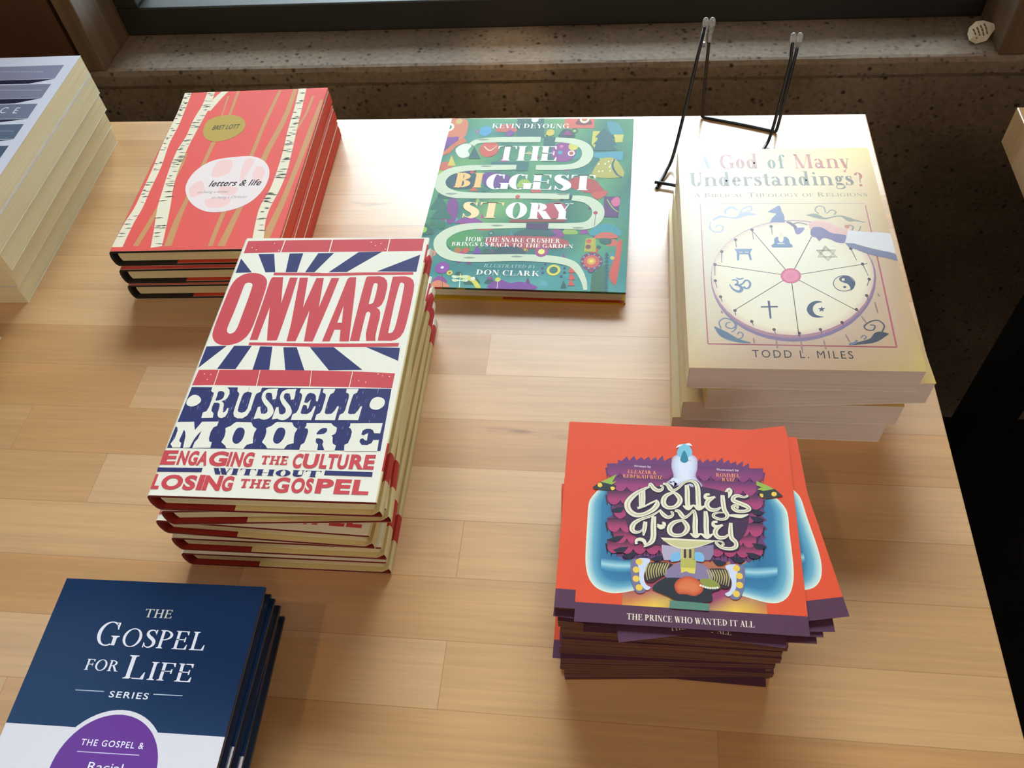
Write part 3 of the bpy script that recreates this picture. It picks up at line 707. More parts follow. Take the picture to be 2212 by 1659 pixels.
 ('V',['#28252f','#28252f','#a83e68','#a83e68'],5,[84.8,53.1,92.9,53.6,92.3,47.9,84.8,47.5]),
 ('P','#a83e68',5,0,[92.3,47.9,91.3,46.1,90,44.9,88.4,44.3,86.8,44.7,85.6,45.8,84.8,47.5]),
 ('P','#28252f',4,0,[91,50.6,94.2,50.8,91.8,43.5]),
 ('P','#28252f',4,0,[93.4,50.7,96.5,50.9,94,41.7]),
 ('P','#28252f',4,0,[96.1,50.9,99.2,51.1,97.5,42.6]),
 ('P','#28252f',4,0,[98.2,51,101.4,51.2,99.8,44.4]),
 ('V',['#28252f','#28252f','#a83e68','#a83e68'],5,[92.3,53.3,100.3,53.8,99.6,48.1,92.2,47.6]),
 ('P','#a83e68',5,0,[99.6,48.1,98.7,46.3,97.3,45,95.7,44.5,94.2,44.8,93,45.9,92.2,47.6]),
 ('P','#28252f',4,0,[98.4,50.7,101.5,50.9,99.1,43.7]),
 ('P','#28252f',4,0,[100.8,50.9,103.9,51.1,101.3,41.9]),
 ('P','#28252f',4,0,[103.5,51,106.6,51.2,104.8,42.7]),
 ('P','#28252f',4,0,[105.6,51.2,108.7,51.4,107,44.6]),
 ('V',['#28252f','#28252f','#a83e68','#a83e68'],5,[99.7,53.4,107.7,53.9,107,48.2,99.6,47.8]),
 ('P','#a83e68',5,0,[107,48.2,106,46.4,104.6,45.2,103,44.6,101.5,45,100.3,46.1,99.6,47.8]),
 ('P','#2b2738',4,0,[19.4,55.8,22.7,56,20.9,48.5]),
 ('P','#2b2738',4,0,[21.9,56,25.1,56.1,23.3,46.7]),
 ('P','#2b2738',4,0,[24.7,56.1,27.9,56.3,26.9,47.5]),
 ('P','#2b2738',4,0,[26.9,56.2,30.1,56.4,29.1,49.4]),
 ('V',['#2b2738','#2b2738','#b0406c','#b0406c'],5,[20.5,58.6,28.8,59.1,28.6,53.2,20.9,52.7]),
 ('P','#b0406c',5,0,[28.6,53.2,27.8,51.4,26.5,50.1,24.8,49.5,23.2,49.9,21.8,51,20.9,52.7]),
 ('P','#2b2738',4,0,[27.1,56,30.4,56.1,28.5,48.7]),
 ('P','#2b2738',4,0,[29.5,56.1,32.8,56.3,30.9,46.8]),
 ('P','#2b2738',4,0,[32.4,56.3,35.6,56.5,34.5,47.7]),
 ('P','#2b2738',4,0,[34.6,56.4,37.8,56.6,36.6,49.6]),
 ('V',['#2b2738','#2b2738','#b0406c','#b0406c'],5,[28.2,58.7,36.5,59.2,36.2,53.4,28.6,52.9]),
 ('P','#b0406c',5,0,[36.2,53.4,35.4,51.5,34.1,50.2,32.5,49.7,30.8,50,29.5,51.2,28.6,52.9]),
 ('P','#2b2738',4,0,[34.8,56.1,38,56.3,36,48.8]),
 ('P','#2b2738',4,0,[37.2,56.2,40.4,56.4,38.5,47]),
 ('P','#2b2738',4,0,[40,56.4,43.2,56.6,42,47.9]),
 ('P','#2b2738',4,0,[42.2,56.5,45.4,56.7,44.2,49.8]),
 ('V',['#2b2738','#2b2738','#b0406c','#b0406c'],5,[35.9,58.9,44.1,59.4,43.8,53.5,36.2,53]),
 ('P','#b0406c',5,0,[43.8,53.5,43,51.7,41.7,50.4,40,49.8,38.4,50.2,37.1,51.3,36.2,53]),
 ('P','#2b2738',4,0,[42.4,56.2,45.6,56.4,43.6,49]),
 ('P','#2b2738',4,0,[44.8,56.4,48,56.6,46,47.1]),
 ('P','#2b2738',4,0,[47.6,56.6,50.8,56.8,49.6,48]),
 ('P','#2b2738',4,0,[49.8,56.7,53,56.9,51.8,49.9]),
 ('V',['#2b2738','#2b2738','#b0406c','#b0406c'],5,[43.5,59,51.8,59.5,51.4,53.6,43.8,53.2]),
 ('P','#b0406c',5,0,[51.4,53.6,50.5,51.8,49.2,50.5,47.6,50,46,50.3,44.7,51.5,43.8,53.2]),
 ('P','#2b2738',4,0,[50,56.4,53.2,56.6,51.2,49.1]),
 ('P','#2b2738',4,0,[52.4,56.5,55.6,56.7,53.5,47.3]),
 ('P','#2b2738',4,0,[55.2,56.7,58.4,56.9,57.1,48.2]),
 ('P','#2b2738',4,0,[57.4,56.8,60.6,57,59.3,50.1]),
 ('V',['#2b2738','#2b2738','#b0406c','#b0406c'],5,[51.1,59.2,59.4,59.6,59,53.8,51.4,53.4]),
 ('P','#b0406c',5,0,[59,53.8,58.1,52,56.8,50.7,55.1,50.1,53.5,50.5,52.2,51.6,51.4,53.4]),
 ('P','#2b2738',4,0,[57.6,56.5,60.8,56.7,58.7,49.3]),
 ('P','#2b2738',4,0,[60,56.7,63.2,56.9,61,47.5]),
 ('P','#2b2738',4,0,[62.8,56.9,66,57,64.6,48.3]),
 ('P','#2b2738',4,0,[65,57,68.2,57.2,66.8,50.2]),
 ('V',['#2b2738','#2b2738','#b0406c','#b0406c'],5,[58.8,59.3,66.9,59.8,66.5,54,58.9,53.5]),
 ('P','#b0406c',5,0,[66.5,54,65.6,52.1,64.3,50.8,62.6,50.3,61,50.6,59.8,51.8,58.9,53.5]),
 ('P','#2b2738',4,0,[65.2,56.7,68.3,56.9,66.2,49.5]),
 ('P','#2b2738',4,0,[67.5,56.8,70.7,57,68.5,47.6]),
 ('P','#2b2738',4,0,[70.3,57,73.5,57.2,72,48.5]),
 ('P','#2b2738',4,0,[72.5,57.1,75.7,57.3,74.2,50.4]),
 ('V',['#2b2738','#2b2738','#b0406c','#b0406c'],5,[66.3,59.5,74.5,59.9,74,54.1,66.5,53.7]),
 ('P','#b0406c',5,0,[74,54.1,73.1,52.3,71.8,51,70.1,50.5,68.5,50.8,67.3,51.9,66.5,53.7]),
 ('P','#2b2738',4,0,[72.7,56.8,75.9,57,73.6,49.6]),
 ('P','#2b2738',4,0,[75.1,57,78.2,57.2,75.9,47.8]),
 ('P','#2b2738',4,0,[77.8,57.1,81,57.3,79.5,48.6]),
 ('P','#2b2738',4,0,[80,57.3,83.2,57.5,81.7,50.5]),
 ('V',['#2b2738','#2b2738','#b0406c','#b0406c'],5,[73.9,59.6,82,60.1,81.5,54.3,74,53.8]),
 ('P','#b0406c',5,0,[81.5,54.3,80.5,52.4,79.2,51.1,77.6,50.6,76,51,74.7,52.1,74,53.8]),
 ('P','#2b2738',4,0,[80.2,57,83.4,57.2,81.1,49.8]),
 ('P','#2b2738',4,0,[82.6,57.1,85.7,57.3,83.3,47.9]),
 ('P','#2b2738',4,0,[85.3,57.3,88.5,57.5,86.9,48.8]),
 ('P','#2b2738',4,0,[87.5,57.4,90.7,57.6,89.1,50.7]),
 ('V',['#2b2738','#2b2738','#b0406c','#b0406c'],5,[81.4,59.7,89.5,60.2,88.9,54.4,81.4,54]),
 ('P','#b0406c',5,0,[88.9,54.4,88,52.6,86.6,51.3,85,50.8,83.4,51.1,82.2,52.2,81.4,54]),
 ('P','#2b2738',4,0,[87.7,57.1,90.8,57.3,88.5,49.9]),
 ('P','#2b2738',4,0,[90,57.3,93.2,57.5,90.7,48.1]),
 ('P','#2b2738',4,0,[92.8,57.4,96,57.6,94.2,49]),
 ('P','#2b2738',4,0,[95,57.6,98.1,57.7,96.5,50.8]),
 ('V',['#2b2738','#2b2738','#b0406c','#b0406c'],5,[88.9,59.9,97,60.3,96.3,54.5,88.9,54.1]),
 ('P','#b0406c',5,0,[96.3,54.5,95.4,52.7,94,51.5,92.4,50.9,90.8,51.3,89.6,52.4,88.9,54.1]),
 ('P','#2b2738',4,0,[95.1,57.3,98.3,57.5,95.9,50.1]),
 ('P','#2b2738',4,0,[97.5,57.4,100.6,57.6,98.1,48.3]),
 ('P','#2b2738',4,0,[100.2,57.6,103.4,57.8,101.6,49.1]),
 ('P','#2b2738',4,0,[102.4,57.7,105.5,57.9,103.9,51]),
 ('V',['#2b2738','#2b2738','#b0406c','#b0406c'],5,[96.4,60,104.5,60.5,103.8,54.7,96.3,54.3]),
 ('P','#b0406c',5,0,[103.8,54.7,102.8,52.9,101.4,51.6,99.8,51.1,98.2,51.4,97,52.5,96.3,54.3]),
 ('P','#33293f',4,0,[15.3,63.1,18.6,63.3,16.8,55.7]),
 ('P','#33293f',4,0,[17.8,63.3,21.1,63.5,19.3,53.8]),
 ('P','#33293f',4,0,[20.6,63.4,23.9,63.6,22.9,54.7]),
 ('P','#33293f',4,0,[22.9,63.6,26.1,63.8,25.1,56.6]),
 ('V',['#33293f','#33293f','#b0406e','#b0406e'],5,[16.4,66,24.8,66.4,24.6,60.5,16.9,60]),
 ('P','#b0406e',5,0,[24.6,60.5,23.8,58.6,22.5,57.3,20.8,56.7,19.2,57.1,17.8,58.2,16.9,60]),
 ('P','#33293f',4,0,[23.1,63.3,26.4,63.5,24.5,55.8]),
 ('P','#33293f',4,0,[25.6,63.4,28.8,63.6,27,54]),
 ('P','#33293f',4,0,[28.4,63.6,31.6,63.8,30.6,54.8]),
 ('P','#33293f',4,0,[30.6,63.7,33.9,63.9,32.8,56.8]),
 ('V',['#33293f','#33293f','#b0406e','#b0406e'],5,[24.2,66.1,32.5,66.6,32.3,60.6,24.6,60.1]),
 ('P','#b0406e',5,0,[32.3,60.6,31.5,58.7,30.2,57.4,28.5,56.9,26.9,57.2,25.5,58.4,24.6,60.1]),
 ('P','#33293f',4,0,[30.9,63.4,34.1,63.6,32.2,56]),
 ('P','#33293f',4,0,[33.3,63.5,36.5,63.7,34.6,54.1]),
 ('P','#33293f',4,0,[36.1,63.7,39.4,63.9,38.2,55]),
 ('P','#33293f',4,0,[38.4,63.8,41.6,64,40.4,56.9]),
 ('V',['#33293f','#33293f','#b0406e','#b0406e'],5,[31.9,66.2,40.3,66.7,40,60.7,32.3,60.3]),
 ('P','#b0406e',5,0,[40,60.7,39.1,58.9,37.8,57.6,36.2,57,34.5,57.4,33.2,58.5,32.3,60.3]),
 ('P','#33293f',4,0,[38.6,63.5,41.8,63.7,39.8,56.1]),
 ('P','#33293f',4,0,[41,63.7,44.2,63.9,42.2,54.3]),
 ('P','#33293f',4,0,[43.8,63.8,47.1,64,45.8,55.1]),
 ('P','#33293f',4,0,[46,64,49.3,64.2,48,57.1]),
 ('V',['#33293f','#33293f','#b0406e','#b0406e'],5,[39.7,66.4,48,66.8,47.7,60.9,40,60.4]),
 ('P','#b0406e',5,0,[47.7,60.9,46.8,59,45.5,57.7,43.8,57.2,42.2,57.5,40.9,58.7,40,60.4]),
 ('P','#33293f',4,0,[46.2,63.7,49.5,63.9,47.4,56.3]),
 ('P','#33293f',4,0,[48.7,63.8,51.9,64,49.8,54.4]),
 ('P','#33293f',4,0,[51.5,64,54.7,64.2,53.4,55.3]),
 ('P','#33293f',4,0,[53.7,64.1,56.9,64.3,55.6,57.2]),
 ('V',['#33293f','#33293f','#b0406e','#b0406e'],5,[47.4,66.5,55.7,67,55.3,61,47.6,60.6]),
 ('P','#b0406e',5,0,[55.3,61,54.4,59.2,53.1,57.9,51.4,57.3,49.8,57.7,48.5,58.8,47.6,60.6]),
 ('P','#33293f',4,0,[53.9,63.8,57.1,64,55,56.4]),
 ('P','#33293f',4,0,[56.3,64,59.5,64.1,57.4,54.6]),
 ('P','#33293f',4,0,[59.1,64.1,62.4,64.3,61,55.4]),
 ('P','#33293f',4,0,[61.4,64.2,64.6,64.4,63.2,57.4]),
 ('V',['#33293f','#33293f','#b0406e','#b0406e'],5,[55,66.6,63.3,67.1,62.9,61.2,55.3,60.7]),
 ('P','#b0406e',5,0,[62.9,61.2,62,59.3,60.7,58,59,57.5,57.4,57.8,56.1,59,55.3,60.7]),
 ('P','#33293f',4,0,[61.5,64,64.8,64.1,62.6,56.6]),
 ('P','#33293f',4,0,[64,64.1,67.2,64.3,64.9,54.7]),
 ('P','#33293f',4,0,[66.8,64.2,70,64.4,68.5,55.6]),
 ('P','#33293f',4,0,[69,64.4,72.2,64.6,70.7,57.5]),
 ('V',['#33293f','#33293f','#b0406e','#b0406e'],5,[62.7,66.8,71,67.2,70.5,61.3,62.9,60.9]),
 ('P','#b0406e',5,0,[70.5,61.3,69.6,59.5,68.2,58.1,66.6,57.6,65,58,63.7,59.1,62.9,60.9]),
 ('P','#33293f',4,0,[69.2,64.1,72.3,64.3,70.1,56.7]),
 ('P','#33293f',4,0,[71.6,64.2,74.8,64.4,72.4,54.9]),
 ('P','#33293f',4,0,[74.3,64.4,77.5,64.6,76,55.7]),
 ('P','#33293f',4,0,[76.5,64.5,79.7,64.7,78.3,57.6]),
 ('V',['#33293f','#33293f','#b0406e','#b0406e'],5,[70.3,66.9,78.6,67.3,78,61.4,70.4,61]),
 ('P','#b0406e',5,0,[78,61.4,77.1,59.6,75.8,58.3,74.1,57.7,72.5,58.1,71.2,59.2,70.4,61]),
 ('P','#33293f',4,0,[76.7,64.2,79.9,64.4,77.6,56.9]),
 ('P','#33293f',4,0,[79.1,64.4,82.3,64.5,79.9,55]),
 ('P','#33293f',4,0,[81.9,64.5,85.1,64.7,83.5,55.9]),
 ('P','#33293f',4,0,[84.1,64.6,87.3,64.8,85.8,57.8]),
 ('V',['#33293f','#33293f','#b0406e','#b0406e'],5,[77.9,67,86.1,67.5,85.6,61.6,78,61.1]),
 ('P','#b0406e',5,0,[85.6,61.6,84.6,59.7,83.3,58.4,81.6,57.9,80,58.2,78.8,59.4,78,61.1]),
 ('P','#33293f',4,0,[84.3,64.3,87.5,64.5,85.1,57]),
 ('P','#33293f',4,0,[86.7,64.5,89.9,64.7,87.4,55.2]),
 ('P','#33293f',4,0,[89.5,64.7,92.6,64.8,91,56]),
 ('P','#33293f',4,0,[91.7,64.8,94.8,65,93.2,57.9]),
 ('V',['#33293f','#33293f','#b0406e','#b0406e'],5,[85.5,67.1,93.7,67.6,93.1,61.7,85.5,61.3]),
 ('P','#b0406e',5,0,[93.1,61.7,92.1,59.9,90.8,58.6,89.1,58,87.5,58.4,86.3,59.5,85.5,61.3]),
 ('P','#33293f',4,0,[91.8,64.5,95,64.7,92.6,57.2]),
 ('P','#33293f',4,0,[94.2,64.6,97.4,64.8,94.8,55.3]),
 ('P','#33293f',4,0,[97,64.8,100.2,65,98.4,56.2]),
 ('P','#33293f',4,0,[99.2,64.9,102.3,65.1,100.7,58.1]),
 ('V',['#33293f','#33293f','#b0406e','#b0406e'],5,[93.1,67.3,101.2,67.7,100.5,61.9,93,61.4]),
 ('P','#b0406e',5,0,[100.5,61.9,99.6,60,98.2,58.7,96.6,58.2,95,58.5,93.8,59.7,93,61.4]),
 ('P','#33293f',4,0,[99.3,64.6,102.5,64.8,100,57.3]),
 ('P','#33293f',4,0,[101.7,64.8,104.9,64.9,102.2,55.5]),
 ('P','#33293f',4,0,[104.5,64.9,107.6,65.1,105.8,56.3]),
 ('P','#33293f',4,0,[106.6,65,109.8,65.2,108.1,58.2]),
 ('V',['#33293f','#33293f','#b0406e','#b0406e'],5,[100.6,67.4,108.7,67.9,108,62,100.5,61.5]),
 ('P','#b0406e',5,0,[108,62,107,60.1,105.6,58.9,104,58.3,102.4,58.7,101.2,59.8,100.5,61.5]),
 ('P','#4a2c4c',4,0,[19,72.5,22.3,72.7,20.4,64.9]),
 ('P','#4a2c4c',4,0,[21.4,72.6,24.7,72.8,22.9,63]),
 ('P','#4a2c4c',4,0,[24.3,72.8,27.6,73,26.6,63.9]),
 ('P','#4a2c4c',4,0,[26.6,72.9,29.9,73.1,28.8,65.8]),
 ('V',['#4a2c4c','#4a2c4c','#ab3f70','#ab3f70'],5,[20,75.4,28.5,75.8,28.3,69.7,20.5,69.3]),
 ('P','#ab3f70',5,0,[28.3,69.7,27.5,67.8,26.1,66.5,24.5,65.9,22.8,66.3,21.4,67.5,20.5,69.3]),
 ('P','#4a2c4c',4,0,[26.8,72.6,30.1,72.8,28.2,65]),
 ('P','#4a2c4c',4,0,[29.3,72.7,32.5,72.9,30.6,63.1]),
 ('P','#4a2c4c',4,0,[32.1,72.9,35.4,73.1,34.3,64]),
 ('P','#4a2c4c',4,0,[34.4,73,37.7,73.2,36.5,66]),
 ('V',['#4a2c4c','#4a2c4c','#ab3f70','#ab3f70'],5,[27.9,75.5,36.3,75.9,36.1,69.8,28.3,69.4]),
 ('P','#ab3f70',5,0,[36.1,69.8,35.2,68,33.9,66.6,32.2,66,30.6,66.4,29.2,67.6,28.3,69.4]),
 ('P','#4a2c4c',4,0,[34.6,72.7,37.9,72.9,35.9,65.2]),
 ('P','#4a2c4c',4,0,[37.1,72.9,40.4,73,38.4,63.2]),
 ('P','#4a2c4c',4,0,[39.9,73,43.2,73.2,42,64.1]),
 ('P','#4a2c4c',4,0,[42.2,73.1,45.5,73.3,44.2,66.1]),
 ('V',['#4a2c4c','#4a2c4c','#ab3f70','#ab3f70'],5,[35.7,75.6,44.1,76.1,43.8,70,36.1,69.5]),
 ('P','#ab3f70',5,0,[43.8,70,43,68.1,41.6,66.7,40,66.2,38.3,66.5,37,67.7,36.1,69.5]),
 ('P','#4a2c4c',4,0,[42.4,72.8,45.7,73,43.6,65.3]),
 ('P','#4a2c4c',4,0,[44.9,73,48.1,73.2,46,63.4]),
 ('P','#4a2c4c',4,0,[47.7,73.1,51,73.3,49.7,64.3]),
 ('P','#4a2c4c',4,0,[50,73.3,53.2,73.5,51.9,66.2]),
 ('V',['#4a2c4c','#4a2c4c','#ab3f70','#ab3f70'],5,[43.5,75.7,51.9,76.2,51.6,70.1,43.8,69.7]),
 ('P','#ab3f70',5,0,[51.6,70.1,50.7,68.2,49.3,66.9,47.7,66.3,46,66.7,44.7,67.9,43.8,69.7]),
 ('P','#4a2c4c',4,0,[50.1,73,53.4,73.2,51.3,65.4]),
 ('P','#4a2c4c',4,0,[52.6,73.1,55.9,73.3,53.7,63.5]),
 ('P','#4a2c4c',4,0,[55.5,73.3,58.7,73.4,57.3,64.4]),
 ('P','#4a2c4c',4,0,[57.7,73.4,60.9,73.6,59.6,66.3]),
 ('V',['#4a2c4c','#4a2c4c','#ab3f70','#ab3f70'],5,[51.3,75.8,59.7,76.3,59.3,70.2,51.5,69.8]),
 ('P','#ab3f70',5,0,[59.3,70.2,58.4,68.3,57,67,55.4,66.5,53.7,66.8,52.4,68,51.5,69.8]),
 ('P','#4a2c4c',4,0,[57.9,73.1,61.1,73.3,59,65.5]),
 ('P','#4a2c4c',4,0,[60.3,73.2,63.6,73.4,61.3,63.6]),
 ('P','#4a2c4c',4,0,[63.2,73.4,66.4,73.6,65,64.5]),
 ('P','#4a2c4c',4,0,[65.4,73.5,68.6,73.7,67.2,66.5]),
 ('V',['#4a2c4c','#4a2c4c','#ab3f70','#ab3f70'],5,[59,76,67.4,76.4,66.9,70.4,59.2,69.9]),
 ('P','#ab3f70',5,0,[66.9,70.4,66,68.5,64.7,67.1,63,66.6,61.4,66.9,60.1,68.1,59.2,69.9]),
 ('P','#4a2c4c',4,0,[65.6,73.2,68.8,73.4,66.6,65.7]),
 ('P','#4a2c4c',4,0,[68,73.3,71.2,73.5,69,63.8]),
 ('P','#4a2c4c',4,0,[70.8,73.5,74.1,73.7,72.6,64.7]),
 ('P','#4a2c4c',4,0,[73.1,73.6,76.3,73.8,74.8,66.6]),
 ('V',['#4a2c4c','#4a2c4c','#ab3f70','#ab3f70'],5,[66.8,76.1,75.1,76.5,74.6,70.5,66.9,70]),
 ('P','#ab3f70',5,0,[74.6,70.5,73.7,68.6,72.3,67.3,70.6,66.7,69,67.1,67.7,68.3,66.9,70]),
 ('P','#4a2c4c',4,0,[73.3,73.3,76.5,73.5,74.2,65.8]),
 ('P','#4a2c4c',4,0,[75.7,73.5,78.9,73.6,76.5,63.9]),
 ('P','#4a2c4c',4,0,[78.5,73.6,81.7,73.8,80.1,64.8]),
 ('P','#4a2c4c',4,0,[80.7,73.8,84,73.9,82.4,66.7]),
 ('V',['#4a2c4c','#4a2c4c','#ab3f70','#ab3f70'],5,[74.5,76.2,82.8,76.6,82.2,70.6,74.5,70.2]),
 ('P','#ab3f70',5,0,[82.2,70.6,81.3,68.7,79.9,67.4,78.2,66.8,76.6,67.2,75.3,68.4,74.5,70.2]),
 ('P','#4a2c4c',4,0,[80.9,73.5,84.1,73.6,81.8,66]),
 ('P','#4a2c4c',4,0,[83.3,73.6,86.5,73.8,84.1,64]),
 ('P','#4a2c4c',4,0,[86.2,73.7,89.4,73.9,87.7,64.9]),
 ('P','#4a2c4c',4,0,[88.4,73.9,91.6,74,90,66.9]),
 ('V',['#4a2c4c','#4a2c4c','#ab3f70','#ab3f70'],5,[82.2,76.3,90.4,76.8,89.8,70.7,82.2,70.3]),
 ('P','#ab3f70',5,0,[89.8,70.7,88.8,68.8,87.5,67.5,85.8,67,84.2,67.3,83,68.5,82.2,70.3]),
 ('P','#4a2c4c',4,0,[88.5,73.6,91.8,73.8,89.3,66.1]),
 ('P','#4a2c4c',4,0,[91,73.7,94.2,73.9,91.6,64.2]),
 ('P','#4a2c4c',4,0,[93.8,73.9,97,74,95.2,65.1]),
 ('P','#4a2c4c',4,0,[96,74,99.2,74.2,97.5,67]),
 ('V',['#4a2c4c','#4a2c4c','#ab3f70','#ab3f70'],5,[89.8,76.4,98,76.9,97.4,70.8,89.8,70.4]),
 ('P','#ab3f70',5,0,[97.4,70.8,96.4,69,95,67.7,93.4,67.1,91.8,67.5,90.5,68.6,89.8,70.4]),
 ('P','#4a2c4c',4,0,[96.1,73.7,99.3,73.9,96.9,66.2]),
 ('P','#4a2c4c',4,0,[98.5,73.8,101.7,74,99.1,64.3]),
 ('P','#4a2c4c',4,0,[101.3,74,104.5,74.2,102.7,65.2]),
 ('P','#4a2c4c',4,0,[103.5,74.1,106.7,74.3,105,67.1]),
 ('V',['#4a2c4c','#4a2c4c','#ab3f70','#ab3f70'],5,[97.4,76.5,105.6,77,104.9,71,97.3,70.5]),
 ('P','#ab3f70',5,0,[104.9,71,103.9,69.1,102.5,67.8,100.9,67.2,99.3,67.6,98.1,68.8,97.3,70.5]),
 ('P','#54304f',4,0,[14.7,81.9,18.1,82.1,16.2,74.1]),
 ('P','#54304f',4,0,[17.2,82,20.6,82.2,18.8,72.2]),
 ('P','#54304f',4,0,[20.1,82.2,23.5,82.4,22.5,73.1]),
 ('P','#54304f',4,0,[22.4,82.3,25.8,82.5,24.7,75.1]),
 ('V',['#54304f','#54304f','#a83f70','#a83f70'],5,[15.8,84.8,24.4,85.3,24.2,79.1,16.3,78.6]),
 ('P','#a83f70',5,0,[24.2,79.1,23.4,77.1,22,75.8,20.3,75.2,18.6,75.6,17.2,76.8,16.3,78.6]),
 ('P','#54304f',4,0,[22.7,82,26,82.2,24.1,74.2]),
 ('P','#54304f',4,0,[25.2,82.2,28.5,82.3,26.6,72.3]),
 ('P','#54304f',4,0,[28.1,82.3,31.4,82.5,30.3,73.2]),
 ('P','#54304f',4,0,[30.4,82.4,33.7,82.6,32.5,75.2]),
 ('V',['#54304f','#54304f','#a83f70','#a83f70'],5,[23.7,85,32.3,85.4,32.1,79.2,24.2,78.8]),
 ('P','#a83f70',5,0,[32.1,79.2,31.2,77.2,29.9,75.9,28.2,75.3,26.5,75.7,25.1,76.9,24.2,78.8]),
 ('P','#54304f',4,0,[30.6,82.1,33.9,82.3,31.9,74.4]),
 ('P','#54304f',4,0,[33.1,82.2,36.4,82.4,34.4,72.4]),
 ('P','#54304f',4,0,[36,82.4,39.3,82.6,38.1,73.3]),
 ('P','#54304f',4,0,[38.2,82.5,41.5,82.7,40.3,75.3]),
 ('V',['#54304f','#54304f','#a83f70','#a83f70'],5,[31.7,85.1,40.2,85.5,39.9,79.3,32,78.9]),
 ('P','#a83f70',5,0,[39.9,79.3,39,77.3,37.7,76,36,75.4,34.3,75.8,33,77,32,78.9]),
 ('P','#54304f',4,0,[38.5,82.2,41.8,82.4,39.7,74.5]),
 ('P','#54304f',4,0,[40.9,82.4,44.2,82.5,42.2,72.5]),
 ('P','#54304f',4,0,[43.8,82.5,47.1,82.7,45.9,73.4]),
 ('P','#54304f',4,0,[46.1,82.6,49.4,82.8,48.1,75.4]),
 ('V',['#54304f','#54304f','#a83f70','#a83f70'],5,[39.6,85.2,48.1,85.6,47.8,79.4,39.9,79]),
 ('P','#a83f70',5,0,[47.8,79.4,46.9,77.5,45.5,76.1,43.8,75.5,42.1,75.9,40.8,77.1,39.9,79]),
 ('P','#54304f',4,0,[46.3,82.3,49.6,82.5,47.5,74.6]),
 ('P','#54304f',4,0,[48.8,82.5,52.1,82.6,50,72.6]),
 ('P','#54304f',4,0,[51.7,82.6,55,82.8,53.6,73.5]),
 ('P','#54304f',4,0,[53.9,82.7,57.2,82.9,55.9,75.5]),
 ('V',['#54304f','#54304f','#a83f70','#a83f70'],5,[47.5,85.3,55.9,85.7,55.5,79.5,47.7,79.1]),
 ('P','#a83f70',5,0,[55.5,79.5,54.6,77.6,53.3,76.2,51.6,75.7,49.9,76,48.6,77.2,47.7,79.1]),
 ('P','#54304f',4,0,[54.1,82.4,57.4,82.6,55.3,74.7]),
 ('P','#54304f',4,0,[56.6,82.6,59.9,82.8,57.7,72.8]),
 ('P','#54304f',4,0,[59.5,82.7,62.8,82.9,61.3,73.7]),
 ('P','#54304f',4,0,[61.7,82.8,65,83,63.6,75.7]),
 ('V',['#54304f','#54304f','#a83f70','#a83f70'],5,[55.3,85.4,63.8,85.8,63.3,79.6,55.5,79.2]),
 ('P','#a83f70',5,0,[63.3,79.6,62.4,77.7,61,76.3,59.4,75.8,57.7,76.2,56.4,77.4,55.5,79.2]),
 ('P','#54304f',4,0,[61.9,82.5,65.2,82.7,63,74.8]),
 ('P','#54304f',4,0,[64.4,82.7,67.7,82.9,65.4,72.9]),
 ('P','#54304f',4,0,[67.3,82.8,70.5,83,69,73.8]),
 ('P','#54304f',4,0,[69.5,83,72.8,83.1,71.3,75.8]),
 ('V',['#54304f','#54304f','#a83f70','#a83f70'],5,[63.1,85.5,71.5,85.9,71.1,79.7,63.3,79.3]),
 ('P','#a83f70',5,0,[71.1,79.7,70.1,77.8,68.8,76.5,67.1,75.9,65.4,76.3,64.1,77.5,63.3,79.3]),
 ('P','#54304f',4,0,[69.7,82.7,73,82.8,70.7,75]),
 ('P','#54304f',4,0,[72.2,82.8,75.4,83,73,73]),
 ('P','#54304f',4,0,[75,82.9,78.3,83.1,76.7,73.9]),
 ('P','#54304f',4,0,[77.3,83.1,80.5,83.2,79,75.9]),
 ('V',['#54304f','#54304f','#a83f70','#a83f70'],5,[70.9,85.6,79.3,86,78.8,79.8,71,79.4]),
 ('P','#a83f70',5,0,[78.8,79.8,77.8,77.9,76.5,76.6,74.8,76,73.1,76.4,71.8,77.6,71,79.4]),
 ('P','#54304f',4,0,[77.5,82.8,80.7,82.9,78.4,75.1]),
 ('P','#54304f',4,0,[79.9,82.9,83.2,83.1,80.7,73.1]),
 ('P','#54304f',4,0,[82.8,83,86,83.2,84.4,74]),
 ('P','#54304f',4,0,[85,83.2,88.2,83.3,86.7,76]),
 ('V',['#54304f','#54304f','#a83f70','#a83f70'],5,[78.7,85.7,87.1,86.1,86.5,80,78.7,79.5]),
 ('P','#a83f70',5,0,[86.5,80,85.5,78,84.1,76.7,82.4,76.1,80.8,76.5,79.5,77.7,78.7,79.5]),
 ('P','#54304f',4,0,[85.2,82.9,88.4,83,86,75.2]),
 ('P','#54304f',4,0,[87.6,83,90.9,83.2,88.3,73.2]),
 ('P','#54304f',4,0,[90.5,83.2,93.7,83.3,92,74.1]),
 ('P','#54304f',4,0,[92.7,83.3,95.9,83.5,94.3,76.1]),
 ('V',['#54304f','#54304f','#a83f70','#a83f70'],5,[86.4,85.8,94.8,86.2,94.1,80.1,86.4,79.6]),
 ('P','#a83f70',5,0,[94.1,80.1,93.2,78.2,91.8,76.8,90.1,76.2,88.5,76.6,87.2,77.8,86.4,79.6]),
 ('P','#54304f',4,0,[92.9,83,96.1,83.1,93.6,75.3]),
 ('P','#54304f',4,0,[95.3,83.1,98.5,83.3,95.9,73.4]),
 ('P','#54304f',4,0,[98.1,83.2,101.4,83.4,99.6,74.3]),
 ('P','#54304f',4,0,[100.4,83.4,103.6,83.5,101.9,76.2]),
 ('V',['#54304f','#54304f','#a83f70','#a83f70'],5,[94.2,85.9,102.5,86.3,101.8,80.2,94.1,79.8]),
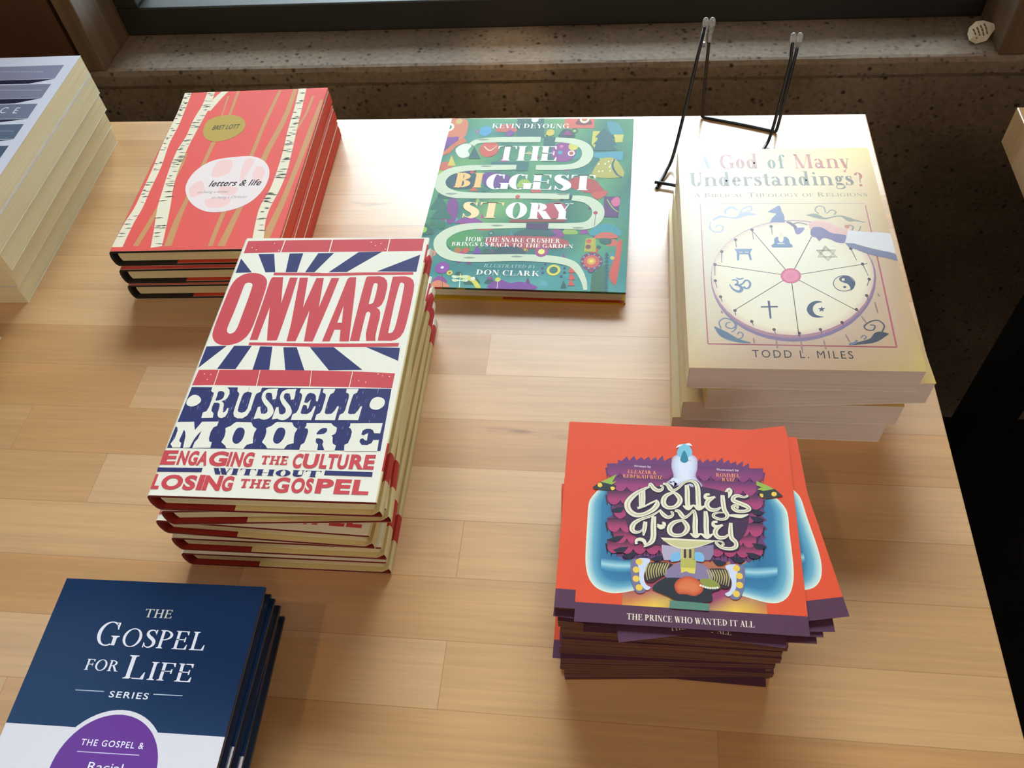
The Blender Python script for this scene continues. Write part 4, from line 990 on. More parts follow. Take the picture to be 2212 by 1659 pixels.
 ('P','#a83f70',5,0,[101.8,80.2,100.8,78.3,99.4,76.9,97.7,76.3,96.1,76.7,94.8,77.9,94.1,79.8]),
 ('P','#54304f',4,0,[100.5,83.1,103.8,83.2,101.2,75.4]),
 ('P','#54304f',4,0,[103,83.2,106.2,83.4,103.5,73.5]),
 ('P','#54304f',4,0,[105.8,83.4,109,83.5,107.1,74.4]),
 ('P','#54304f',4,0,[108,83.5,111.2,83.7,109.5,76.3]),
 ('V',['#54304f','#54304f','#a83f70','#a83f70'],5,[101.8,86,110.1,86.4,109.4,80.3,101.7,79.9]),
 ('P','#a83f70',5,0,[109.4,80.3,108.4,78.4,107,77,105.3,76.5,103.7,76.8,102.5,78,101.7,79.9]),
 ('P','#5e3160',4,0,[18.4,91.7,21.8,91.8,19.9,83.7]),
 ('P','#5e3160',4,0,[20.9,91.8,24.3,92,22.5,81.7]),
 ('P','#5e3160',4,0,[23.9,91.9,27.3,92.1,26.2,82.6]),
 ('P','#5e3160',4,0,[26.2,92.1,29.6,92.2,28.4,84.6]),
 ('V',['#5e3160','#5e3160','#a24072','#a24072'],5,[19.5,94.7,28.2,95.1,28,88.7,20,88.3]),
 ('P','#a24072',5,0,[28,88.7,27.1,86.7,25.8,85.3,24.1,84.8,22.3,85.2,20.9,86.4,20,88.3]),
 ('P','#5e3160',4,0,[26.4,91.7,29.8,91.9,27.8,83.8]),
 ('P','#5e3160',4,0,[28.9,91.9,32.3,92,30.4,81.8]),
 ('P','#5e3160',4,0,[31.9,92,35.2,92.2,34.1,82.7]),
 ('P','#5e3160',4,0,[34.2,92.2,37.5,92.3,36.4,84.8]),
 ('V',['#5e3160','#5e3160','#a24072','#a24072'],5,[27.5,94.8,36.2,95.2,35.9,88.8,27.9,88.4]),
 ('P','#a24072',5,0,[35.9,88.8,35,86.8,33.7,85.5,32,84.9,30.3,85.3,28.9,86.5,27.9,88.4]),
 ('P','#5e3160',4,0,[34.4,91.8,37.8,92,35.7,83.9]),
 ('P','#5e3160',4,0,[36.9,92,40.3,92.1,38.2,81.9]),
 ('P','#5e3160',4,0,[39.9,92.1,43.2,92.3,42,82.8]),
 ('P','#5e3160',4,0,[42.2,92.2,45.5,92.4,44.2,84.8]),
 ('V',['#5e3160','#5e3160','#a24072','#a24072'],5,[35.5,94.8,44.1,95.3,43.8,88.9,35.9,88.5]),
 ('P','#a24072',5,0,[43.8,88.9,43,86.9,41.6,85.5,39.9,85,38.2,85.4,36.8,86.6,35.9,88.5]),
 ('P','#5e3160',4,0,[42.4,91.9,45.7,92.1,43.6,84]),
 ('P','#5e3160',4,0,[44.9,92,48.2,92.2,46.1,82]),
 ('P','#5e3160',4,0,[47.8,92.2,51.1,92.4,49.8,82.9]),
 ('P','#5e3160',4,0,[50.1,92.3,53.4,92.5,52.1,85]),
 ('V',['#5e3160','#5e3160','#a24072','#a24072'],5,[43.5,94.9,52.1,95.4,51.7,89,43.8,88.6]),
 ('P','#a24072',5,0,[51.7,89,50.8,87,49.5,85.7,47.8,85.1,46.1,85.5,44.7,86.7,43.8,88.6]),
 ('P','#5e3160',4,0,[50.3,92,53.6,92.2,51.5,84.1]),
 ('P','#5e3160',4,0,[52.8,92.2,56.1,92.3,53.9,82.1]),
 ('P','#5e3160',4,0,[55.7,92.3,59,92.5,57.6,83]),
 ('P','#5e3160',4,0,[58,92.4,61.3,92.6,59.9,85]),
 ('V',['#5e3160','#5e3160','#a24072','#a24072'],5,[51.5,95,60,95.5,59.6,89.1,51.7,88.7]),
 ('P','#a24072',5,0,[59.6,89.1,58.7,87.1,57.3,85.8,55.6,85.2,53.9,85.6,52.6,86.8,51.7,88.7]),
 ('P','#5e3160',4,0,[58.2,92.1,61.5,92.3,59.3,84.2]),
 ('P','#5e3160',4,0,[60.7,92.2,64,92.4,61.7,82.2]),
 ('P','#5e3160',4,0,[63.6,92.4,66.9,92.6,65.4,83.1]),
 ('P','#5e3160',4,0,[65.9,92.5,69.2,92.7,67.7,85.2]),
 ('V',['#5e3160','#5e3160','#a24072','#a24072'],5,[59.4,95.1,67.9,95.5,67.5,89.2,59.6,88.8]),
 ('P','#a24072',5,0,[67.5,89.2,66.5,87.2,65.1,85.8,63.4,85.3,61.8,85.7,60.4,86.9,59.6,88.8]),
 ('P','#5e3160',4,0,[66.1,92.2,69.4,92.4,67.1,84.3]),
 ('P','#5e3160',4,0,[68.6,92.3,71.9,92.5,69.5,82.3]),
 ('P','#5e3160',4,0,[71.5,92.5,74.8,92.7,73.2,83.2]),
 ('P','#5e3160',4,0,[73.7,92.6,77,92.8,75.5,85.3]),
 ('V',['#5e3160','#5e3160','#a24072','#a24072'],5,[67.3,95.2,75.8,95.6,75.3,89.3,67.4,88.9]),
 ('P','#a24072',5,0,[75.3,89.3,74.3,87.3,72.9,86,71.2,85.4,69.6,85.8,68.2,87,67.4,88.9]),
 ('P','#5e3160',4,0,[73.9,92.3,77.2,92.5,74.9,84.4]),
 ('P','#5e3160',4,0,[76.4,92.4,79.7,92.6,77.2,82.4]),
 ('P','#5e3160',4,0,[79.3,92.6,82.6,92.7,80.9,83.3]),
 ('P','#5e3160',4,0,[81.5,92.7,84.8,92.9,83.3,85.4]),
 ('V',['#5e3160','#5e3160','#a24072','#a24072'],5,[75.2,95.3,83.6,95.7,83,89.4,75.2,89]),
 ('P','#a24072',5,0,[83,89.4,82.1,87.4,80.7,86,79,85.5,77.3,85.9,76,87.1,75.2,89]),
 ('P','#5e3160',4,0,[81.7,92.4,85,92.5,82.6,84.5]),
 ('P','#5e3160',4,0,[84.2,92.5,87.5,92.7,85,82.5]),
 ('P','#5e3160',4,0,[87.1,92.7,90.4,92.8,88.7,83.4]),
 ('P','#5e3160',4,0,[89.3,92.8,92.6,93,91,85.5]),
 ('V',['#5e3160','#5e3160','#a24072','#a24072'],5,[83,95.3,91.4,95.8,90.8,89.5,83,89.1]),
 ('P','#a24072',5,0,[90.8,89.5,89.8,87.5,88.4,86.2,86.7,85.6,85.1,86,83.8,87.2,83,89.1]),
 ('P','#5e3160',4,0,[89.5,92.5,92.8,92.6,90.3,84.6]),
 ('P','#5e3160',4,0,[92,92.6,95.3,92.8,92.7,82.6]),
 ('P','#5e3160',4,0,[94.8,92.7,98.1,92.9,96.3,83.5]),
 ('P','#5e3160',4,0,[97.1,92.9,100.4,93,98.7,85.6]),
 ('V',['#5e3160','#5e3160','#a24072','#a24072'],5,[90.8,95.4,99.2,95.9,98.5,89.6,90.8,89.2]),
 ('P','#a24072',5,0,[98.5,89.6,97.5,87.6,96.1,86.2,94.4,85.7,92.8,86.1,91.5,87.3,90.8,89.2]),
 ('P','#5e3160',4,0,[97.3,92.5,100.6,92.7,98,84.7]),
 ('P','#5e3160',4,0,[99.7,92.7,103,92.8,100.3,82.8]),
 ('P','#5e3160',4,0,[102.6,92.8,105.9,93,104,83.7]),
 ('P','#5e3160',4,0,[104.8,93,108.1,93.1,106.3,85.7]),
 ('V',['#5e3160','#5e3160','#a24072','#a24072'],5,[98.6,95.5,107,96,106.2,89.7,98.5,89.3]),
 ('P','#a24072',5,0,[106.2,89.7,105.2,87.7,103.8,86.3,102.1,85.8,100.5,86.2,99.2,87.4,98.5,89.3]),
 ('P','#6a3768',4,0,[14.1,101.5,17.5,101.7,15.6,93.4]),
 ('P','#6a3768',4,0,[16.6,101.7,20.1,101.8,18.2,91.3]),
 ('P','#6a3768',4,0,[19.6,101.8,23,102,22,92.2]),
 ('P','#6a3768',4,0,[22,101.9,25.4,102.1,24.3,94.3]),
 ('V',['#6a3768','#6a3768','#8a3d70','#8a3d70'],5,[15.2,104.6,23.9,105,23.8,98.5,15.7,98.1]),
 ('P','#8a3d70',5,0,[23.8,98.5,22.9,96.5,21.5,95,19.8,94.5,18.1,94.9,16.6,96.2,15.7,98.1]),
 ('P','#6a3768',4,0,[22.2,101.6,25.6,101.8,23.6,93.5]),
 ('P','#6a3768',4,0,[24.7,101.7,28.1,101.9,26.2,91.4]),
 ('P','#6a3768',4,0,[27.7,101.9,31.1,102,30,92.3]),
 ('P','#6a3768',4,0,[30.1,102,33.5,102.2,32.3,94.4]),
 ('V',['#6a3768','#6a3768','#8a3d70','#8a3d70'],5,[23.3,104.7,32,105.1,31.8,98.6,23.7,98.2]),
 ('P','#8a3d70',5,0,[31.8,98.6,30.9,96.6,29.6,95.1,27.9,94.6,26.1,95,24.7,96.2,23.7,98.2]),
 ('P','#6a3768',4,0,[30.3,101.7,33.7,101.8,31.7,93.6]),
 ('P','#6a3768',4,0,[32.8,101.8,36.2,102,34.2,91.5]),
 ('P','#6a3768',4,0,[35.8,102,39.2,102.1,38,92.4]),
 ('P','#6a3768',4,0,[38.1,102.1,41.5,102.2,40.3,94.5]),
 ('V',['#6a3768','#6a3768','#8a3d70','#8a3d70'],5,[31.4,104.7,40.1,105.2,39.9,98.7,31.8,98.3]),
 ('P','#8a3d70',5,0,[39.9,98.7,39,96.7,37.6,95.2,35.9,94.6,34.1,95,32.7,96.3,31.8,98.3]),
 ('P','#6a3768',4,0,[38.3,101.8,41.7,101.9,39.6,93.7]),
 ('P','#6a3768',4,0,[40.9,101.9,44.3,102,42.2,91.6]),
 ('P','#6a3768',4,0,[43.8,102,47.2,102.2,45.9,92.5]),
 ('P','#6a3768',4,0,[46.2,102.1,49.5,102.3,48.2,94.6]),
 ('V',['#6a3768','#6a3768','#8a3d70','#8a3d70'],5,[39.5,104.8,48.2,105.2,47.8,98.8,39.8,98.3]),
 ('P','#8a3d70',5,0,[47.8,98.8,46.9,96.7,45.5,95.3,43.8,94.7,42.1,95.1,40.7,96.4,39.8,98.3]),
 ('P','#6a3768',4,0,[46.4,101.8,49.7,102,47.6,93.7]),
 ('P','#6a3768',4,0,[48.9,102,52.3,102.1,50.1,91.7]),
 ('P','#6a3768',4,0,[51.9,102.1,55.2,102.3,53.8,92.6]),
 ('P','#6a3768',4,0,[54.2,102.2,57.5,102.4,56.2,94.7]),
 ('V',['#6a3768','#6a3768','#8a3d70','#8a3d70'],5,[47.5,104.9,56.2,105.3,55.8,98.8,47.8,98.4]),
 ('P','#8a3d70',5,0,[55.8,98.8,54.9,96.8,53.5,95.4,51.8,94.8,50.1,95.2,48.7,96.5,47.8,98.4]),
 ('P','#6a3768',4,0,[54.4,101.9,57.7,102.1,55.5,93.8]),
 ('P','#6a3768',4,0,[56.9,102,60.3,102.2,58,91.8]),
 ('P','#6a3768',4,0,[59.8,102.2,63.2,102.3,61.7,92.7]),
 ('P','#6a3768',4,0,[62.1,102.3,65.5,102.5,64.1,94.8]),
 ('V',['#6a3768','#6a3768','#8a3d70','#8a3d70'],5,[55.6,105,64.2,105.4,63.8,98.9,55.8,98.5]),
 ('P','#8a3d70',5,0,[63.8,98.9,62.8,96.9,61.4,95.5,59.7,94.9,58,95.3,56.6,96.6,55.8,98.5]),
 ('P','#6a3768',4,0,[62.4,102,65.7,102.1,63.4,93.9]),
 ('P','#6a3768',4,0,[64.9,102.1,68.2,102.3,65.9,91.9]),
 ('P','#6a3768',4,0,[67.8,102.2,71.1,102.4,69.6,92.8]),
 ('P','#6a3768',4,0,[70.1,102.4,73.4,102.5,71.9,94.8]),
 ('V',['#6a3768','#6a3768','#8a3d70','#8a3d70'],5,[63.6,105,72.2,105.5,71.7,99,63.7,98.6]),
 ('P','#8a3d70',5,0,[71.7,99,70.7,97,69.3,95.6,67.6,95,65.9,95.4,64.6,96.7,63.7,98.6]),
 ('P','#6a3768',4,0,[70.3,102,73.6,102.2,71.3,94]),
 ('P','#6a3768',4,0,[72.8,102.2,76.1,102.3,73.7,92]),
 ('P','#6a3768',4,0,[75.7,102.3,79.1,102.5,77.4,92.9]),
 ('P','#6a3768',4,0,[78,102.4,81.3,102.6,79.8,94.9]),
 ('V',['#6a3768','#6a3768','#8a3d70','#8a3d70'],5,[71.5,105.1,80.1,105.5,79.6,99.1,71.6,98.7]),
 ('P','#8a3d70',5,0,[79.6,99.1,78.6,97.1,77.2,95.7,75.5,95.1,73.8,95.5,72.5,96.8,71.6,98.7]),
 ('P','#6a3768',4,0,[78.2,102.1,81.5,102.3,79.1,94.1]),
 ('P','#6a3768',4,0,[80.7,102.2,84,102.4,81.5,92]),
 ('P','#6a3768',4,0,[83.6,102.4,87,102.6,85.2,93]),
 ('P','#6a3768',4,0,[85.9,102.5,89.2,102.7,87.6,95]),
 ('V',['#6a3768','#6a3768','#8a3d70','#8a3d70'],5,[79.5,105.2,88,105.6,87.4,99.2,79.5,98.7]),
 ('P','#8a3d70',5,0,[87.4,99.2,86.4,97.1,85,95.7,83.3,95.2,81.6,95.6,80.3,96.8,79.5,98.7]),
 ('P','#6a3768',4,0,[86.1,102.2,89.4,102.4,87,94.2]),
 ('P','#6a3768',4,0,[88.6,102.3,91.9,102.5,89.3,92.1]),
 ('P','#6a3768',4,0,[91.5,102.5,94.8,102.6,93,93]),
 ('P','#6a3768',4,0,[93.8,102.6,97.1,102.8,95.4,95.1]),
 ('V',['#6a3768','#6a3768','#8a3d70','#8a3d70'],5,[87.4,105.2,95.9,105.7,95.2,99.2,87.4,98.8]),
 ('P','#8a3d70',5,0,[95.2,99.2,94.2,97.2,92.8,95.8,91.1,95.2,89.5,95.6,88.2,96.9,87.4,98.8]),
 ('P','#6a3768',4,0,[94,102.3,97.3,102.4,94.7,94.3]),
 ('P','#6a3768',4,0,[96.5,102.4,99.8,102.6,97.1,92.2]),
 ('P','#6a3768',4,0,[99.3,102.5,102.6,102.7,100.8,93.1]),
 ('P','#6a3768',4,0,[101.6,102.7,104.9,102.8,103.2,95.2]),
 ('V',['#6a3768','#6a3768','#8a3d70','#8a3d70'],5,[95.3,105.3,103.8,105.7,103,99.3,95.2,98.9]),
 ('P','#8a3d70',5,0,[103,99.3,102,97.3,100.6,95.9,98.9,95.3,97.2,95.7,96,97,95.2,98.9]),
 ('P','#6a3768',4,0,[101.8,102.3,105.1,102.5,102.5,94.3]),
 ('P','#6a3768',4,0,[104.3,102.5,107.6,102.6,104.8,92.3]),
 ('P','#6a3768',4,0,[107.2,102.6,110.5,102.8,108.5,93.2]),
 ('P','#6a3768',4,0,[109.4,102.7,112.7,102.9,110.9,95.3]),
 ('V',['#6a3768','#6a3768','#8a3d70','#8a3d70'],5,[103.1,105.3,111.6,105.8,110.8,99.4,103,99]),
 ('P','#8a3d70',5,0,[110.8,99.4,109.8,97.4,108.4,96,106.7,95.4,105,95.8,103.8,97.1,103,99]),
 ('P','#28263a',6,0,[18.4,71.4,22.4,73.5,27.6,74.3,24.6,70.1,21.3,69.7]),
 ('P','#28263a',6,0,[17.9,51.9,21.9,53.9,26.9,54.7,24,50.7,20.8,50.3]),
 ('P','#28263a',6,0,[20.6,44.9,24.6,46.9,29.6,47.6,26.7,43.7,23.5,43.3]),
 ('P','#28263a',6,0,[25.7,41.3,29.6,43.3,34.6,44.1,31.7,40.2,28.5,39.8]),
 ('P','#28263a',6,0,[32.7,39.6,36.6,41.6,41.5,42.3,38.6,38.4,35.5,38]),
 ('P','#28263a',6,0,[110,74.8,106.2,76.4,101.2,76.6,103.9,72.8,107.1,72.8]),
 ('P','#28263a',6,0,[109.7,70.2,105.8,71.8,100.9,72,103.6,68.3,106.8,68.2]),
 ('P','#28263a',6,0,[109.8,52.4,106,53.9,101.2,54.1,103.8,50.5,106.9,50.5]),
 ('P','#28263a',6,0,[105.9,46.2,102.2,47.7,97.4,47.9,100,44.4,103.1,44.3]),
 ('P','#28263a',6,0,[97.1,43,93.3,44.5,88.5,44.6,91.2,41.1,94.2,41.1]),
 ('P','#28263a',6,0,[86.3,40.8,82.6,42.2,77.7,42.4,80.5,38.9,83.6,38.9]),
 ('P','#28263a',6,0,[42.5,40.7,46.5,42.7,51.4,43.4,48.4,39.6,45.3,39.2]),
 ('P','#452a48',6,3,[28.1,73.7,34.2,84.7,50.8,90.4,75.6,90.5,94.7,84.4,101,73.1,96,57.1,83.9,49.8,63.3,49.6,40.5,50.5,29.4,59.9]),
 ('G',['#b9a9c0','#cfd2e6','#dfe3f0'],7,4,[0,2,5],[56.3,110.8,59.5,113.5,63.3,115.3,68,113.9,71.3,111,71.4,103.8,70.2,97.5,73.5,90.4,52.9,91.8,56.6,96.8,55.4,104.2]),
 ('P','#7fc0d8',8,4,[59,114.5,60.9,119.7,63.9,121.8,67.1,120,68.6,114.9,65.8,111.6,61.1,111.4]),
 ('P','#2f8096',9,4,[63.6,116.6,66,110.4,65.2,108.2,63.4,107.3,61.5,108.3,61.1,110.5]),
 ('P','#f0eef2',9,3,[58.5,118.3,60.2,120.7,62.9,121.1,60.5,119.3]),
 ('P','#f0eef2',9,3,[64.5,121.4,67,122.3,68.8,120.1,66.9,120.6]),
 ('T','#f0e2e6',7,'sans','Written by',32.1,102.8,10.6,1.51,0,0),
 ('T','#ef9a5c',7,'bodoni','ELEAZAR &',28.2,98.1,18,2.49,0,0),
 ('T','#ef9a5c',7,'bodoni','REBEKAH RUIZ',25.2,94.7,24.4,2.59,0,0),
 ('T','#f0e2e6',7,'sans','Illustrated by',83.3,102.9,13.4,1.48,0,0),
 ('T','#ef9a5c',7,'bodoni','ROMMEL',82.7,98.4,14.4,2.58,0,0),
 ('T','#ef9a5c',7,'bodoni','RUIZ',86.1,95.4,7.8,2.44,0,0),
 ('P','#9ab24a',7,0,[11.5,90.8,21.4,96.9,18.9,91.2,21.5,91.9,18.4,89,21.5,88.9,12.1,87.2]),
 ('P','#33383a',8,0,[6.7,86.7,11.4,91,21.6,88.7,20.1,84.9,8,85.7]),
 ('P','#f1c84e',9,3,[11.2,90.3,12.4,89.6,12.7,87.9,11.3,87,10,87.8,10,89.5]),
 ('P','#f1c84e',9,3,[17.9,87.5,20,87.8,20.6,86.2,18.7,85.3]),
 ('P','#9ab24a',7,0,[106.8,96.5,113.5,93.5,117.3,91,110.2,89.7,107,90.4,109.4,92.3,106.6,93.4]),
 ('P','#33383a',8,0,[106.6,88.6,117.4,91.5,122,86.6,112.8,84.4,108.3,85.1]),
 ('P','#f1c84e',9,3,[116.7,89.4,118.2,88.7,118.1,87.1,116.5,86.1,115.2,86.9,115.4,88.6]),
 ('P','#f1c84e',9,3,[108.2,87.5,110.2,87.4,109.8,85.2,108.5,85.6]),
 ('P','#777596',7,4,[31.5,39.2,35.6,40.1,37.6,39.4,35.7,32.8,36.2,26.5,39.7,20.5,34.9,19.1,31.9,25.2,31,32.5]),
 ('P','#d3d8ea',8,4,[35.1,40.1,42.1,40.3,40.8,35.8,38.7,29.8,39.9,24.6,42.6,22.8,40.1,21,36.5,25.5,35.9,32.8]),
 ('E','#efc750',9,35.9,38.2,2,2,0,12),
 ('E','#efc750',9,34.3,33.2,2,2,0,12),
 ('E','#efc750',9,34.3,27.6,2,2,0,12),
 ('E','#efc750',9,36.1,22.3,2,2,0,12),
 ('P','#38262c',7,3,[41.6,38,54.3,38.4,55.2,34,48.4,29.4,43.5,25.9,39.6,26.7,39.2,30.9]),
 ('S','#b5a56a',8,[0.7,0.8,0.4],4,[41.4,37.6,40,33.1,40.8,27.3]),
 ('S','#b5a56a',8,[0.7,0.8,0.4],4,[42.8,37.7,41.4,33.2,42.2,27.8]),
 ('S','#b5a56a',8,[0.7,0.8,0.4],4,[44.3,37.8,42.8,33.2,43.5,28.3]),
 ('S','#b5a56a',8,[0.7,0.8,0.4],4,[45.8,37.9,44.2,33.3,44.9,28.8]),
 ('S','#b5a56a',8,[0.7,0.8,0.4],4,[47.2,38,45.7,33.4,46.2,29.3]),
 ('S','#b5a56a',8,[0.7,0.8,0.4],4,[48.7,38.1,47.1,33.5,47.6,29.9]),
 ('S','#b5a56a',8,[0.7,0.8,0.4],4,[50.2,38.2,48.5,33.6,49,30.4]),
 ('S','#b5a56a',8,[0.7,0.8,0.4],4,[51.6,38.3,49.9,33.7,50.3,30.9]),
 ('S','#b5a56a',8,[0.7,0.8,0.4],4,[53.1,38.4,51.3,33.8,51.7,31.4]),
 ('P','#777596',7,4,[95.8,39.1,91.9,39.5,89.9,38.5,91.4,32.3,90.6,26.1,87,19.7,91.6,19,94.8,25.3,96,32.6]),
 ('P','#d3d8ea',8,4,[92.3,39.5,85.5,38.9,86.6,34.6,88.4,29,87,23.8,84.2,21.6,86.5,20.2,90.3,25,91.2,32.3]),
 ('E','#efc750',9,91.5,37.6,2,2,0,12),
 ('E','#efc750',9,92.8,32.9,2,2,0,12),
 ('E','#efc750',9,92.6,27.4,2,2,0,12),
 ('E','#efc750',9,90.5,22,2,2,0,12),
 ('P','#38262c',7,3,[86,36.7,73.4,35.6,72.3,31.1,78.8,27.4,83.4,24.6,87.3,25.8,87.9,30]),
 ('S','#b5a56a',8,[0.7,0.8,0.4],4,[86.1,36.4,87.2,32,86.2,26.3]),
 ('S','#b5a56a',8,[0.7,0.8,0.4],4,[84.7,36.3,85.8,32,84.9,26.6]),
 ('S','#b5a56a',8,[0.7,0.8,0.4],4,[83.2,36.2,84.5,31.9,83.5,26.9]),
 ('S','#b5a56a',8,[0.7,0.8,0.4],4,[81.8,36.1,83.1,31.8,82.2,27.3]),
 ('S','#b5a56a',8,[0.7,0.8,0.4],4,[80.3,36,81.7,31.7,80.9,27.6]),
 ('S','#b5a56a',8,[0.7,0.8,0.4],4,[78.9,35.9,80.3,31.6,79.6,27.9]),
 ('S','#b5a56a',8,[0.7,0.8,0.4],4,[77.5,35.8,78.9,31.5,78.3,28.2]),
 ('S','#b5a56a',8,[0.7,0.8,0.4],4,[76,35.8,77.5,31.4,77,28.6]),
 ('S','#b5a56a',8,[0.7,0.8,0.4],4,[74.6,35.7,76.1,31.3,75.7,28.9]),
 ('V',['c9c184','b9ad60','b9ad60','c9c184'],7,[60.1,48.5,68,49,67.6,41.7,59.9,41.2]),
 ('P','#4a2f33',8,0,[61.8,47.8,63.2,47.9,63.1,42.3,61.7,42.2]),
 ('P','#4a2f33',8,0,[64.9,48,66.2,48,66.1,42.5,64.7,42.4]),
 ('P','#b4a8bd',6,0,[49,50,60.1,49,59.9,40.7,50.3,40.1,49.1,44.9]),
 ('P','#8d7f9a',6,0,[68,49.4,79.1,51.8,78.8,45.4,76.8,41.7,67.8,41.2]),
 ('P','#7db9de',8,4,[54.3,39.6,54.2,42.6,55.5,45,58.1,45.8,59.6,45.5,59.5,40.8,56.8,39.8]),
 ('P','#7db9de',8,4,[73.1,40.8,73.4,43.8,72.2,46,69.7,46.5,68.1,46,68,41.3,70.6,40.6]),
 ('P','#bcb458',9,0,[60,41.6,68.8,41.5,68.3,36.1,59.6,36.2]),
 ('P','#e2cf5c',9,0,[59.9,36.2,68.3,36.1,67.7,32.7,64.8,33,62.9,34,60,32.7]),
 ('P','#8a7a9a',7,3,[50.3,31.6,59.2,39.6,71.8,39.3,78.3,32.3,73.3,27.8,56.1,27.8]),
 ('P','#2a2d35',8,3,[43.5,22.3,48.4,27.8,55.1,29.6,71.5,29.3,80,27.2,81.7,24.2,76.9,21.9,76.7,16.8,67.2,15.2,57.8,15.6,52.1,18.2,47.4,20]),
 ('P','#5b8472',9,0,[53.5,15.8,75.2,15.2,75,10.9,53,11]),
 ('G',['#b8482c','#d86a3e','#dd7a48'],9,4,[0,2,4],[56,24.6,58,28.4,62.9,30.8,67.7,30.1,71.8,26.7,71.7,22.1,67.3,19.2,62.6,19.9,57.9,20.1]),
 ('P','#8f9440',9,3,[70.5,29.2,75.3,30.2,80,28.3,81.8,25.3,77.9,24,72.3,25.9]),
 ('E','#e9e3d2',10,70.9,25.8,0.7,0.7,0,8),
 ('E','#e9e3d2',10,72.2,25.3,0.7,0.7,0,8),
 ('E','#e9e3d2',10,73.5,24.9,0.7,0.7,0,8),
 ('E','#e9e3d2',10,74.8,24.6,0.7,0.7,0,8),
 ('E','#e9e3d2',10,76.1,24.5,0.7,0.7,0,8),
 ('E','#e9e3d2',10,77.5,24.6,0.7,0.7,0,8),
 ('E','#e9e3d2',10,78.8,24.7,0.7,0.7,0,8),
 ('E','#e9e3d2',10,80.2,25,0.7,0.7,0,8),
 ('S','#2c2138',10,[2.5,3.5,4.5,5,5,4.6,3.9,4.3,4.5,2.7],4,[42.1,88.5,37,85.6,32.1,81.6,28.8,76.3,29.9,71.2,33.9,68.5,38.8,69.2,44,72.5,46.8,76.3,46.6,79.1]),
 ('S','#2c2138',10,[2.5,2.5,2.5,3.1],4,[46.8,79.3,43.1,77.3,39.1,74.8,34.9,73.1]),
 ('S','#2c2138',10,[3.9,4.1,3.7],4,[38.2,86.6,38.2,79.6,38,74.5]),
 ('S','#2c2138',10,[2.3,2.4,2.3],4,[36,84.9,36.2,78.5,36.4,73.9]),
 ('S','#2c2138',10,[2.3,3.3,4.2,3.7,3.1,2.5,2.8],4,[41.5,89,42.7,90.6,44.8,87.5,47.6,86.1,49.9,87.2,50,89.3,48.7,89.4]),
 ('S','#2c2138',10,[2.9,3.9,4.5,4.5,3.9,3.7,4.3,4.5,3.9,2.7],4,[56.6,85.2,52.5,82.9,50.6,79.8,50.8,76.5,53.2,74.6,56.8,75,59.7,77.5,60.5,80.8,58.6,84,56.4,85.3]),
 ('S','#2c2138',10,[2.7,3.5,4.3,3.3,2.7,2.7,2.9,4.1,4.4,4.4,4.4],4,[50.3,91,53,90.5,54.8,87.8,56.6,86.6,59.9,88.6,63.6,92.7,67.3,93.9,70.3,92.4,71.4,87.9,71.4,81.4,71.6,76.1]),
 ('S','#2c2138',10,[3.9,4.4,4.4,4.4],4,[64.8,90.9,65.1,85.7,64.9,80.1,65.2,75.3]),
 ('S','#2c2138',10,[2,3.9,2.5,3.9,2],4,[62.2,76.5,65.2,74.6,68.7,77,71.6,74.7,76,77.4]),
 ('S','#2c2138',10,[2.8,3.1,3.6,3.3,2.8],4,[78.5,85,76.1,84.7,75.9,82.5,78.4,82.3,81.7,83.4]),
 ('S','#2c2138',10,[2.8,4.1,4.3,4.1,3.3,2.5],4,[80.4,82.6,77.4,80.3,76.5,77,78.7,74.5,82.3,74.7,84.8,76.6]),
 ('S','#2c2138',10,[3.7,4.2,4.2,3.9,3.2,3.2,3.3,3,2.5,2.1],4,[86.2,85,86.2,79.9,86.7,74.9,88.3,71.8,87.3,69,83.6,68.4,80.3,69.8,80.4,71.7,83,72.8,86.5,72.9]),
 ('S','#2c2138',10,[2.3,3.5,3.7,1.8],4,[88.6,71.3,92.7,71.1,96.7,71.1,100.8,72.6]),
 ('S','#2c2138',10,[1.7,4.5,3.7,1.7],4,[87.7,87.4,90.3,88.8,90.6,86.1,89.5,83.1]),
 ('S','#2c2138',10,[2.8,2.7,3.5,3.9,4.2,4.3,4.3,3.7,3.4,3.6,3.7,3.1,2.7,2.9],4,[101.3,85.5,99,84.2,95.5,85,93,84.2,92.5,81.6,96,79.9,100.2,78,101.3,76,98.4,74.5,94.1,74.6,91.8,76.5,92.8,78.2,94.8,77.7,94.2,76.3]),
 ('S','#2c2138',10,[2.7,4,3.6,3.1,2.5,2.8],4,[48.2,72.8,50.4,69.7,53.1,67.9,55.7,69.3,56,71.3,54.8,71.3]),
 ('S','#2c2138',10,[2.3,2.9,3.3,4.1,4.5,3.7,2.7,2.3],4,[48.2,72,43.2,68.3,37.2,65.7,33,62.8,31.7,59.1,33.3,57,36.4,57.4,38.8,60]),
 ('S','#2c2138',10,[3.7,4,2.3],4,[39.6,64.3,39.2,60,38.5,54.9]),
 ('S','#2c2138',10,[4.1,4.6,4.6,4.2,2.2],4,[44.8,68.2,44.4,61.6,44.4,55,43.2,51,38.9,47.6]),
 ('S','#2c2138',10,[3,3,3.5,3.7,3.1],4,[34.5,49.1,34.3,51.2,36.5,52.3,38.9,51.5,39.7,49]),
 ('S','#2c2138',10,[2.3,3.2,3.4,2.7,2.8],4,[46.7,62.9,48.7,61.8,50.8,62.4,51,63.9,49.6,64.1]),
 ('S','#2c2138',10,[2.3,3.1,3.1],4,[46.7,61.8,48.7,60.5,51,61.6]),
 ('S','#2c2138',10,[2.7,3.8,4.4,4.4,3.8,3.5,4.2,4.4,3.9,2.6],4,[62,66.6,57.1,64.8,54.2,61.5,54.2,58,56.9,56.2,61.2,56.8,64,59.7,64.3,62.8,62.6,65.6,61.1,66.9]),
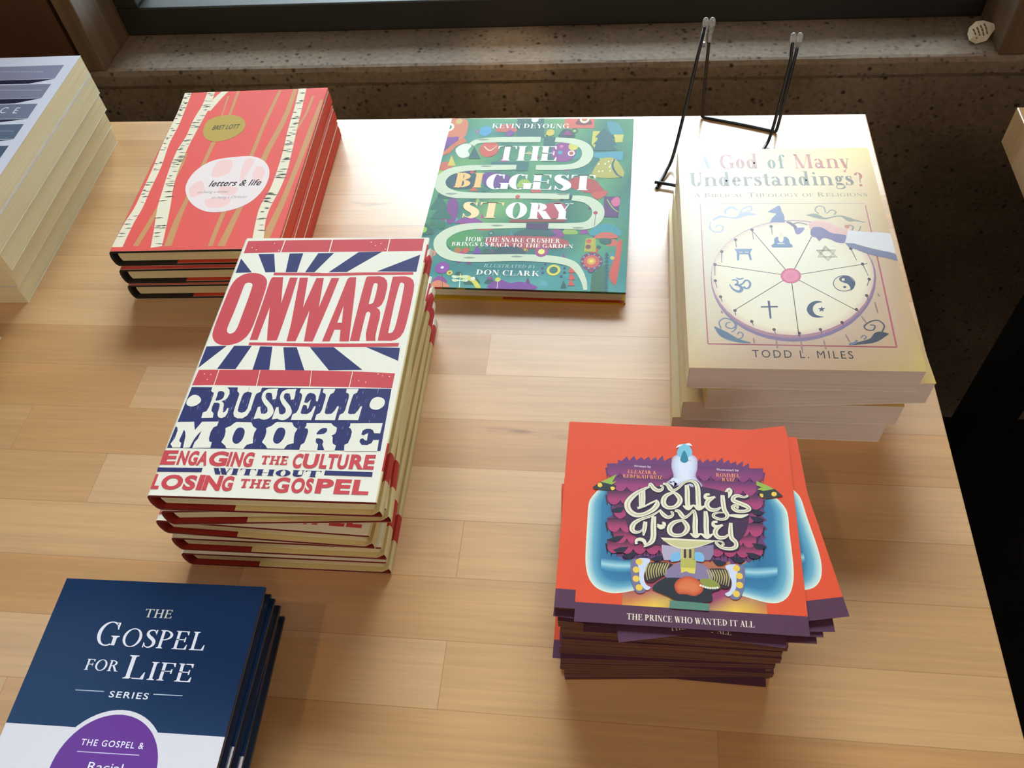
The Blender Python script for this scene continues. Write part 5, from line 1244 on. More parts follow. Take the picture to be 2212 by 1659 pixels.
 ('S','#2c2138',10,[2.7,3.7,4.3,3.3,2.7,2.9,4.3,4.4,4.4],4,[57.2,72.5,59.6,72.3,61.6,69.3,63.5,68.5,66.3,70.9,68.8,73.3,69.3,67.6,69,62.2,69.1,57.1]),
 ('S','#2c2138',10,[3.5,4.4,4.4,4.4],4,[75.5,73.3,75.7,67.9,75.5,62.1,75.8,57.1]),
 ('S','#2c2138',10,[2,3.9,2.5,3.9,2],4,[66,58.1,69.1,56.2,72.2,58,75.7,56,79.4,58.5]),
 ('S','#2c2138',10,[2.8,3.1,3.5,3.2,2.7],4,[82.3,66.6,79.9,66,79.9,63.9,82.6,63.5,85.3,64.7]),
 ('S','#2c2138',10,[2.7,4,4.2,4,3.2,2.5],4,[84.1,63.9,81.3,61.6,80.7,58.4,82.7,56.2,86.1,56.6,88.2,58.5]),
 ('S','#2c2138',10,[3.3,4.2,4.2,3.9,3.8,3.4,3.4,3,2.4,2.4,2.6,2.8],4,[90.1,66.3,89.6,60.7,90,56.4,92.2,53.7,92,50.8,88.8,49.3,83.9,49.9,80.9,52.6,82.1,53.8,84.4,53.4,85.2,51.8,83.9,51.3]),
 ('P','#ece2c6',11,0,[48.4,54.6,58.6,54.6,74.2,54.6,85,54.7,80,54,74.8,51.5,70.1,49.5,64.3,48,58.5,48.2,53.9,50,50.4,52.6]),
 ('P','#cfc690',12,3,[50.8,53.2,74.2,53.5,78,53.7,74.1,51.7,68.2,49.7,62.4,48.9,57.8,49.3,53.5,51.2]),
 ('S','#ece2c6',11,[1.2,2.2,3.2,3.7,3.7,3.3,2.6,3,3.2,1.4],4,[41.9,89,36.8,86.1,31.9,82,28.5,76.7,29.6,71.7,33.7,68.9,38.5,69.7,43.7,72.9,46.5,76.8,46.4,79.5]),
 ('S','#ece2c6',11,[1.2,1.2,1.2,1.8],4,[46.6,79.8,42.9,77.7,38.9,75.2,34.6,73.6]),
 ('S','#ece2c6',11,[2.6,2.8,2.4],4,[37.9,87.1,38,80,37.8,75]),
 ('S','#ece2c6',11,[1,1.1,1],4,[35.8,85.3,35.9,79,36.1,74.3]),
 ('S','#ece2c6',11,[1,2,2.9,2.4,1.8,1.2,1.5],4,[41.3,89.4,42.5,91,44.5,87.9,47.4,86.5,49.6,87.7,49.8,89.7,48.4,89.9]),
 ('S','#ece2c6',11,[1.6,2.6,3.2,3.2,2.6,2.4,3,3.2,2.6,1.4],4,[56.3,85.7,52.2,83.4,50.4,80.2,50.6,77,53,75,56.6,75.5,59.4,78,60.3,81.2,58.3,84.4,56.1,85.8]),
 ('S','#ece2c6',11,[1.4,2.2,3,2,1.4,1.4,1.6,2.8,3.1,3.1,3.1],4,[50.1,91.5,52.7,91,54.5,88.2,56.4,87,59.6,89.1,63.4,93.2,67.1,94.3,70.1,92.8,71.2,88.4,71.2,81.8,71.4,76.5]),
 ('S','#ece2c6',11,[2.6,3.1,3.1,3.1],4,[64.6,91.3,64.8,86.2,64.7,80.5,65,75.7]),
 ('S','#ece2c6',11,[0.7,2.6,1.2,2.6,0.7],4,[62,76.9,65,75,68.4,77.4,71.3,75.2,75.8,77.8]),
 ('S','#ece2c6',11,[1.5,1.8,2.3,2,1.5],4,[78.3,85.5,75.9,85.1,75.7,83,78.2,82.8,81.5,83.9]),
 ('S','#ece2c6',11,[1.5,2.8,3,2.8,2,1.2],4,[80.2,83,77.1,80.8,76.3,77.5,78.5,75,82.1,75.2,84.5,77]),
 ('S','#ece2c6',11,[2.4,2.9,2.9,2.6,1.9,1.9,2,1.7,1.2,0.8],4,[85.9,85.4,86,80.3,86.5,75.3,88,72.2,87.1,69.5,83.4,68.8,80.1,70.2,80.2,72.1,82.8,73.2,86.3,73.3]),
 ('S','#ece2c6',11,[1,2.2,2.4,0.5],4,[88.4,71.8,92.5,71.6,96.4,71.6,100.6,73]),
 ('S','#ece2c6',11,[0.4,3.2,2.4,0.4],4,[87.5,87.8,90.1,89.3,90.4,86.6,89.3,83.5]),
 ('S','#ece2c6',11,[1.5,1.4,2.2,2.6,2.9,3,3,2.4,2.1,2.3,2.4,1.8,1.4,1.6],4,[101.1,86,98.8,84.6,95.3,85.5,92.8,84.6,92.2,82,95.8,80.3,100,78.4,101.2,76.5,98.2,75,93.9,75,91.6,77,92.6,78.6,94.6,78.1,94,76.7]),
 ('S','#ece2c6',11,[1.4,2.7,2.3,1.8,1.2,1.5],4,[47.9,73.3,50.1,70.1,52.9,68.3,55.5,69.7,55.8,71.8,54.5,71.8]),
 ('S','#ece2c6',11,[1,1.6,2,2.8,3.2,2.4,1.4,1],4,[47.9,72.5,42.9,68.8,36.9,66.2,32.8,63.2,31.5,59.6,33,57.4,36.2,57.8,38.6,60.4]),
 ('S','#ece2c6',11,[2.4,2.7,1],4,[39.4,64.7,39,60.4,38.3,55.3]),
 ('S','#ece2c6',11,[2.8,3.3,3.3,2.9,0.9],4,[44.5,68.6,44.2,62.1,44.2,55.4,42.9,51.4,38.6,48]),
 ('S','#ece2c6',11,[1.7,1.7,2.2,2.4,1.8],4,[34.3,49.5,34.1,51.7,36.2,52.8,38.6,51.9,39.5,49.5]),
 ('S','#ece2c6',11,[1,1.9,2.1,1.4,1.5],4,[46.5,63.3,48.5,62.2,50.5,62.8,50.8,64.3,49.4,64.5]),
 ('S','#ece2c6',11,[1,1.8,1.8],4,[46.5,62.2,48.5,60.9,50.7,62]),
 ('S','#ece2c6',11,[1.4,2.5,3.1,3.1,2.5,2.2,2.9,3.1,2.6,1.3],4,[61.8,67,56.8,65.3,54,62,54,58.4,56.7,56.6,61,57.2,63.8,60.1,64.1,63.2,62.4,66,60.8,67.3]),
 ('S','#ece2c6',11,[1.4,2.4,3,2,1.4,1.6,3,3.1,3.1],4,[57,73,59.3,72.8,61.4,69.7,63.3,68.9,66.1,71.3,68.5,73.8,69.1,68,68.8,62.6,68.9,57.5]),
 ('S','#ece2c6',11,[2.2,3.1,3.1,3.1],4,[75.3,73.8,75.5,68.4,75.3,62.5,75.5,57.5]),
 ('S','#ece2c6',11,[0.7,2.6,1.2,2.6,0.7],4,[65.7,58.5,68.9,56.6,72,58.4,75.5,56.5,79.2,58.9]),
 ('S','#ece2c6',11,[1.5,1.8,2.2,1.9,1.4],4,[82.1,67,79.7,66.5,79.7,64.3,82.3,63.9,85.1,65.1]),
 ('S','#ece2c6',11,[1.4,2.7,2.9,2.7,1.9,1.2],4,[83.9,64.3,81.1,62,80.5,58.9,82.5,56.6,85.9,57,88,58.9]),
 ('S','#ece2c6',11,[2,2.9,2.9,2.6,2.5,2.1,2.1,1.7,1.1,1.1,1.3,1.5],4,[89.9,66.7,89.4,61.1,89.8,56.8,92,54.1,91.8,51.2,88.6,49.7,83.7,50.3,80.7,53,81.9,54.2,84.2,53.8,85,52.3,83.7,51.8]),
 ('S','#8a7d62',12,[0.05,0.3,0.3,0.3,0.3,0.3,0.3,0.3,0.3,0.05],4,[41.9,89,36.8,86.1,31.9,82,28.5,76.7,29.6,71.7,33.7,68.9,38.5,69.7,43.7,72.9,46.5,76.8,46.4,79.5]),
 ('S','#8a7d62',12,[0.05,0.3,0.05],4,[37.9,87.1,38,80,37.8,75]),
 ('S','#8a7d62',12,[0.05,0.3,0.3,0.3,0.3,0.3,0.05],4,[41.3,89.4,42.5,91,44.5,87.9,47.4,86.5,49.6,87.7,49.8,89.7,48.4,89.9]),
 ('S','#8a7d62',12,[0.05,0.3,0.3,0.3,0.3,0.3,0.3,0.3,0.3,0.05],4,[56.3,85.7,52.2,83.4,50.4,80.2,50.6,77,53,75,56.6,75.5,59.4,78,60.3,81.2,58.3,84.4,56.1,85.8]),
 ('S','#8a7d62',12,[0.05,0.3,0.3,0.3,0.3,0.3,0.3,0.3,0.3,0.3,0.05],4,[50.1,91.5,52.7,91,54.5,88.2,56.4,87,59.6,89.1,63.4,93.2,67.1,94.3,70.1,92.8,71.2,88.4,71.2,81.8,71.4,76.5]),
 ('S','#8a7d62',12,[0.05,0.3,0.3,0.05],4,[64.6,91.3,64.8,86.2,64.7,80.5,65,75.7]),
 ('S','#8a7d62',12,[0.05,0.3,0.3,0.3,0.3,0.05],4,[80.2,83,77.1,80.8,76.3,77.5,78.5,75,82.1,75.2,84.5,77]),
 ('S','#8a7d62',12,[0.05,0.3,0.3,0.3,0.3,0.3,0.3,0.3,0.3,0.05],4,[85.9,85.4,86,80.3,86.5,75.3,88,72.2,87.1,69.5,83.4,68.8,80.1,70.2,80.2,72.1,82.8,73.2,86.3,73.3]),
 ('S','#8a7d62',12,[0.05,0.3,0.3,0.3,0.3,0.3,0.3,0.3,0.3,0.3,0.3,0.3,0.3,0.05],4,[101.1,86,98.8,84.6,95.3,85.5,92.8,84.6,92.2,82,95.8,80.3,100,78.4,101.2,76.5,98.2,75,93.9,75,91.6,77,92.6,78.6,94.6,78.1,94,76.7]),
 ('S','#8a7d62',12,[0.05,0.3,0.3,0.3,0.3,0.05],4,[47.9,73.3,50.1,70.1,52.9,68.3,55.5,69.7,55.8,71.8,54.5,71.8]),
 ('S','#8a7d62',12,[0.05,0.3,0.3,0.3,0.3,0.3,0.3,0.05],4,[47.9,72.5,42.9,68.8,36.9,66.2,32.8,63.2,31.5,59.6,33,57.4,36.2,57.8,38.6,60.4]),
 ('S','#8a7d62',12,[0.05,0.3,0.05],4,[39.4,64.7,39,60.4,38.3,55.3]),
 ('S','#8a7d62',12,[0.05,0.3,0.3,0.3,0.05],4,[44.5,68.6,44.2,62.1,44.2,55.4,42.9,51.4,38.6,48]),
 ('S','#8a7d62',12,[0.05,0.3,0.3,0.3,0.3,0.3,0.3,0.3,0.3,0.05],4,[61.8,67,56.8,65.3,54,62,54,58.4,56.7,56.6,61,57.2,63.8,60.1,64.1,63.2,62.4,66,60.8,67.3]),
 ('S','#8a7d62',12,[0.05,0.3,0.3,0.3,0.3,0.3,0.3,0.3,0.05],4,[57,73,59.3,72.8,61.4,69.7,63.3,68.9,66.1,71.3,68.5,73.8,69.1,68,68.8,62.6,68.9,57.5]),
 ('S','#8a7d62',12,[0.05,0.3,0.3,0.05],4,[75.3,73.8,75.5,68.4,75.3,62.5,75.5,57.5]),
 ('S','#8a7d62',12,[0.05,0.3,0.3,0.3,0.3,0.05],4,[83.9,64.3,81.1,62,80.5,58.9,82.5,56.6,85.9,57,88,58.9]),
 ('S','#8a7d62',12,[0.05,0.3,0.3,0.3,0.3,0.3,0.3,0.3,0.3,0.3,0.3,0.05],4,[89.9,66.7,89.4,61.1,89.8,56.8,92,54.1,91.8,51.2,88.6,49.7,83.7,50.3,80.7,53,81.9,54.2,84.2,53.8,85,52.3,83.7,51.8])]
ART['god'] = [
 ('V',['c9ac74','c4a57a','c8ad86','cbb07c'],0,[0,0,12,0,12,10,0,10]),
 ('V',['c4a57a','b8977a','bb9a80','c8ad86'],0,[12,0,50,0,50,10,12,10]),
 ('V',['b8977a','b5936f','b99878','bb9a80'],0,[50,0,100,0,100,10,50,10]),
 ('V',['b5936f','bfa06c','c0a074','b99878'],0,[100,0,140,0,140,10,100,10]),
 ('V',['bfa06c','c7a862','c9ab6c','c0a074'],0,[140,0,152.5,0,152.5,10,140,10]),
 ('V',['cbb07c','c8ad86','d0bd9c','cbb48c'],0,[0,10,12,10,12,40,0,40]),
 ('V',['c8ad86','bb9a80','c6ab94','d0bd9c'],0,[12,10,50,10,50,40,12,40]),
 ('V',['bb9a80','b99878','c5a992','c6ab94'],0,[50,10,100,10,100,40,50,40]),
 ('V',['b99878','c0a074','c3a486','c5a992'],0,[100,10,140,10,140,40,100,40]),
 ('V',['c0a074','c9ab6c','c4a376','c3a486'],0,[140,10,152.5,10,152.5,40,140,40]),
 ('V',['cbb48c','d0bd9c','d6c8ae','cdb890'],0,[0,40,12,40,12,110,0,110]),
 ('V',['d0bd9c','c6ab94','dccdb2','d6c8ae'],0,[12,40,50,40,50,110,12,110]),
 ('V',['c6ab94','c5a992','dac8aa','dccdb2'],0,[50,40,100,40,100,110,50,110]),
 ('V',['c5a992','c3a486','cbae90','dac8aa'],0,[100,40,140,40,140,110,100,110]),
 ('V',['c3a486','c4a376','c3a27c','cbae90'],0,[140,40,152.5,40,152.5,110,140,110]),
 ('V',['cdb890','d6c8ae','ddd0b0','d8c793'],0,[0,110,12,110,12,190,0,190]),
 ('V',['d6c8ae','dccdb2','dfd0a8','ddd0b0'],0,[12,110,50,110,50,190,12,190]),
 ('V',['dccdb2','dac8aa','dfcb98','dfd0a8'],0,[50,110,100,110,100,190,50,190]),
 ('V',['dac8aa','cbae90','dcbf86','dfcb98'],0,[100,110,140,110,140,190,100,190]),
 ('V',['cbae90','c3a27c','d6b574','dcbf86'],0,[140,110,152.5,110,152.5,190,140,190]),
 ('V',['d8c793','ddd0b0','e8da9f','e6d793'],0,[0,190,12,190,12,215,0,215]),
 ('V',['ddd0b0','dfd0a8','ead78e','e8da9f'],0,[12,190,50,190,50,215,12,215]),
 ('V',['dfd0a8','dfcb98','ead282','ead78e'],0,[50,190,100,190,100,215,50,215]),
 ('V',['dfcb98','dcbf86','e8c978','ead282'],0,[100,190,140,190,140,215,100,215]),
 ('V',['dcbf86','d6b574','e4c572','e8c978'],0,[140,190,152.5,190,152.5,215,140,215]),
 ('V',['e6d793','e8da9f','ecdc94','e9da8f'],0,[0,215,12,215,12,231,0,231]),
 ('V',['e8da9f','ead78e','eedb88','ecdc94'],0,[12,215,50,215,50,231,12,231]),
 ('V',['ead78e','ead282','eed67c','eedb88'],0,[50,215,100,215,100,231,50,231]),
 ('V',['ead282','e8c978','ecce74','eed67c'],0,[100,215,140,215,140,231,100,231]),
 ('V',['e8c978','e4c572','e8c970','ecce74'],0,[140,215,152.5,215,152.5,231,140,231]),
 ('T','#8a8fb8',4,'bodoni','A',16.3,206.4,9.7,16,0,0),
 ('T','#9c5236',4,'bodoni','God',33.3,206.2,29.8,17.7,0,0),
 ('T','#4e5236',4,'bodoni','of',71.1,206,14.3,16.3,0,0),
 ('T','#b04a26',4,'bodoni','Many',92.3,205.7,43.3,17.7,0,0),
 ('T','#6e6044',4,'bodoni','Understandings',8.4,184.9,126.5,16.4,0,0),
 ('T','#a8482f',4,'bodoni','?',136.3,183.4,6.3,16.4,0,0),
 ('T','#a08a68',4,'fine','A B^IBLICAL ~T^HEOLOGY OF ~R^ELIGIONS',10.5,171.6,132.3,5,0,0),
 ('S','#b0606a',1,[0.5,0.8,0.9],0,[15.3,163.3,14.1,89.8,13.6,21.1]),
 ('S','#9a4a58',1,[1,1.1],0,[13.6,21.1,137.2,20.3]),
 ('S','#b0606a',1,[0.7,1.1,1.2],0,[139.5,161.3,138.7,90.4,137.2,20.3]),
 ('S','#b9a288',1,[0.6,0.6],0,[14.6,164,139.9,163.4]),
 ('P','#836f8c',2,0,[134.6,83.8,135.4,92.7,134.7,101.5,132.6,109.9,129.1,117.9,124.2,125.1,118,131.4,110.7,136.5,102.5,140.2,93.5,142.6,84,143.4,74.4,142.7,64.8,140.4,55.6,136.6,46.9,131.5,39.2,125.2,32.5,117.9,27,109.8,22.8,101.1,20.1,92.1,18.9,83.1,19.1,73.2,20.7,63.8,23.6,55,27.8,47,33.1,40.1,39.3,34.3,46.4,29.7,54.1,26.4,62.3,24.5,70.8,23.9,79.4,24.8,87.9,27,96.3,30.5,104.2,35.3,111.6,41.2,118.2,48.2,124,56.1,128.8,64.8,132.3,74.1]),
 ('P','#a87c84',2,0,[133.9,85.1,134.7,94,134.1,102.8,132,111.3,128.5,119.3,123.6,126.5,117.5,132.8,110.2,137.9,102.1,141.7,93.2,144.1,83.8,144.9,74.2,144.2,64.7,141.9,55.5,138.1,47,133,39.2,126.6,32.6,119.3,27.1,111.2,23,102.5,20.3,93.5,19.1,84.4,19.3,74.9,20.9,65.7,23.8,57.2,28,49.5,33.2,42.8,39.5,37.1,46.5,32.7,54.1,29.5,62.3,27.6,70.7,27.1,79.3,27.9,87.8,30.1,96.1,33.5,104,38.1,111.3,43.9,117.8,50.7,123.5,58.3,128.2,66.8,131.7,75.8]),
 ('G',['#d9bfa8','#e6d8b8','#e9dfc4'],3,0,[0,5,22],[133.5,86.2,134.2,94.8,133.5,103.4,131.4,111.6,127.9,119.3,123.1,126.3,117,132.4,109.8,137.3,101.7,141,92.8,143.2,83.5,144.1,74.1,143.3,64.7,141.1,55.6,137.5,47.1,132.5,39.5,126.4,32.9,119.3,27.5,111.5,23.4,103,20.8,94.3,19.6,85.6,19.8,76.3,21.4,67.4,24.3,59.1,28.4,51.6,33.6,45.1,39.8,39.6,46.8,35.3,54.4,32.2,62.5,30.4,70.9,29.8,79.4,30.6,87.8,32.7,96.1,36,103.9,40.5,111.1,46.1,117.6,52.8,123.2,60.2,127.8,68.4,131.3,77.2]),
 ('S','#4a4438',4,[0.55,0.55],0,[75.8,85.9,52.1,134.1]),
 ('S','#4a4438',4,[0.55,0.55],0,[75.8,85.9,95.4,126.7]),
 ('S','#4a4438',4,[0.55,0.55],0,[75.8,85.9,130.9,98.6]),
 ('S','#4a4438',4,[0.55,0.55],0,[75.8,85.9,116.6,52.8]),
 ('S','#4a4438',4,[0.55,0.55],0,[75.8,85.9,74.9,28.9]),
 ('S','#4a4438',4,[0.55,0.55],0,[75.8,85.9,34.3,52.7]),
 ('S','#4a4438',4,[0.55,0.55],0,[75.8,85.9,21.7,97]),
 ('G',['#c0526c','#dd7f98','#d9738f'],5,0,[0,2.5,5],[83,86,82.9,88.3,82.1,90.4,80.7,92.1,78.8,93.2,76.6,93.6,74.3,93.2,72.2,92.1,70.4,90.4,69.2,88.2,68.6,85.9,68.7,83.5,69.5,81.4,70.9,79.8,72.8,78.7,75,78.4,77.2,78.7,79.3,79.8,81.1,81.5,82.3,83.6]),
 ('S','#6f5f68',4,[0.7,0.5],0,[66.9,137.8,67,128.8]),
 ('E','#54434e',5,66.9,137.8,1.26,1.69,0,10),
 ('S','#6f5f68',4,[0.7,0.5],0,[52.5,134.1,52.6,123.7]),
 ('E','#54434e',5,52.5,134.1,1.26,1.69,0,10),
 ('S','#6f5f68',4,[0.7,0.5],0,[39.4,123.3,39.5,115.2]),
 ('E','#54434e',5,39.4,123.3,1.26,1.65,0,10),
 ('S','#6f5f68',4,[0.7,0.5],0,[28.5,110.7,27.8,99.2]),
 ('E','#54434e',5,28.5,110.7,1.25,1.61,0,10),
 ('S','#6f5f68',4,[0.7,0.5],0,[22.7,97.2,22,85.6]),
 ('E','#54434e',5,22.7,97.2,1.23,1.57,0,10),
 ('S','#6f5f68',4,[0.7,0.5],0,[22,80.6,22.7,73.6]),
 ('E','#54434e',5,22,80.6,1.21,1.52,0,10),
 ('S','#6f5f68',4,[0.7,0.5],0,[24.8,64.9,25.6,60.2]),
 ('E','#54434e',5,24.8,64.9,1.2,1.48,0,10),
 ('S','#6f5f68',4,[0.7,0.5],0,[33.9,51.8,34.1,47.3]),
 ('E','#54434e',5,33.9,51.8,1.18,1.43,0,10),
 ('S','#6f5f68',4,[0.7,0.5],0,[44.6,41.8,45.5,37.9]),
 ('E','#54434e',5,44.6,41.8,1.16,1.42,0,10),
 ('S','#6f5f68',4,[0.7,0.5],0,[59,34.6,59.6,30.7]),
 ('E','#54434e',5,59,34.6,1.15,1.39,0,10),
 ('S','#6f5f68',4,[0.7,0.5],0,[75.5,31.6,75.5,27.9]),
 ('E','#54434e',5,75.5,31.6,1.13,1.38,0,10),
 ('S','#6f5f68',4,[0.7,0.5],0,[89.9,35.1,90.4,31.2]),
 ('E','#54434e',5,89.9,35.1,1.14,1.38,0,10),
 ('S','#6f5f68',4,[0.7,0.5],0,[105.1,41.7,105.7,38.7]),
 ('E','#54434e',5,105.1,41.7,1.14,1.39,0,10),
 ('S','#6f5f68',4,[0.7,0.5],0,[116.5,53.7,117.9,51.2]),
 ('E','#54434e',5,116.5,53.7,1.14,1.44,0,10),
 ('S','#6f5f68',4,[0.7,0.5],0,[125.4,67,125.8,62.7]),
 ('E','#54434e',5,125.4,67,1.15,1.47,0,10),
 ('S','#6f5f68',4,[0.7,0.5],0,[129.7,82.9,127.3,76.3]),
 ('E','#54434e',5,129.7,82.9,1.17,1.52,0,10),
 ('S','#6f5f68',4,[0.7,0.5],0,[127.5,98,129.6,86.2]),
 ('E','#54434e',5,127.5,98,1.19,1.57,0,10),
 ('S','#6f5f68',4,[0.7,0.5],0,[121.7,114,123.9,101.9]),
 ('E','#54434e',5,121.7,114,1.21,1.62,0,10),
 ('S','#94776f',1,[0.8,1.3,0.9],0,[44.5,26.7,44.6,24.3,44.7,22]),
 ('S','#94776f',1,[0.8,1.3,0.9],0,[59.5,25.2,59.5,21.5,59.6,17.7]),
 ('S','#94776f',1,[0.8,1.3,0.9],0,[75.8,24.2,75.7,19,75.7,13.9]),
 ('S','#94776f',1,[0.8,1.3,0.9],0,[90.8,25.8,91,21.6,91.3,17.5]),
 ('S','#94776f',1,[0.8,1.3,0.9],0,[105.8,31.1,106.7,27.7,107.6,24.4]),
 ('S','#94776f',1,[0.8,1.3,0.9],0,[118.9,47.6,120,44.5,121.1,41.5]),
 ('S','#94776f',1,[0.8,1.3,0.9],0,[129.9,60.9,130,55.8,130.1,50.7]),
 ('S','#94776f',1,[0.8,1.3,0.9],0,[133.2,69.1,133.5,67.7,133.8,66.4]),
 ('S','#94776f',1,[0.8,1.3,0.9],0,[24.4,51.7,24.8,50.3,25.1,49]),
 ('P','#6a7f9c',5,0,[37.7,113.6,51.1,113.6,49.6,110.5,49.1,109.3,49.7,102,48.2,101.7,47.5,107.8,41.1,107.8,40.6,101.6,39,101.6,39.3,109.3,39,111.2]),
 ('P','#e9dfc4',6,0,[41.1,110.2,43.8,110.2,43.8,109.6,41,109.6]),
 ('P','#e9dfc4',6,0,[45.3,110.2,48.1,110.2,48,109.6,45.3,109.6]),
 ('P','#6a7f9c',5,0,[65.1,117.4,66.5,118.6,67.4,119.3,67.9,124.3,69.8,126.5,71.1,126.2,70.8,123,71.8,120.5,73.5,120.5,74.7,123.7,74.8,126.5,77.1,126.2,78.5,123.7,78.9,119.3,80.4,117.7,80.4,115.5,78.8,115,66.1,115,65.2,115.8]),
 ('P','#e9dfc4',6,0,[69.6,119.6,75.1,119.6,74.6,118.6,69.9,118.6]),
 ('E','#e2cdb0',6,73.3,128.7,1.62,2.69,0,14),
 ('S','#6a7f9c',5,[1.2,1.2,1.5,2.2,2.6,1.8,0.8],5,[33.9,81.3,36,81.7,37.6,80.5,37.6,78.1,36.1,76.7,38.1,76.4,40,74.1,40,71.8,38.1,70,35.3,71.2,33.4,73.5,31.9,77.2]),
 ('S','#6a7f9c',5,[1.3,1.5,1.6],5,[39,76.4,41.4,78.2,43.5,81.1,45.7,80.5,46.5,77.3,45.1,73.8,42.8,73.2,41.8,75.2]),
 ('S','#6a7f9c',5,[0.8,1.3,0.8],5,[37,83.7,39.4,82.3,42.2,83.4]),
 ('S','#7b7660',5,[0.5,0.5],0,[103.8,116.8,110.8,104.9,97,104.8,103.8,116.8]),
 ('S','#7b7660',5,[0.45,0.45],0,[103.8,115,109.3,105.7,98.5,105.7,103.8,115]),
 ('S','#7b7660',5,[0.5,0.5],0,[97.1,112.3,110.9,112.6,104,100.9,97.1,112.3]),
 ('S','#7b7660',5,[0.45,0.45],0,[98.7,111.5,109.4,111.7,104,102.6,98.7,111.5]),
 ('P','#4b566c',5,0,[119.5,78.7,119.6,80.4,119.3,82,118.7,83.4,117.8,84.6,116.7,85.6,115.3,86.3,113.8,86.6,112.2,86.6,110.6,86.3,109,85.6,107.5,84.6,106.3,83.3,105.3,81.9,104.6,80.3,104.2,78.6,104.1,77,104.4,75.4,105,74,105.9,72.8,107,71.8,108.4,71.2,109.9,70.8,111.5,70.9,113.1,71.2,114.7,71.9,116.1,72.9,117.3,74.1,118.3,75.5,119.1,77.1]),
 ('P','#e6d8b8',6,0,[118.9,78.7,119,80.2,118.8,81.7,118.2,83,117.4,84.1,116.3,85,115,85.6,113.6,85.9,112.1,85.9,110.6,85.6,109.2,85,107.8,84,106.7,82.9,105.8,81.6,105.1,80.1,104.7,78.6,104.7,77.1,105,75.7,105.5,74.4,106.3,73.3,107.4,72.4,108.7,71.8,110.1,71.5,111.5,71.5,113,71.9,114.5,72.5,115.8,73.4,116.9,74.5,117.9,75.8,118.5,77.2]),
 ('P','#4b566c',7,4,[109.9,84.7,112.9,86.1,116.2,85.1,118.5,81.9,119.1,78.2,117.8,74.2,115.4,71.9,115.3,75.3,114,78.1,111.4,79.5,109.3,81,109,83]),
 ('P','#e6d8b8',8,0,[112.8,82.4,112.8,83.1,112.4,83.5,111.9,83.7,111.3,83.5,110.8,83,110.6,82.4,110.6,81.8,111,81.3,111.5,81.2,112.1,81.3,112.6,81.8]),
 ('P','#4b566c',8,0,[112.8,75.1,112.8,75.7,112.4,76.1,111.9,76.2,111.3,76.1,110.8,75.6,110.6,75.1,110.7,74.5,111,74.1,111.5,73.9,112.1,74.1,112.6,74.5]),
 ('P','#6b7196',4,0,[74.7,161.5,65.8,154.2,68.5,153.2,71.8,152.5,71.8,151.2,68.4,146.9,66.4,142.6,77.5,142.2,77.8,149.5,76.6,154.8,75.9,160.8]),
 ('S','#6b5a68',4,[2,3,2],6,[79.2,143.2,82.4,140.3,84.6,137,84.9,131.9]),
 ('P','#8377a0',5,4,[84.9,135.7,91,136.4,90.2,133.2,87.2,129.7,84.6,129.3,84,131.9]),
 ('S','#6b5a58',4,[0.9,0.8],6,[83.2,140.3,87.7,141.9,93.9,139.6]),
 ('P','#dcae9e',5,4,[95.2,140.9,100.1,144.1,106,143.4,110.5,141.5,114.3,138.2,122.1,133.7,120.3,126.8,115.7,126.8,110.1,129.3,104.1,135.7,98.8,137,96.4,131.9,95.2,134.4]),
 ('P','#776b90',6,4,[97,136.3,102.6,137,105.8,135,110.3,130.6,116,129.3,120.4,127.4,118.3,120.2,112.7,120.5,108.5,123.6,103.6,125.2,100.3,122.1,98.6,125.5,95.8,126.8,94.9,130]),
 ('P','#d8d2cf',6,0,[122.6,133.7,133.2,131.8,145.7,131.1,155.9,129.8,154.2,108.9,146.4,110.7,137.8,113.7,128.9,117.4,118.5,120.5,120.7,126.8]),
 ('P','#7a7b92',7,0,[118.4,119.9,125,119.3,131.9,115.6,140.1,112.5,148,110.4,154,107.7,153.8,101.1,146,104.1,138.2,106.2,129.8,110.1,124.2,113.7,120.6,115]),
 ('S','#5c6d80',3,[1,6,3.5,1],5,[18.9,36.6,24.9,29.8,33.5,24.5,42.2,22.4]),
 ('S','#6f7787',3,[1,1.1,0.9],5,[23.3,34.9,22.4,41,26.5,44.6,31.6,42,33.2,37.7,30.4,35,26.9,36.7,27.6,40.2,30.2,40.6]),
 ('S','#6f7787',3,[0.8,1],5,[31.7,25.6,36.2,26.5,37.7,30,35.6,32,33.9,29.9]),
 ('S','#6f7787',3,[1.4,0.8],5,[34.1,42,33.2,35.1,30.2,31.6]),
 ('S','#4d4f58',3,[0.8,6.5,4,1],5,[134.1,31.9,128,30.6,121.6,25.5,106.9,21.9]),
 ('S','#5a5a60',3,[1.1,1.2,0.9],5,[129.7,33.1,132.5,39.1,129.6,43.7,124.5,43,119.5,38.9,120.2,35.5,124.4,35.1,126.3,39,123.3,39.9]),
 ('S','#6f7787',3,[1.4,2],5,[112.5,26.1,110.9,23.6,107.1,22.7]),
 ('S','#6f7787',3,[0.8,1],5,[115.2,27.9,117.5,30.4,119.1,28.8,117.2,26.6]),
 ('S','#a9adb8',3,[0.8,5,2.5,1.5,2.5,1.5],5,[57.1,151,48.6,152.2,42.5,147.9,36.8,147.9,29.7,149,23.7,144.8]),
 ('S','#a9adb8',3,[1,1.2,1],5,[22.2,142.6,21.1,136.2,24.4,132,29.4,132.4,31.1,137.3,27.7,139.4,25.4,136.7]),
 ('S','#a9adb8',3,[1,1.2,0.8],5,[44.2,151.1,47.6,157.6,53.6,160.8,54,156.4,50.3,155.4]),
 ('S','#a9adb8',3,[1.2,2.5,1],5,[33.5,151.2,34.5,156.6,39.1,159.8,43.2,156.5]),
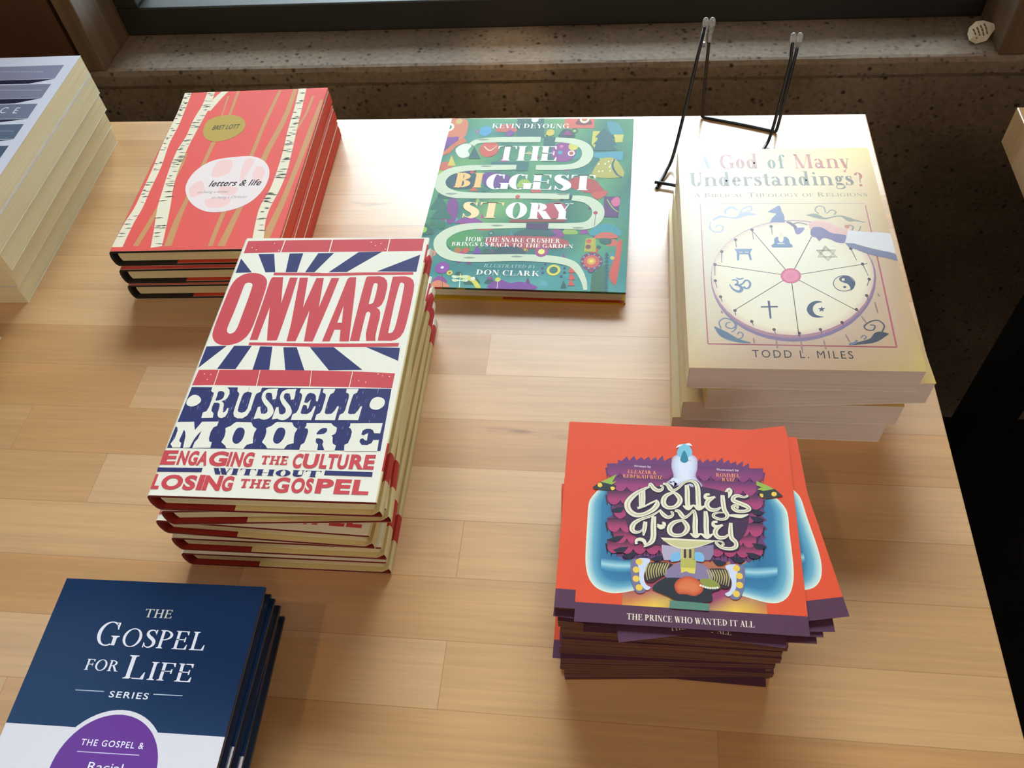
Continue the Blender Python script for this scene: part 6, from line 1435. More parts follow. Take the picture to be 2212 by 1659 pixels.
 ('S','#8d8a78',3,[0.8,4.5,2,1.2,1.5,4.5,2,0.8],5,[94.5,150.4,100.8,149.7,107.3,146.5,114.6,148.6,120.2,149,125.3,145.3,129.2,144.3,136.5,142.1]),
 ('S','#8d8a78',3,[0.9,1.1,0.9],5,[103.8,151.8,101.6,156.1,104.2,160.4,108.3,159.3,108.9,152.9]),
 ('S','#8d8a78',3,[0.8,1],5,[109.5,151.8,113.5,156.1,116.7,153.9,114.9,150.7]),
 ('S','#8d8a78',3,[1,1.4,0.8],5,[121.1,135.9,124.3,139.1,126.8,137,125.3,131.8,130.2,132.8,132.4,138]),
 ('E','#c07a6a',3,122.5,137.6,1.92,2.1,0,10),
 ('P','#4b566c',5,0,[57.1,61.3,58.7,61.3,58.3,44.6,57,44.6]),
 ('P','#4b566c',5,0,[52,56.1,63.7,56.5,63.6,55.2,51.9,54.9]),
 ('P','#4b566c',5,4,[94.5,60.4,92.2,61.5,88.9,61.2,85.2,58.4,83.1,53.9,83.6,49.8,86.1,46.7,90.2,45.9,93.8,46.8,90.7,47.4,88,49.4,87.1,53,88,56.6,90.6,59.4]),
 ('P','#4b566c',5,0,[93.5,56.6,92.7,54.6,90.8,54.6,92.1,53.4,91.3,51.4,93,52.6,94.3,51.4,94,53.4,95.7,54.6,93.8,54.7]),
 ('T','#3f3a3a',4,'sanst','TODD L. MILES',42.6,9.8,65.4,6.4,0,0)]
ART['gospel'] = [
 ('V',['173053','173053','162b4c','162b4c'],0,[0,94.5,131.5,94.5,131.5,139.5,0,139.5]),
 ('V',['162b4c','162b4c','172f52','172f52'],0,[0,139.5,131.5,139.5,131.5,183,0,183]),
 ('V',['e4dee2','e4dee2','e4dee2','e4dee2'],0,[0,0,131.5,0,131.5,94.5,0,94.5]),
 ('E','e4dee2',1,67.3,71.9,33.5,33.5,0,56),
 ('E','6a2f8e',2,67.3,71.9,30.9,30.9,0,56),
 ('T','#d6d2c4',1,'fine','THE',59.9,160.2,17.6,5.3,0,0),
 ('T','#e9e6ec',1,'roman','G^OSPEL',34.6,141.7,69.2,14.6,0,0),
 ('T','#e9e6ec',1,'fine','FOR',34.5,126.7,21.2,6.5,0,0),
 ('T','#e9e6ec',1,'roman','L^IFE',60,123,41.7,13.8,0,0),
 ('T','#e9e6ec',1,'sansw','SERIES',55.7,112,23.9,3.5,0,0),
 ('S','#b9c2d2',1,[0.5,0.5],0,[34.1,114.9,51.9,115]),
 ('S','#b9c2d2',1,[0.5,0.5],0,[82.1,115.1,99.8,115.2]),
 ('T','#efe9f2',3,'sansw','THE GOSPEL &',49.2,85.4,37.3,3.3,0,0),
 ('S','#d9c9e4',3,[0.45,0.45],0,[48.8,81.9,85.4,82.1]),
 ('T','#efe9f2',3,'sans','Racial',58.2,72.7,20.3,4.3,0,0)]
ART['onward'] = [
 ('P','#c8444b',0,0,[4.9,229.3,34.7,229.9,34.4,216.6,5,215.6]),
 ('P','#c8444b',0,0,[35.5,229.9,73.1,230.4,73.3,216.8,35.2,216.6]),
 ('P','#c8444b',0,0,[73.9,230.4,119,231.1,119.2,217.3,74.1,216.8]),
 ('P','#c8444b',0,0,[119.8,231.1,146.6,231.3,146.8,217.9,120,217.3]),
 ('P','#2b2e63',0,0,[4.6,209.8,17.4,194.8,4.5,194.2]),
 ('P','#2b2e63',0,0,[17.2,214.7,30,214.9,35.9,195.1,28.2,194.9]),
 ('P','#2b2e63',0,0,[42.4,215.2,53.3,215.5,53.1,195.1,44.1,195]),
 ('P','#2b2e63',0,0,[65.3,215.5,77.9,215.8,66.9,195,59.5,195]),
 ('P','#2b2e63',0,0,[97.2,216.6,115.9,217.2,92.1,195.3,77.9,195]),
 ('P','#2b2e63',0,0,[146,213.8,145.7,195.7,115.1,195.9]),
 ('P','#2b2e63',0,0,[3.8,121.3,18.8,122.1,3.7,101.7]),
 ('P','#2b2e63',0,0,[24.2,122.1,37.3,122.3,31.3,101.1,17.8,101.1]),
 ('P','#2b2e63',0,0,[43.6,121.9,52.7,121.8,55.8,100.9,43.7,100.7]),
 ('P','#2b2e63',0,0,[60.8,121.3,70.6,121.5,81.1,100.8,67.4,100.8]),
 ('P','#2b2e63',0,0,[80.2,121.6,97.5,121.9,122.1,102,98.5,101.1]),
 ('P','#2b2e63',0,0,[120.5,122.4,145.1,121.9,145.7,110.3]),
 ('P','#c8444b',0,0,[4.8,100,19.2,100.5,19.5,87,4,86.4]),
 ('P','#c8444b',0,0,[19.8,100.5,49,100.8,50,86.9,20,87]),
 ('P','#c8444b',0,0,[49.5,100.8,86,100.9,87.9,87.2,50.6,86.9]),
 ('P','#c8444b',0,0,[86.4,100.9,115.2,100.7,115.4,87.1,88.3,87.2]),
 ('P','#c8444b',0,0,[115.7,100.7,145.3,99.5,145.3,86.9,115.9,87.2]),
 ('E','#ece7d6',1,10.2,221.9,0.57,0.49,0,6),
 ('E','#ece7d6',1,14.2,219.5,0.58,0.49,0,6),
 ('E','#ece7d6',1,27.3,226.5,0.57,0.49,0,6),
 ('E','#ece7d6',1,32.7,218.7,0.57,0.49,0,6),
 ('E','#ece7d6',1,105.1,227.7,0.56,0.48,0,6),
 ('E','#ece7d6',1,109.2,223.8,0.56,0.48,0,6),
 ('E','#ece7d6',1,113.2,226.1,0.56,0.48,0,6),
 ('E','#ece7d6',1,117.6,219.9,0.55,0.47,0,6),
 ('E','#ece7d6',1,9.9,96.6,0.51,0.39,0,6),
 ('E','#ece7d6',1,13.5,91.8,0.5,0.39,0,6),
 ('E','#ece7d6',1,14.7,96.1,0.51,0.39,0,6),
 ('E','#ece7d6',1,121.2,92.6,0.49,0.37,0,6),
 ('E','#ece7d6',1,126.3,91.5,0.49,0.36,0,6),
 ('E','#ece7d6',1,133.7,98.8,0.49,0.36,0,6),
 ('E','#ece7d6',1,137,97.1,0.48,0.37,0,6),
 ('E','#ece7d6',1,141.9,96.6,0.48,0.37,0,6),
 ('P','#c8444b',0,0,[35.2,194.6,71.7,194.5,72.3,191.4,35.2,191.8]),
 ('P','#c8444b',0,0,[34.6,125.5,87.1,125.1,87.8,121.9,34.6,122.8]),
 ('P','#c8444b',1,4,[20.1,194.2,25.4,192.7,29.3,189.8,31.7,186.1,32.8,180.9,33.1,174.2,33.3,161.5,33.3,148.7,32.9,139,31.9,133.3,30,129,26.6,125.2,21.2,123,15.3,122.7,10.2,124.5,6.7,128.2,4.8,132.5,4.1,138.7,4,150.4,4.2,165.3,4.7,179.7,6.6,187.1,10.1,191.6,14.6,193.9]),
 ('P','#ece7d6',2,4,[16.4,183.4,19.1,183.7,21.1,182.4,21.8,179.8,22.1,168.5,22,154.9,21.9,141.8,21.4,136.9,20.2,134.3,18.1,133.2,15.9,134.3,14.7,136.6,14.4,141.2,15,154.9,15.2,170.5,15.3,180.8]),
 ('P','#c8444b',1,0,[35.5,189.9,43.6,189.9,45.9,177.8,48.7,163.1,49,189.4,55.1,189.4,55.4,165.7,55.1,145.5,54.7,132.1,54.5,127.9,53.7,127.3,47.2,127.2,44.9,138.2,41,159.1,40.5,144.8,40,127.7,34.2,127.6,34.2,138.5,34.3,163.5,34.1,185,34.7,189.2]),
 ('P','#c8444b',1,0,[56.7,189.3,63.2,189.3,66.4,159.2,69.8,189,75.6,189,78.3,159.3,81.5,189,87.6,189,85.3,163.8,81.1,126.8,74.6,126.8,72,156.3,68.5,126.9,61.8,126.8,61.2,142.2]),
 ('P','#c8444b',0,0,[63.8,194.1,85.7,194.3,106.7,194.9,143.5,195.2,143.8,192.5,107.2,192.1,86.4,191.2,64.5,190.9]),
 ('P','#c8444b',0,0,[79.7,125.1,112.5,125.4,143.8,126.4,143.7,123,113.1,122.2,80.4,121.8]),
 ('P','#c8444b',1,0,[95.6,189.9,100.5,189.9,101.8,181.1,104.2,158.1,107.4,127.2,100.5,127.1,99.1,138,94.7,138,93.4,127,87.8,126.9,89,137.9,91.4,159.9,94.1,187.8]),
 ('P','#ece7d6',2,0,[96.8,160.7,97.5,154.1,98.8,144.4,95.4,144.4,96,152.1]),
 ('P','#c8444b',1,0,[109,190.7,118.6,190.9,121.9,189.7,124.3,186.8,125.8,182.7,126.2,178.1,126.1,168.1,125.1,162.6,123.7,160.4,121.7,159.2,124,157.5,125.2,154.8,125.8,149.5,125.6,139,125.7,132,126.5,128,119.7,127.9,118.3,134.3,118.2,143.7,118.2,153.3,117.6,154.7,116,155.5,114.8,153.8,114.7,142.2,114.8,127.7,108,127.7,107.8,141.7,107.8,171,108.2,188.9]),
 ('P','#ece7d6',2,0,[115.4,183.2,116.6,183.8,118.1,183.2,118.6,180.9,118.8,173.1,118.6,166.6,118.3,164.1,116.9,162.8,115.2,162.7,115.2,170,115.1,179.6]),
 ('P','#c8444b',1,0,[128.7,190.6,138.2,190.9,141.8,189.7,144.6,186.9,146.1,182.3,146.6,176.2,146.6,159.3,146.1,143.5,145.4,136.4,143.6,131.8,140.8,129,138.1,128.2,128,128.1,127.9,140.9,128.5,167.1,128.5,188.4]),
 ('P','#ece7d6',2,0,[135.3,184,136.8,184.3,138.4,182.8,138.8,180.2,139.1,164.2,138.8,145.8,138.4,139.2,137.5,135.9,135.8,134.9,134.4,135.2,134.4,141.5,134.3,163.7,134.8,179.2]),
 ('P','#2b2e63',0,0,[4.4,85,145.1,86.4,146.2,36.9,3.3,35.2]),
 ('S','#a9abc2',1,[0.16,0.3,0.1],0,[81.7,73.5,81.6,72.3,81.6,71.2]),
 ('S','#a9abc2',1,[0.16,0.3,0.1],0,[14.1,53.5,14.1,52.8,14.1,52.1]),
 ('S','#6f74a0',1,[0.16,0.3,0.1],0,[38.3,71.5,38.4,69.5,38.4,67.6]),
 ('S','#6f74a0',1,[0.16,0.3,0.1],0,[72.2,45.3,72.2,43.9,72.1,42.5]),
 ('S','#a9abc2',1,[0.16,0.3,0.1],0,[126.6,55.9,126.5,54.6,126.3,53.3]),
 ('S','#6f74a0',1,[0.16,0.3,0.1],0,[13.8,51.4,13.9,49.8,13.9,48.1]),
 ('S','#6f74a0',1,[0.16,0.3,0.1],0,[9.5,68.8,9.6,67,9.6,65.2]),
 ('S','#a9abc2',1,[0.16,0.3,0.1],0,[128.1,52.1,128,50.6,127.8,49.1]),
 ('S','#a9abc2',1,[0.16,0.3,0.1],0,[117.2,66.8,117.1,65.6,117,64.4]),
 ('S','#6f74a0',1,[0.16,0.3,0.1],0,[18.4,41.9,18.4,41.1,18.4,40.3]),
 ('S','#6f74a0',1,[0.16,0.3,0.1],0,[66.5,39.3,66.5,37.9,66.4,36.5]),
 ('S','#6f74a0',1,[0.16,0.3,0.1],0,[59.5,60.2,59.5,59.1,59.5,58]),
 ('S','#a9abc2',1,[0.16,0.3,0.1],0,[131.5,58.4,131.4,56.9,131.2,55.4]),
 ('S','#6f74a0',1,[0.16,0.3,0.1],0,[143.6,46.4,143.5,44.9,143.3,43.5]),
 ('S','#6f74a0',1,[0.16,0.3,0.1],0,[140,46.1,139.9,44.4,139.7,42.6]),
 ('S','#6f74a0',1,[0.16,0.3,0.1],0,[34.7,49.9,34.8,48.2,34.8,46.6]),
 ('S','#a9abc2',1,[0.16,0.3,0.1],0,[14.1,69.7,14.2,67.9,14.2,66.2]),
 ('S','#6f74a0',1,[0.16,0.3,0.1],0,[116.9,81.5,116.8,80.3,116.8,79]),
 ('S','#6f74a0',1,[0.16,0.3,0.1],0,[112.7,71.5,112.6,69.8,112.5,68]),
 ('S','#6f74a0',1,[0.16,0.3,0.1],0,[11.1,54,11.2,52.4,11.2,50.8]),
 ('S','#a9abc2',1,[0.16,0.3,0.1],0,[142.2,45.2,142.1,44,142,42.7]),
 ('S','#6f74a0',1,[0.16,0.3,0.1],0,[16,68.6,16.1,67.1,16.1,65.7]),
 ('S','#6f74a0',1,[0.16,0.3,0.1],0,[62.7,75,62.7,73.6,62.6,72.1]),
 ('S','#a9abc2',1,[0.16,0.3,0.1],0,[126.1,83.9,126,82.8,125.9,81.7]),
 ('S','#6f74a0',1,[0.16,0.3,0.1],0,[58.3,42.2,58.3,41,58.2,39.8]),
 ('S','#a9abc2',1,[0.16,0.3,0.1],0,[88.9,54.6,88.8,53.2,88.7,51.9]),
 ('S','#a9abc2',1,[0.16,0.3,0.1],0,[76.5,40.7,76.5,39.6,76.4,38.4]),
 ('S','#6f74a0',1,[0.16,0.3,0.1],0,[47.7,72.8,47.7,70.8,47.7,68.9]),
 ('S','#6f74a0',1,[0.16,0.3,0.1],0,[6.4,56.9,6.5,55.7,6.5,54.5]),
 ('S','#6f74a0',1,[0.16,0.3,0.1],0,[91.5,84.3,91.5,82.8,91.4,81.2]),
 ('S','#6f74a0',1,[0.16,0.3,0.1],0,[70.8,54.9,70.8,53.4,70.7,51.9]),
 ('S','#6f74a0',1,[0.16,0.3,0.1],0,[108.7,52.2,108.6,51.5,108.6,50.8]),
 ('S','#6f74a0',1,[0.16,0.3,0.1],0,[139.7,54.4,139.6,53.4,139.5,52.5]),
 ('S','#6f74a0',1,[0.16,0.3,0.1],0,[50.2,56,50.2,54.8,50.2,53.7]),
 ('S','#6f74a0',1,[0.16,0.3,0.1],0,[88.8,67.4,88.8,66.3,88.7,65.3]),
 ('S','#a9abc2',1,[0.16,0.3,0.1],0,[8.4,46.5,8.4,45.2,8.5,43.8]),
 ('S','#6f74a0',1,[0.16,0.3,0.1],0,[36.6,69,36.6,67.3,36.7,65.6]),
 ('S','#6f74a0',1,[0.16,0.3,0.1],0,[66.5,75.6,66.5,74,66.4,72.4]),
 ('S','#6f74a0',1,[0.16,0.3,0.1],0,[52.3,68.8,52.3,67.1,52.2,65.3]),
 ('S','#a9abc2',1,[0.16,0.3,0.1],0,[28.7,43.3,28.7,42.2,28.7,41.1]),
 ('S','#6f74a0',1,[0.16,0.3,0.1],0,[68.6,43,68.6,42.1,68.6,41.2]),
 ('S','#a9abc2',1,[0.16,0.3,0.1],0,[32,58.5,32,56.8,32,55.1]),
 ('S','#a9abc2',1,[0.16,0.3,0.1],0,[44.6,75.3,44.6,73.6,44.6,71.8]),
 ('S','#6f74a0',1,[0.16,0.3,0.1],0,[53.7,46.2,53.7,45.4,53.7,44.6]),
 ('S','#6f74a0',1,[0.16,0.3,0.1],0,[43.2,46.5,43.2,45.4,43.2,44.3]),
 ('S','#6f74a0',1,[0.16,0.3,0.1],0,[62.9,64.4,62.9,62.6,62.8,60.7]),
 ('S','#a9abc2',1,[0.16,0.3,0.1],0,[136.3,86,136.1,84.1,136,82.3]),
 ('S','#6f74a0',1,[0.16,0.3,0.1],0,[137.6,65.5,137.5,63.7,137.3,61.9]),
 ('S','#6f74a0',1,[0.16,0.3,0.1],0,[122.3,50.8,122.2,49.3,122.1,47.9]),
 ('S','#6f74a0',1,[0.16,0.3,0.1],0,[53.3,70.4,53.3,69.4,53.3,68.5]),
 ('S','#6f74a0',1,[0.16,0.3,0.1],0,[45.6,56,45.6,54.4,45.6,52.7]),
 ('S','#a9abc2',1,[0.16,0.3,0.1],0,[102.6,43.1,102.5,41.4,102.4,39.6]),
 ('S','#a9abc2',1,[0.16,0.3,0.1],0,[86.3,42.8,86.3,42.2,86.2,41.5]),
 ('S','#6f74a0',1,[0.16,0.3,0.1],0,[47.6,76,47.6,74.4,47.6,72.8]),
 ('S','#6f74a0',1,[0.16,0.3,0.1],0,[136.1,66.4,136,65,135.8,63.5]),
 ('S','#a9abc2',1,[0.16,0.3,0.1],0,[125.4,73.8,125.3,72.5,125.2,71.2]),
 ('S','#a9abc2',1,[0.16,0.3,0.1],0,[33,66.9,33.1,65.6,33.1,64.2]),
 ('S','#a9abc2',1,[0.16,0.3,0.1],0,[115.8,77.5,115.6,75.6,115.5,73.7]),
 ('S','#a9abc2',1,[0.16,0.3,0.1],0,[5.5,44.1,5.6,42.7,5.7,41.2]),
 ('S','#6f74a0',1,[0.16,0.3,0.1],0,[43.6,81.9,43.7,80.8,43.7,79.7]),
 ('S','#6f74a0',1,[0.16,0.3,0.1],0,[71.7,64.5,71.7,62.8,71.6,61.1]),
 ('S','#6f74a0',1,[0.16,0.3,0.1],0,[23.3,81.2,23.3,80.3,23.4,79.4]),
 ('S','#6f74a0',1,[0.16,0.3,0.1],0,[124.9,40.6,124.9,39.8,124.8,39.1]),
 ('S','#a9abc2',1,[0.16,0.3,0.1],0,[49.6,69,49.6,67.9,49.6,66.8]),
 ('S','#6f74a0',1,[0.16,0.3,0.1],0,[56,56.4,56,55.5,56,54.6]),
 ('S','#6f74a0',1,[0.16,0.3,0.1],0,[83.2,79.1,83.2,77.4,83.1,75.8]),
 ('S','#a9abc2',1,[0.16,0.3,0.1],0,[30.6,80.1,30.6,78.9,30.6,77.7]),
 ('S','#a9abc2',1,[0.16,0.3,0.1],0,[58.6,47.4,58.6,45.8,58.6,44.1]),
 ('S','#a9abc2',1,[0.16,0.3,0.1],0,[57.7,63.7,57.6,62.4,57.6,61.1]),
 ('S','#6f74a0',1,[0.16,0.3,0.1],0,[102.5,65.3,102.4,64,102.3,62.8]),
 ('S','#6f74a0',1,[0.16,0.3,0.1],0,[102.7,59.9,102.6,59.1,102.6,58.4]),
 ('S','#6f74a0',1,[0.16,0.3,0.1],0,[128,65.7,127.8,63.8,127.7,62]),
 ('S','#6f74a0',1,[0.16,0.3,0.1],0,[116.1,43.8,116,42.8,115.9,41.8]),
 ('S','#a9abc2',1,[0.16,0.3,0.1],0,[118.7,79.8,118.6,78.3,118.5,76.8]),
 ('S','#6f74a0',1,[0.16,0.3,0.1],0,[98.9,48,98.8,46.5,98.7,45]),
 ('S','#6f74a0',1,[0.16,0.3,0.1],0,[87.7,80.2,87.7,79.5,87.6,78.8]),
 ('S','#6f74a0',1,[0.16,0.3,0.1],0,[10.9,46.5,10.9,45.7,10.9,45]),
 ('S','#a9abc2',1,[0.16,0.3,0.1],0,[30.1,42.2,30.1,41.5,30.1,40.8]),
 ('S','#a9abc2',1,[0.16,0.3,0.1],0,[122.9,80,122.8,78.5,122.6,76.9]),
 ('S','#6f74a0',1,[0.16,0.3,0.1],0,[86.6,40.5,86.5,38.9,86.5,37.3]),
 ('S','#6f74a0',1,[0.16,0.3,0.1],0,[77.1,48.6,77,47.1,77,45.5]),
 ('S','#6f74a0',1,[0.16,0.3,0.1],0,[135.8,51,135.7,50.2,135.7,49.5]),
 ('S','#6f74a0',1,[0.16,0.3,0.1],0,[121,59.1,120.9,58.1,120.9,57.1]),
 ('S','#6f74a0',1,[0.16,0.3,0.1],0,[91.6,73.2,91.5,71.5,91.5,69.9]),
 ('S','#6f74a0',1,[0.16,0.3,0.1],0,[61.1,66.8,61.1,65.7,61,64.6]),
 ('S','#6f74a0',1,[0.16,0.3,0.1],0,[75.6,80.9,75.5,78.9,75.5,77]),
 ('S','#a9abc2',1,[0.16,0.3,0.1],0,[27.5,48.2,27.6,46.7,27.6,45.2]),
 ('S','#a9abc2',1,[0.16,0.3,0.1],0,[77.9,52.9,77.9,51.6,77.8,50.4]),
 ('S','#a9abc2',1,[0.16,0.3,0.1],0,[25.8,41.3,25.8,40.5,25.8,39.7]),
 ('S','#a9abc2',1,[0.16,0.3,0.1],0,[77.9,41.9,77.9,40.7,77.8,39.5]),
 ('S','#6f74a0',1,[0.16,0.3,0.1],0,[43,75.2,43,74.2,43,73.2]),
 ('S','#a9abc2',1,[0.16,0.3,0.1],0,[38,68.8,38,67.2,38,65.7]),
 ('S','#a9abc2',1,[0.16,0.3,0.1],0,[104,71.2,103.9,70,103.8,68.8]),
 ('S','#6f74a0',1,[0.16,0.3,0.1],0,[42.8,56.1,42.8,55.2,42.8,54.3]),
 ('S','#6f74a0',1,[0.16,0.3,0.1],0,[59.1,61.5,59.1,60.6,59.1,59.7]),
 ('S','#a9abc2',1,[0.16,0.3,0.1],0,[113.5,70.2,113.4,69.3,113.3,68.5]),
 ('S','#a9abc2',1,[0.16,0.3,0.1],0,[89.3,62.2,89.2,61,89.2,59.7]),
 ('S','#a9abc2',1,[0.16,0.3,0.1],0,[83.5,46.3,83.5,45.1,83.4,43.8]),
 ('S','#a9abc2',1,[0.16,0.3,0.1],0,[61.5,44.1,61.5,42.6,61.4,41]),
 ('S','#a9abc2',1,[0.16,0.3,0.1],0,[37.5,61.5,37.5,60.6,37.5,59.6]),
 ('S','#6f74a0',1,[0.16,0.3,0.1],0,[139,54.4,138.9,52.7,138.7,51]),
 ('S','#a9abc2',1,[0.16,0.3,0.1],0,[41.8,75,41.8,74,41.8,73.1]),
 ('S','#a9abc2',1,[0.16,0.3,0.1],0,[131.1,45.9,131,45,130.9,44]),
 ('S','#6f74a0',1,[0.16,0.3,0.1],0,[64.8,69.5,64.8,67.9,64.8,66.3]),
 ('S','#6f74a0',1,[0.16,0.3,0.1],0,[121.5,81.4,121.4,80.3,121.3,79.2]),
 ('S','#6f74a0',1,[0.16,0.3,0.1],0,[99.9,57.8,99.9,57.1,99.9,56.4]),
 ('S','#6f74a0',1,[0.16,0.3,0.1],0,[73.5,63.9,73.5,62.9,73.5,62]),
 ('S','#6f74a0',1,[0.16,0.3,0.1],0,[60.1,39.6,60.1,38.3,60.1,37]),
 ('S','#a9abc2',1,[0.16,0.3,0.1],0,[98.5,72.1,98.4,71.3,98.4,70.5]),
 ('S','#6f74a0',1,[0.16,0.3,0.1],0,[18.3,40.5,18.4,38.8,18.4,37]),
 ('S','#a9abc2',1,[0.16,0.3,0.1],0,[111.4,49.3,111.3,48.3,111.2,47.2]),
 ('S','#a9abc2',1,[0.16,0.3,0.1],0,[118,54.8,118,53.9,117.9,52.9]),
 ('S','#6f74a0',1,[0.16,0.3,0.1],0,[99.7,40.5,99.6,39.2,99.5,37.9]),
 ('S','#a9abc2',1,[0.16,0.3,0.1],0,[54.8,60.7,54.8,59.1,54.8,57.6]),
 ('S','#a9abc2',1,[0.16,0.3,0.1],0,[30.7,56.7,30.7,55.2,30.8,53.7]),
 ('S','#6f74a0',1,[0.16,0.3,0.1],0,[129.2,77.4,129.1,75.9,128.9,74.3]),
 ('S','#a9abc2',1,[0.16,0.3,0.1],0,[24.6,39.7,24.7,38.6,24.7,37.6]),
 ('S','#6f74a0',1,[0.16,0.3,0.1],0,[83.2,56.6,83.1,55.1,83.1,53.6]),
 ('S','#a9abc2',1,[0.16,0.3,0.1],0,[30.1,68.8,30.1,68,30.1,67.2]),
 ('S','#6f74a0',1,[0.16,0.3,0.1],0,[81.5,49.3,81.5,47.7,81.4,46.2]),
 ('S','#6f74a0',1,[0.16,0.3,0.1],0,[59.2,71.7,59.2,69.9,59.2,68.1]),
 ('S','#6f74a0',1,[0.16,0.3,0.1],0,[40,59.8,40,58.2,40,56.6]),
 ('S','#a9abc2',1,[0.16,0.3,0.1],0,[62,68.5,62,67.1,62,65.8]),
 ('S','#6f74a0',1,[0.16,0.3,0.1],0,[123.5,69,123.4,68.2,123.3,67.3]),
 ('S','#a9abc2',1,[0.16,0.3,0.1],0,[21.3,78.9,21.3,77.2,21.4,75.5]),
 ('S','#a9abc2',1,[0.16,0.3,0.1],0,[32,75,32,73.8,32,72.5]),
 ('S','#6f74a0',1,[0.16,0.3,0.1],0,[110.2,47.3,110.1,45.9,110,44.6]),
 ('S','#6f74a0',1,[0.16,0.3,0.1],0,[32.5,64.7,32.5,63.3,32.5,62]),
 ('S','#6f74a0',1,[0.16,0.3,0.1],0,[40.6,74.3,40.6,72.6,40.6,70.9]),
 ('S','#6f74a0',1,[0.16,0.3,0.1],0,[129.9,48.4,129.7,46.6,129.6,44.8]),
 ('S','#a9abc2',1,[0.16,0.3,0.1],0,[87.1,58.8,87,57.3,87,55.8]),
 ('S','#6f74a0',1,[0.16,0.3,0.1],0,[47.3,51.5,47.3,49.8,47.3,48.1]),
 ('S','#a9abc2',1,[0.16,0.3,0.1],0,[107.1,57,107,56.3,107,55.6]),
 ('S','#6f74a0',1,[0.16,0.3,0.1],0,[74.4,53.4,74.3,52,74.3,50.8]),
 ('S','#6f74a0',1,[0.16,0.3,0.1],0,[79.6,75.6,79.6,74.9,79.6,74.1]),
 ('S','#a9abc2',1,[0.16,0.3,0.1],0,[67.7,53.9,67.7,52.6,67.6,51.2]),
 ('S','#a9abc2',1,[0.16,0.3,0.1],0,[23.8,41.5,23.9,39.9,23.9,38.2]),
 ('S','#6f74a0',1,[0.16,0.3,0.1],0,[56,82.1,56,81.1,56,80]),
 ('S','#a9abc2',1,[0.16,0.3,0.1],0,[134.9,60.6,134.9,59.5,134.8,58.4]),
 ('S','#a9abc2',1,[0.16,0.3,0.1],0,[23.8,50.5,23.9,48.8,23.9,47.1]),
 ('S','#6f74a0',1,[0.16,0.3,0.1],0,[105.7,42.1,105.6,40.6,105.5,39.1]),
 ('S','#6f74a0',1,[0.16,0.3,0.1],0,[135.4,48.4,135.3,46.7,135.1,45]),
 ('S','#6f74a0',1,[0.16,0.3,0.1],0,[73.4,49,73.4,48.2,73.3,47.4]),
 ('S','#6f74a0',1,[0.16,0.3,0.1],0,[33.6,80.3,33.7,79.3,33.7,78.4]),
 ('S','#a9abc2',1,[0.16,0.3,0.1],0,[80.7,51.8,80.7,50.6,80.7,49.5]),
 ('S','#6f74a0',1,[0.16,0.3,0.1],0,[70.6,70.1,70.5,68.4,70.5,66.8]),
 ('S','#6f74a0',1,[0.16,0.3,0.1],0,[130.5,77.3,130.4,75.7,130.2,74.1]),
 ('S','#6f74a0',1,[0.16,0.3,0.1],0,[79.6,67.1,79.6,65.7,79.5,64.2]),
 ('S','#6f74a0',1,[0.16,0.3,0.1],0,[34.9,84,35,82.3,35,80.5]),
 ('S','#6f74a0',1,[0.16,0.3,0.1],0,[32.7,61.8,32.7,60.8,32.7,59.9]),
 ('S','#6f74a0',1,[0.16,0.3,0.1],0,[28.9,64.3,28.9,63.6,28.9,62.9]),
 ('S','#6f74a0',1,[0.16,0.3,0.1],0,[74.2,76.7,74.2,75.9,74.1,75.2]),
 ('S','#6f74a0',1,[0.16,0.3,0.1],0,[62.6,63,62.6,61.5,62.6,59.9]),
 ('S','#a9abc2',1,[0.16,0.3,0.1],0,[61.1,65.1,61,64.4,61,63.7]),
 ('S','#6f74a0',1,[0.16,0.3,0.1],0,[18.6,73,18.6,71.7,18.6,70.4]),
 ('S','#6f74a0',1,[0.16,0.3,0.1],0,[53.9,54.7,53.9,53.8,53.9,53]),
 ('S','#6f74a0',1,[0.16,0.3,0.1],0,[43.8,49.5,43.8,47.9,43.8,46.3]),
 ('S','#6f74a0',1,[0.16,0.3,0.1],0,[47.3,40.3,47.3,39.3,47.3,38.4]),
 ('S','#6f74a0',1,[0.16,0.3,0.1],0,[93.6,46.9,93.5,45.8,93.5,44.7]),
 ('S','#6f74a0',1,[0.16,0.3,0.1],0,[140.5,54.1,140.4,52.8,140.2,51.4]),
 ('S','#6f74a0',1,[0.16,0.3,0.1],0,[18.2,82.3,18.2,81.4,18.3,80.4]),
 ('S','#6f74a0',1,[0.16,0.3,0.1],0,[96.8,82.8,96.8,80.9,96.7,79]),
 ('S','#a9abc2',1,[0.16,0.3,0.1],0,[72.2,39.1,72.2,37.5,72.2,35.9]),
 ('S','#a9abc2',1,[0.16,0.3,0.1],0,[9.2,38.9,9.3,37.9,9.3,36.8]),
 ('S','#a9abc2',1,[0.16,0.3,0.1],0,[16.9,38.8,17,37.8,17,36.8]),
 ('S','#a9abc2',1,[0.16,0.3,0.1],0,[60.2,79,60.2,77.9,60.2,76.8]),
 ('S','#a9abc2',1,[0.16,0.3,0.1],0,[29.4,40,29.4,38.4,29.4,36.9]),
 ('S','#6f74a0',1,[0.16,0.3,0.1],0,[83,45.6,82.9,43.9,82.8,42.1]),
 ('S','#6f74a0',1,[0.16,0.3,0.1],0,[37.5,64,37.5,62.4,37.5,60.7]),
 ('S','#a9abc2',1,[0.16,0.3,0.1],0,[29.2,70.8,29.2,69.2,29.2,67.6]),
 ('P','#ece7d6',2,5,[7.7,78.1,11.3,77.7,14.3,74.8,14.6,72.1,12.4,69.5,9.2,68.5,6.2,69.6,4.8,71.9,5.1,75.2]),
 ('P','#ece7d6',2,5,[137.4,79.2,140.8,78.1,142.5,75.3,141.9,71.5,138.6,68.9,134.7,69.4,132.6,72,133,76.2,134.7,78.5]),
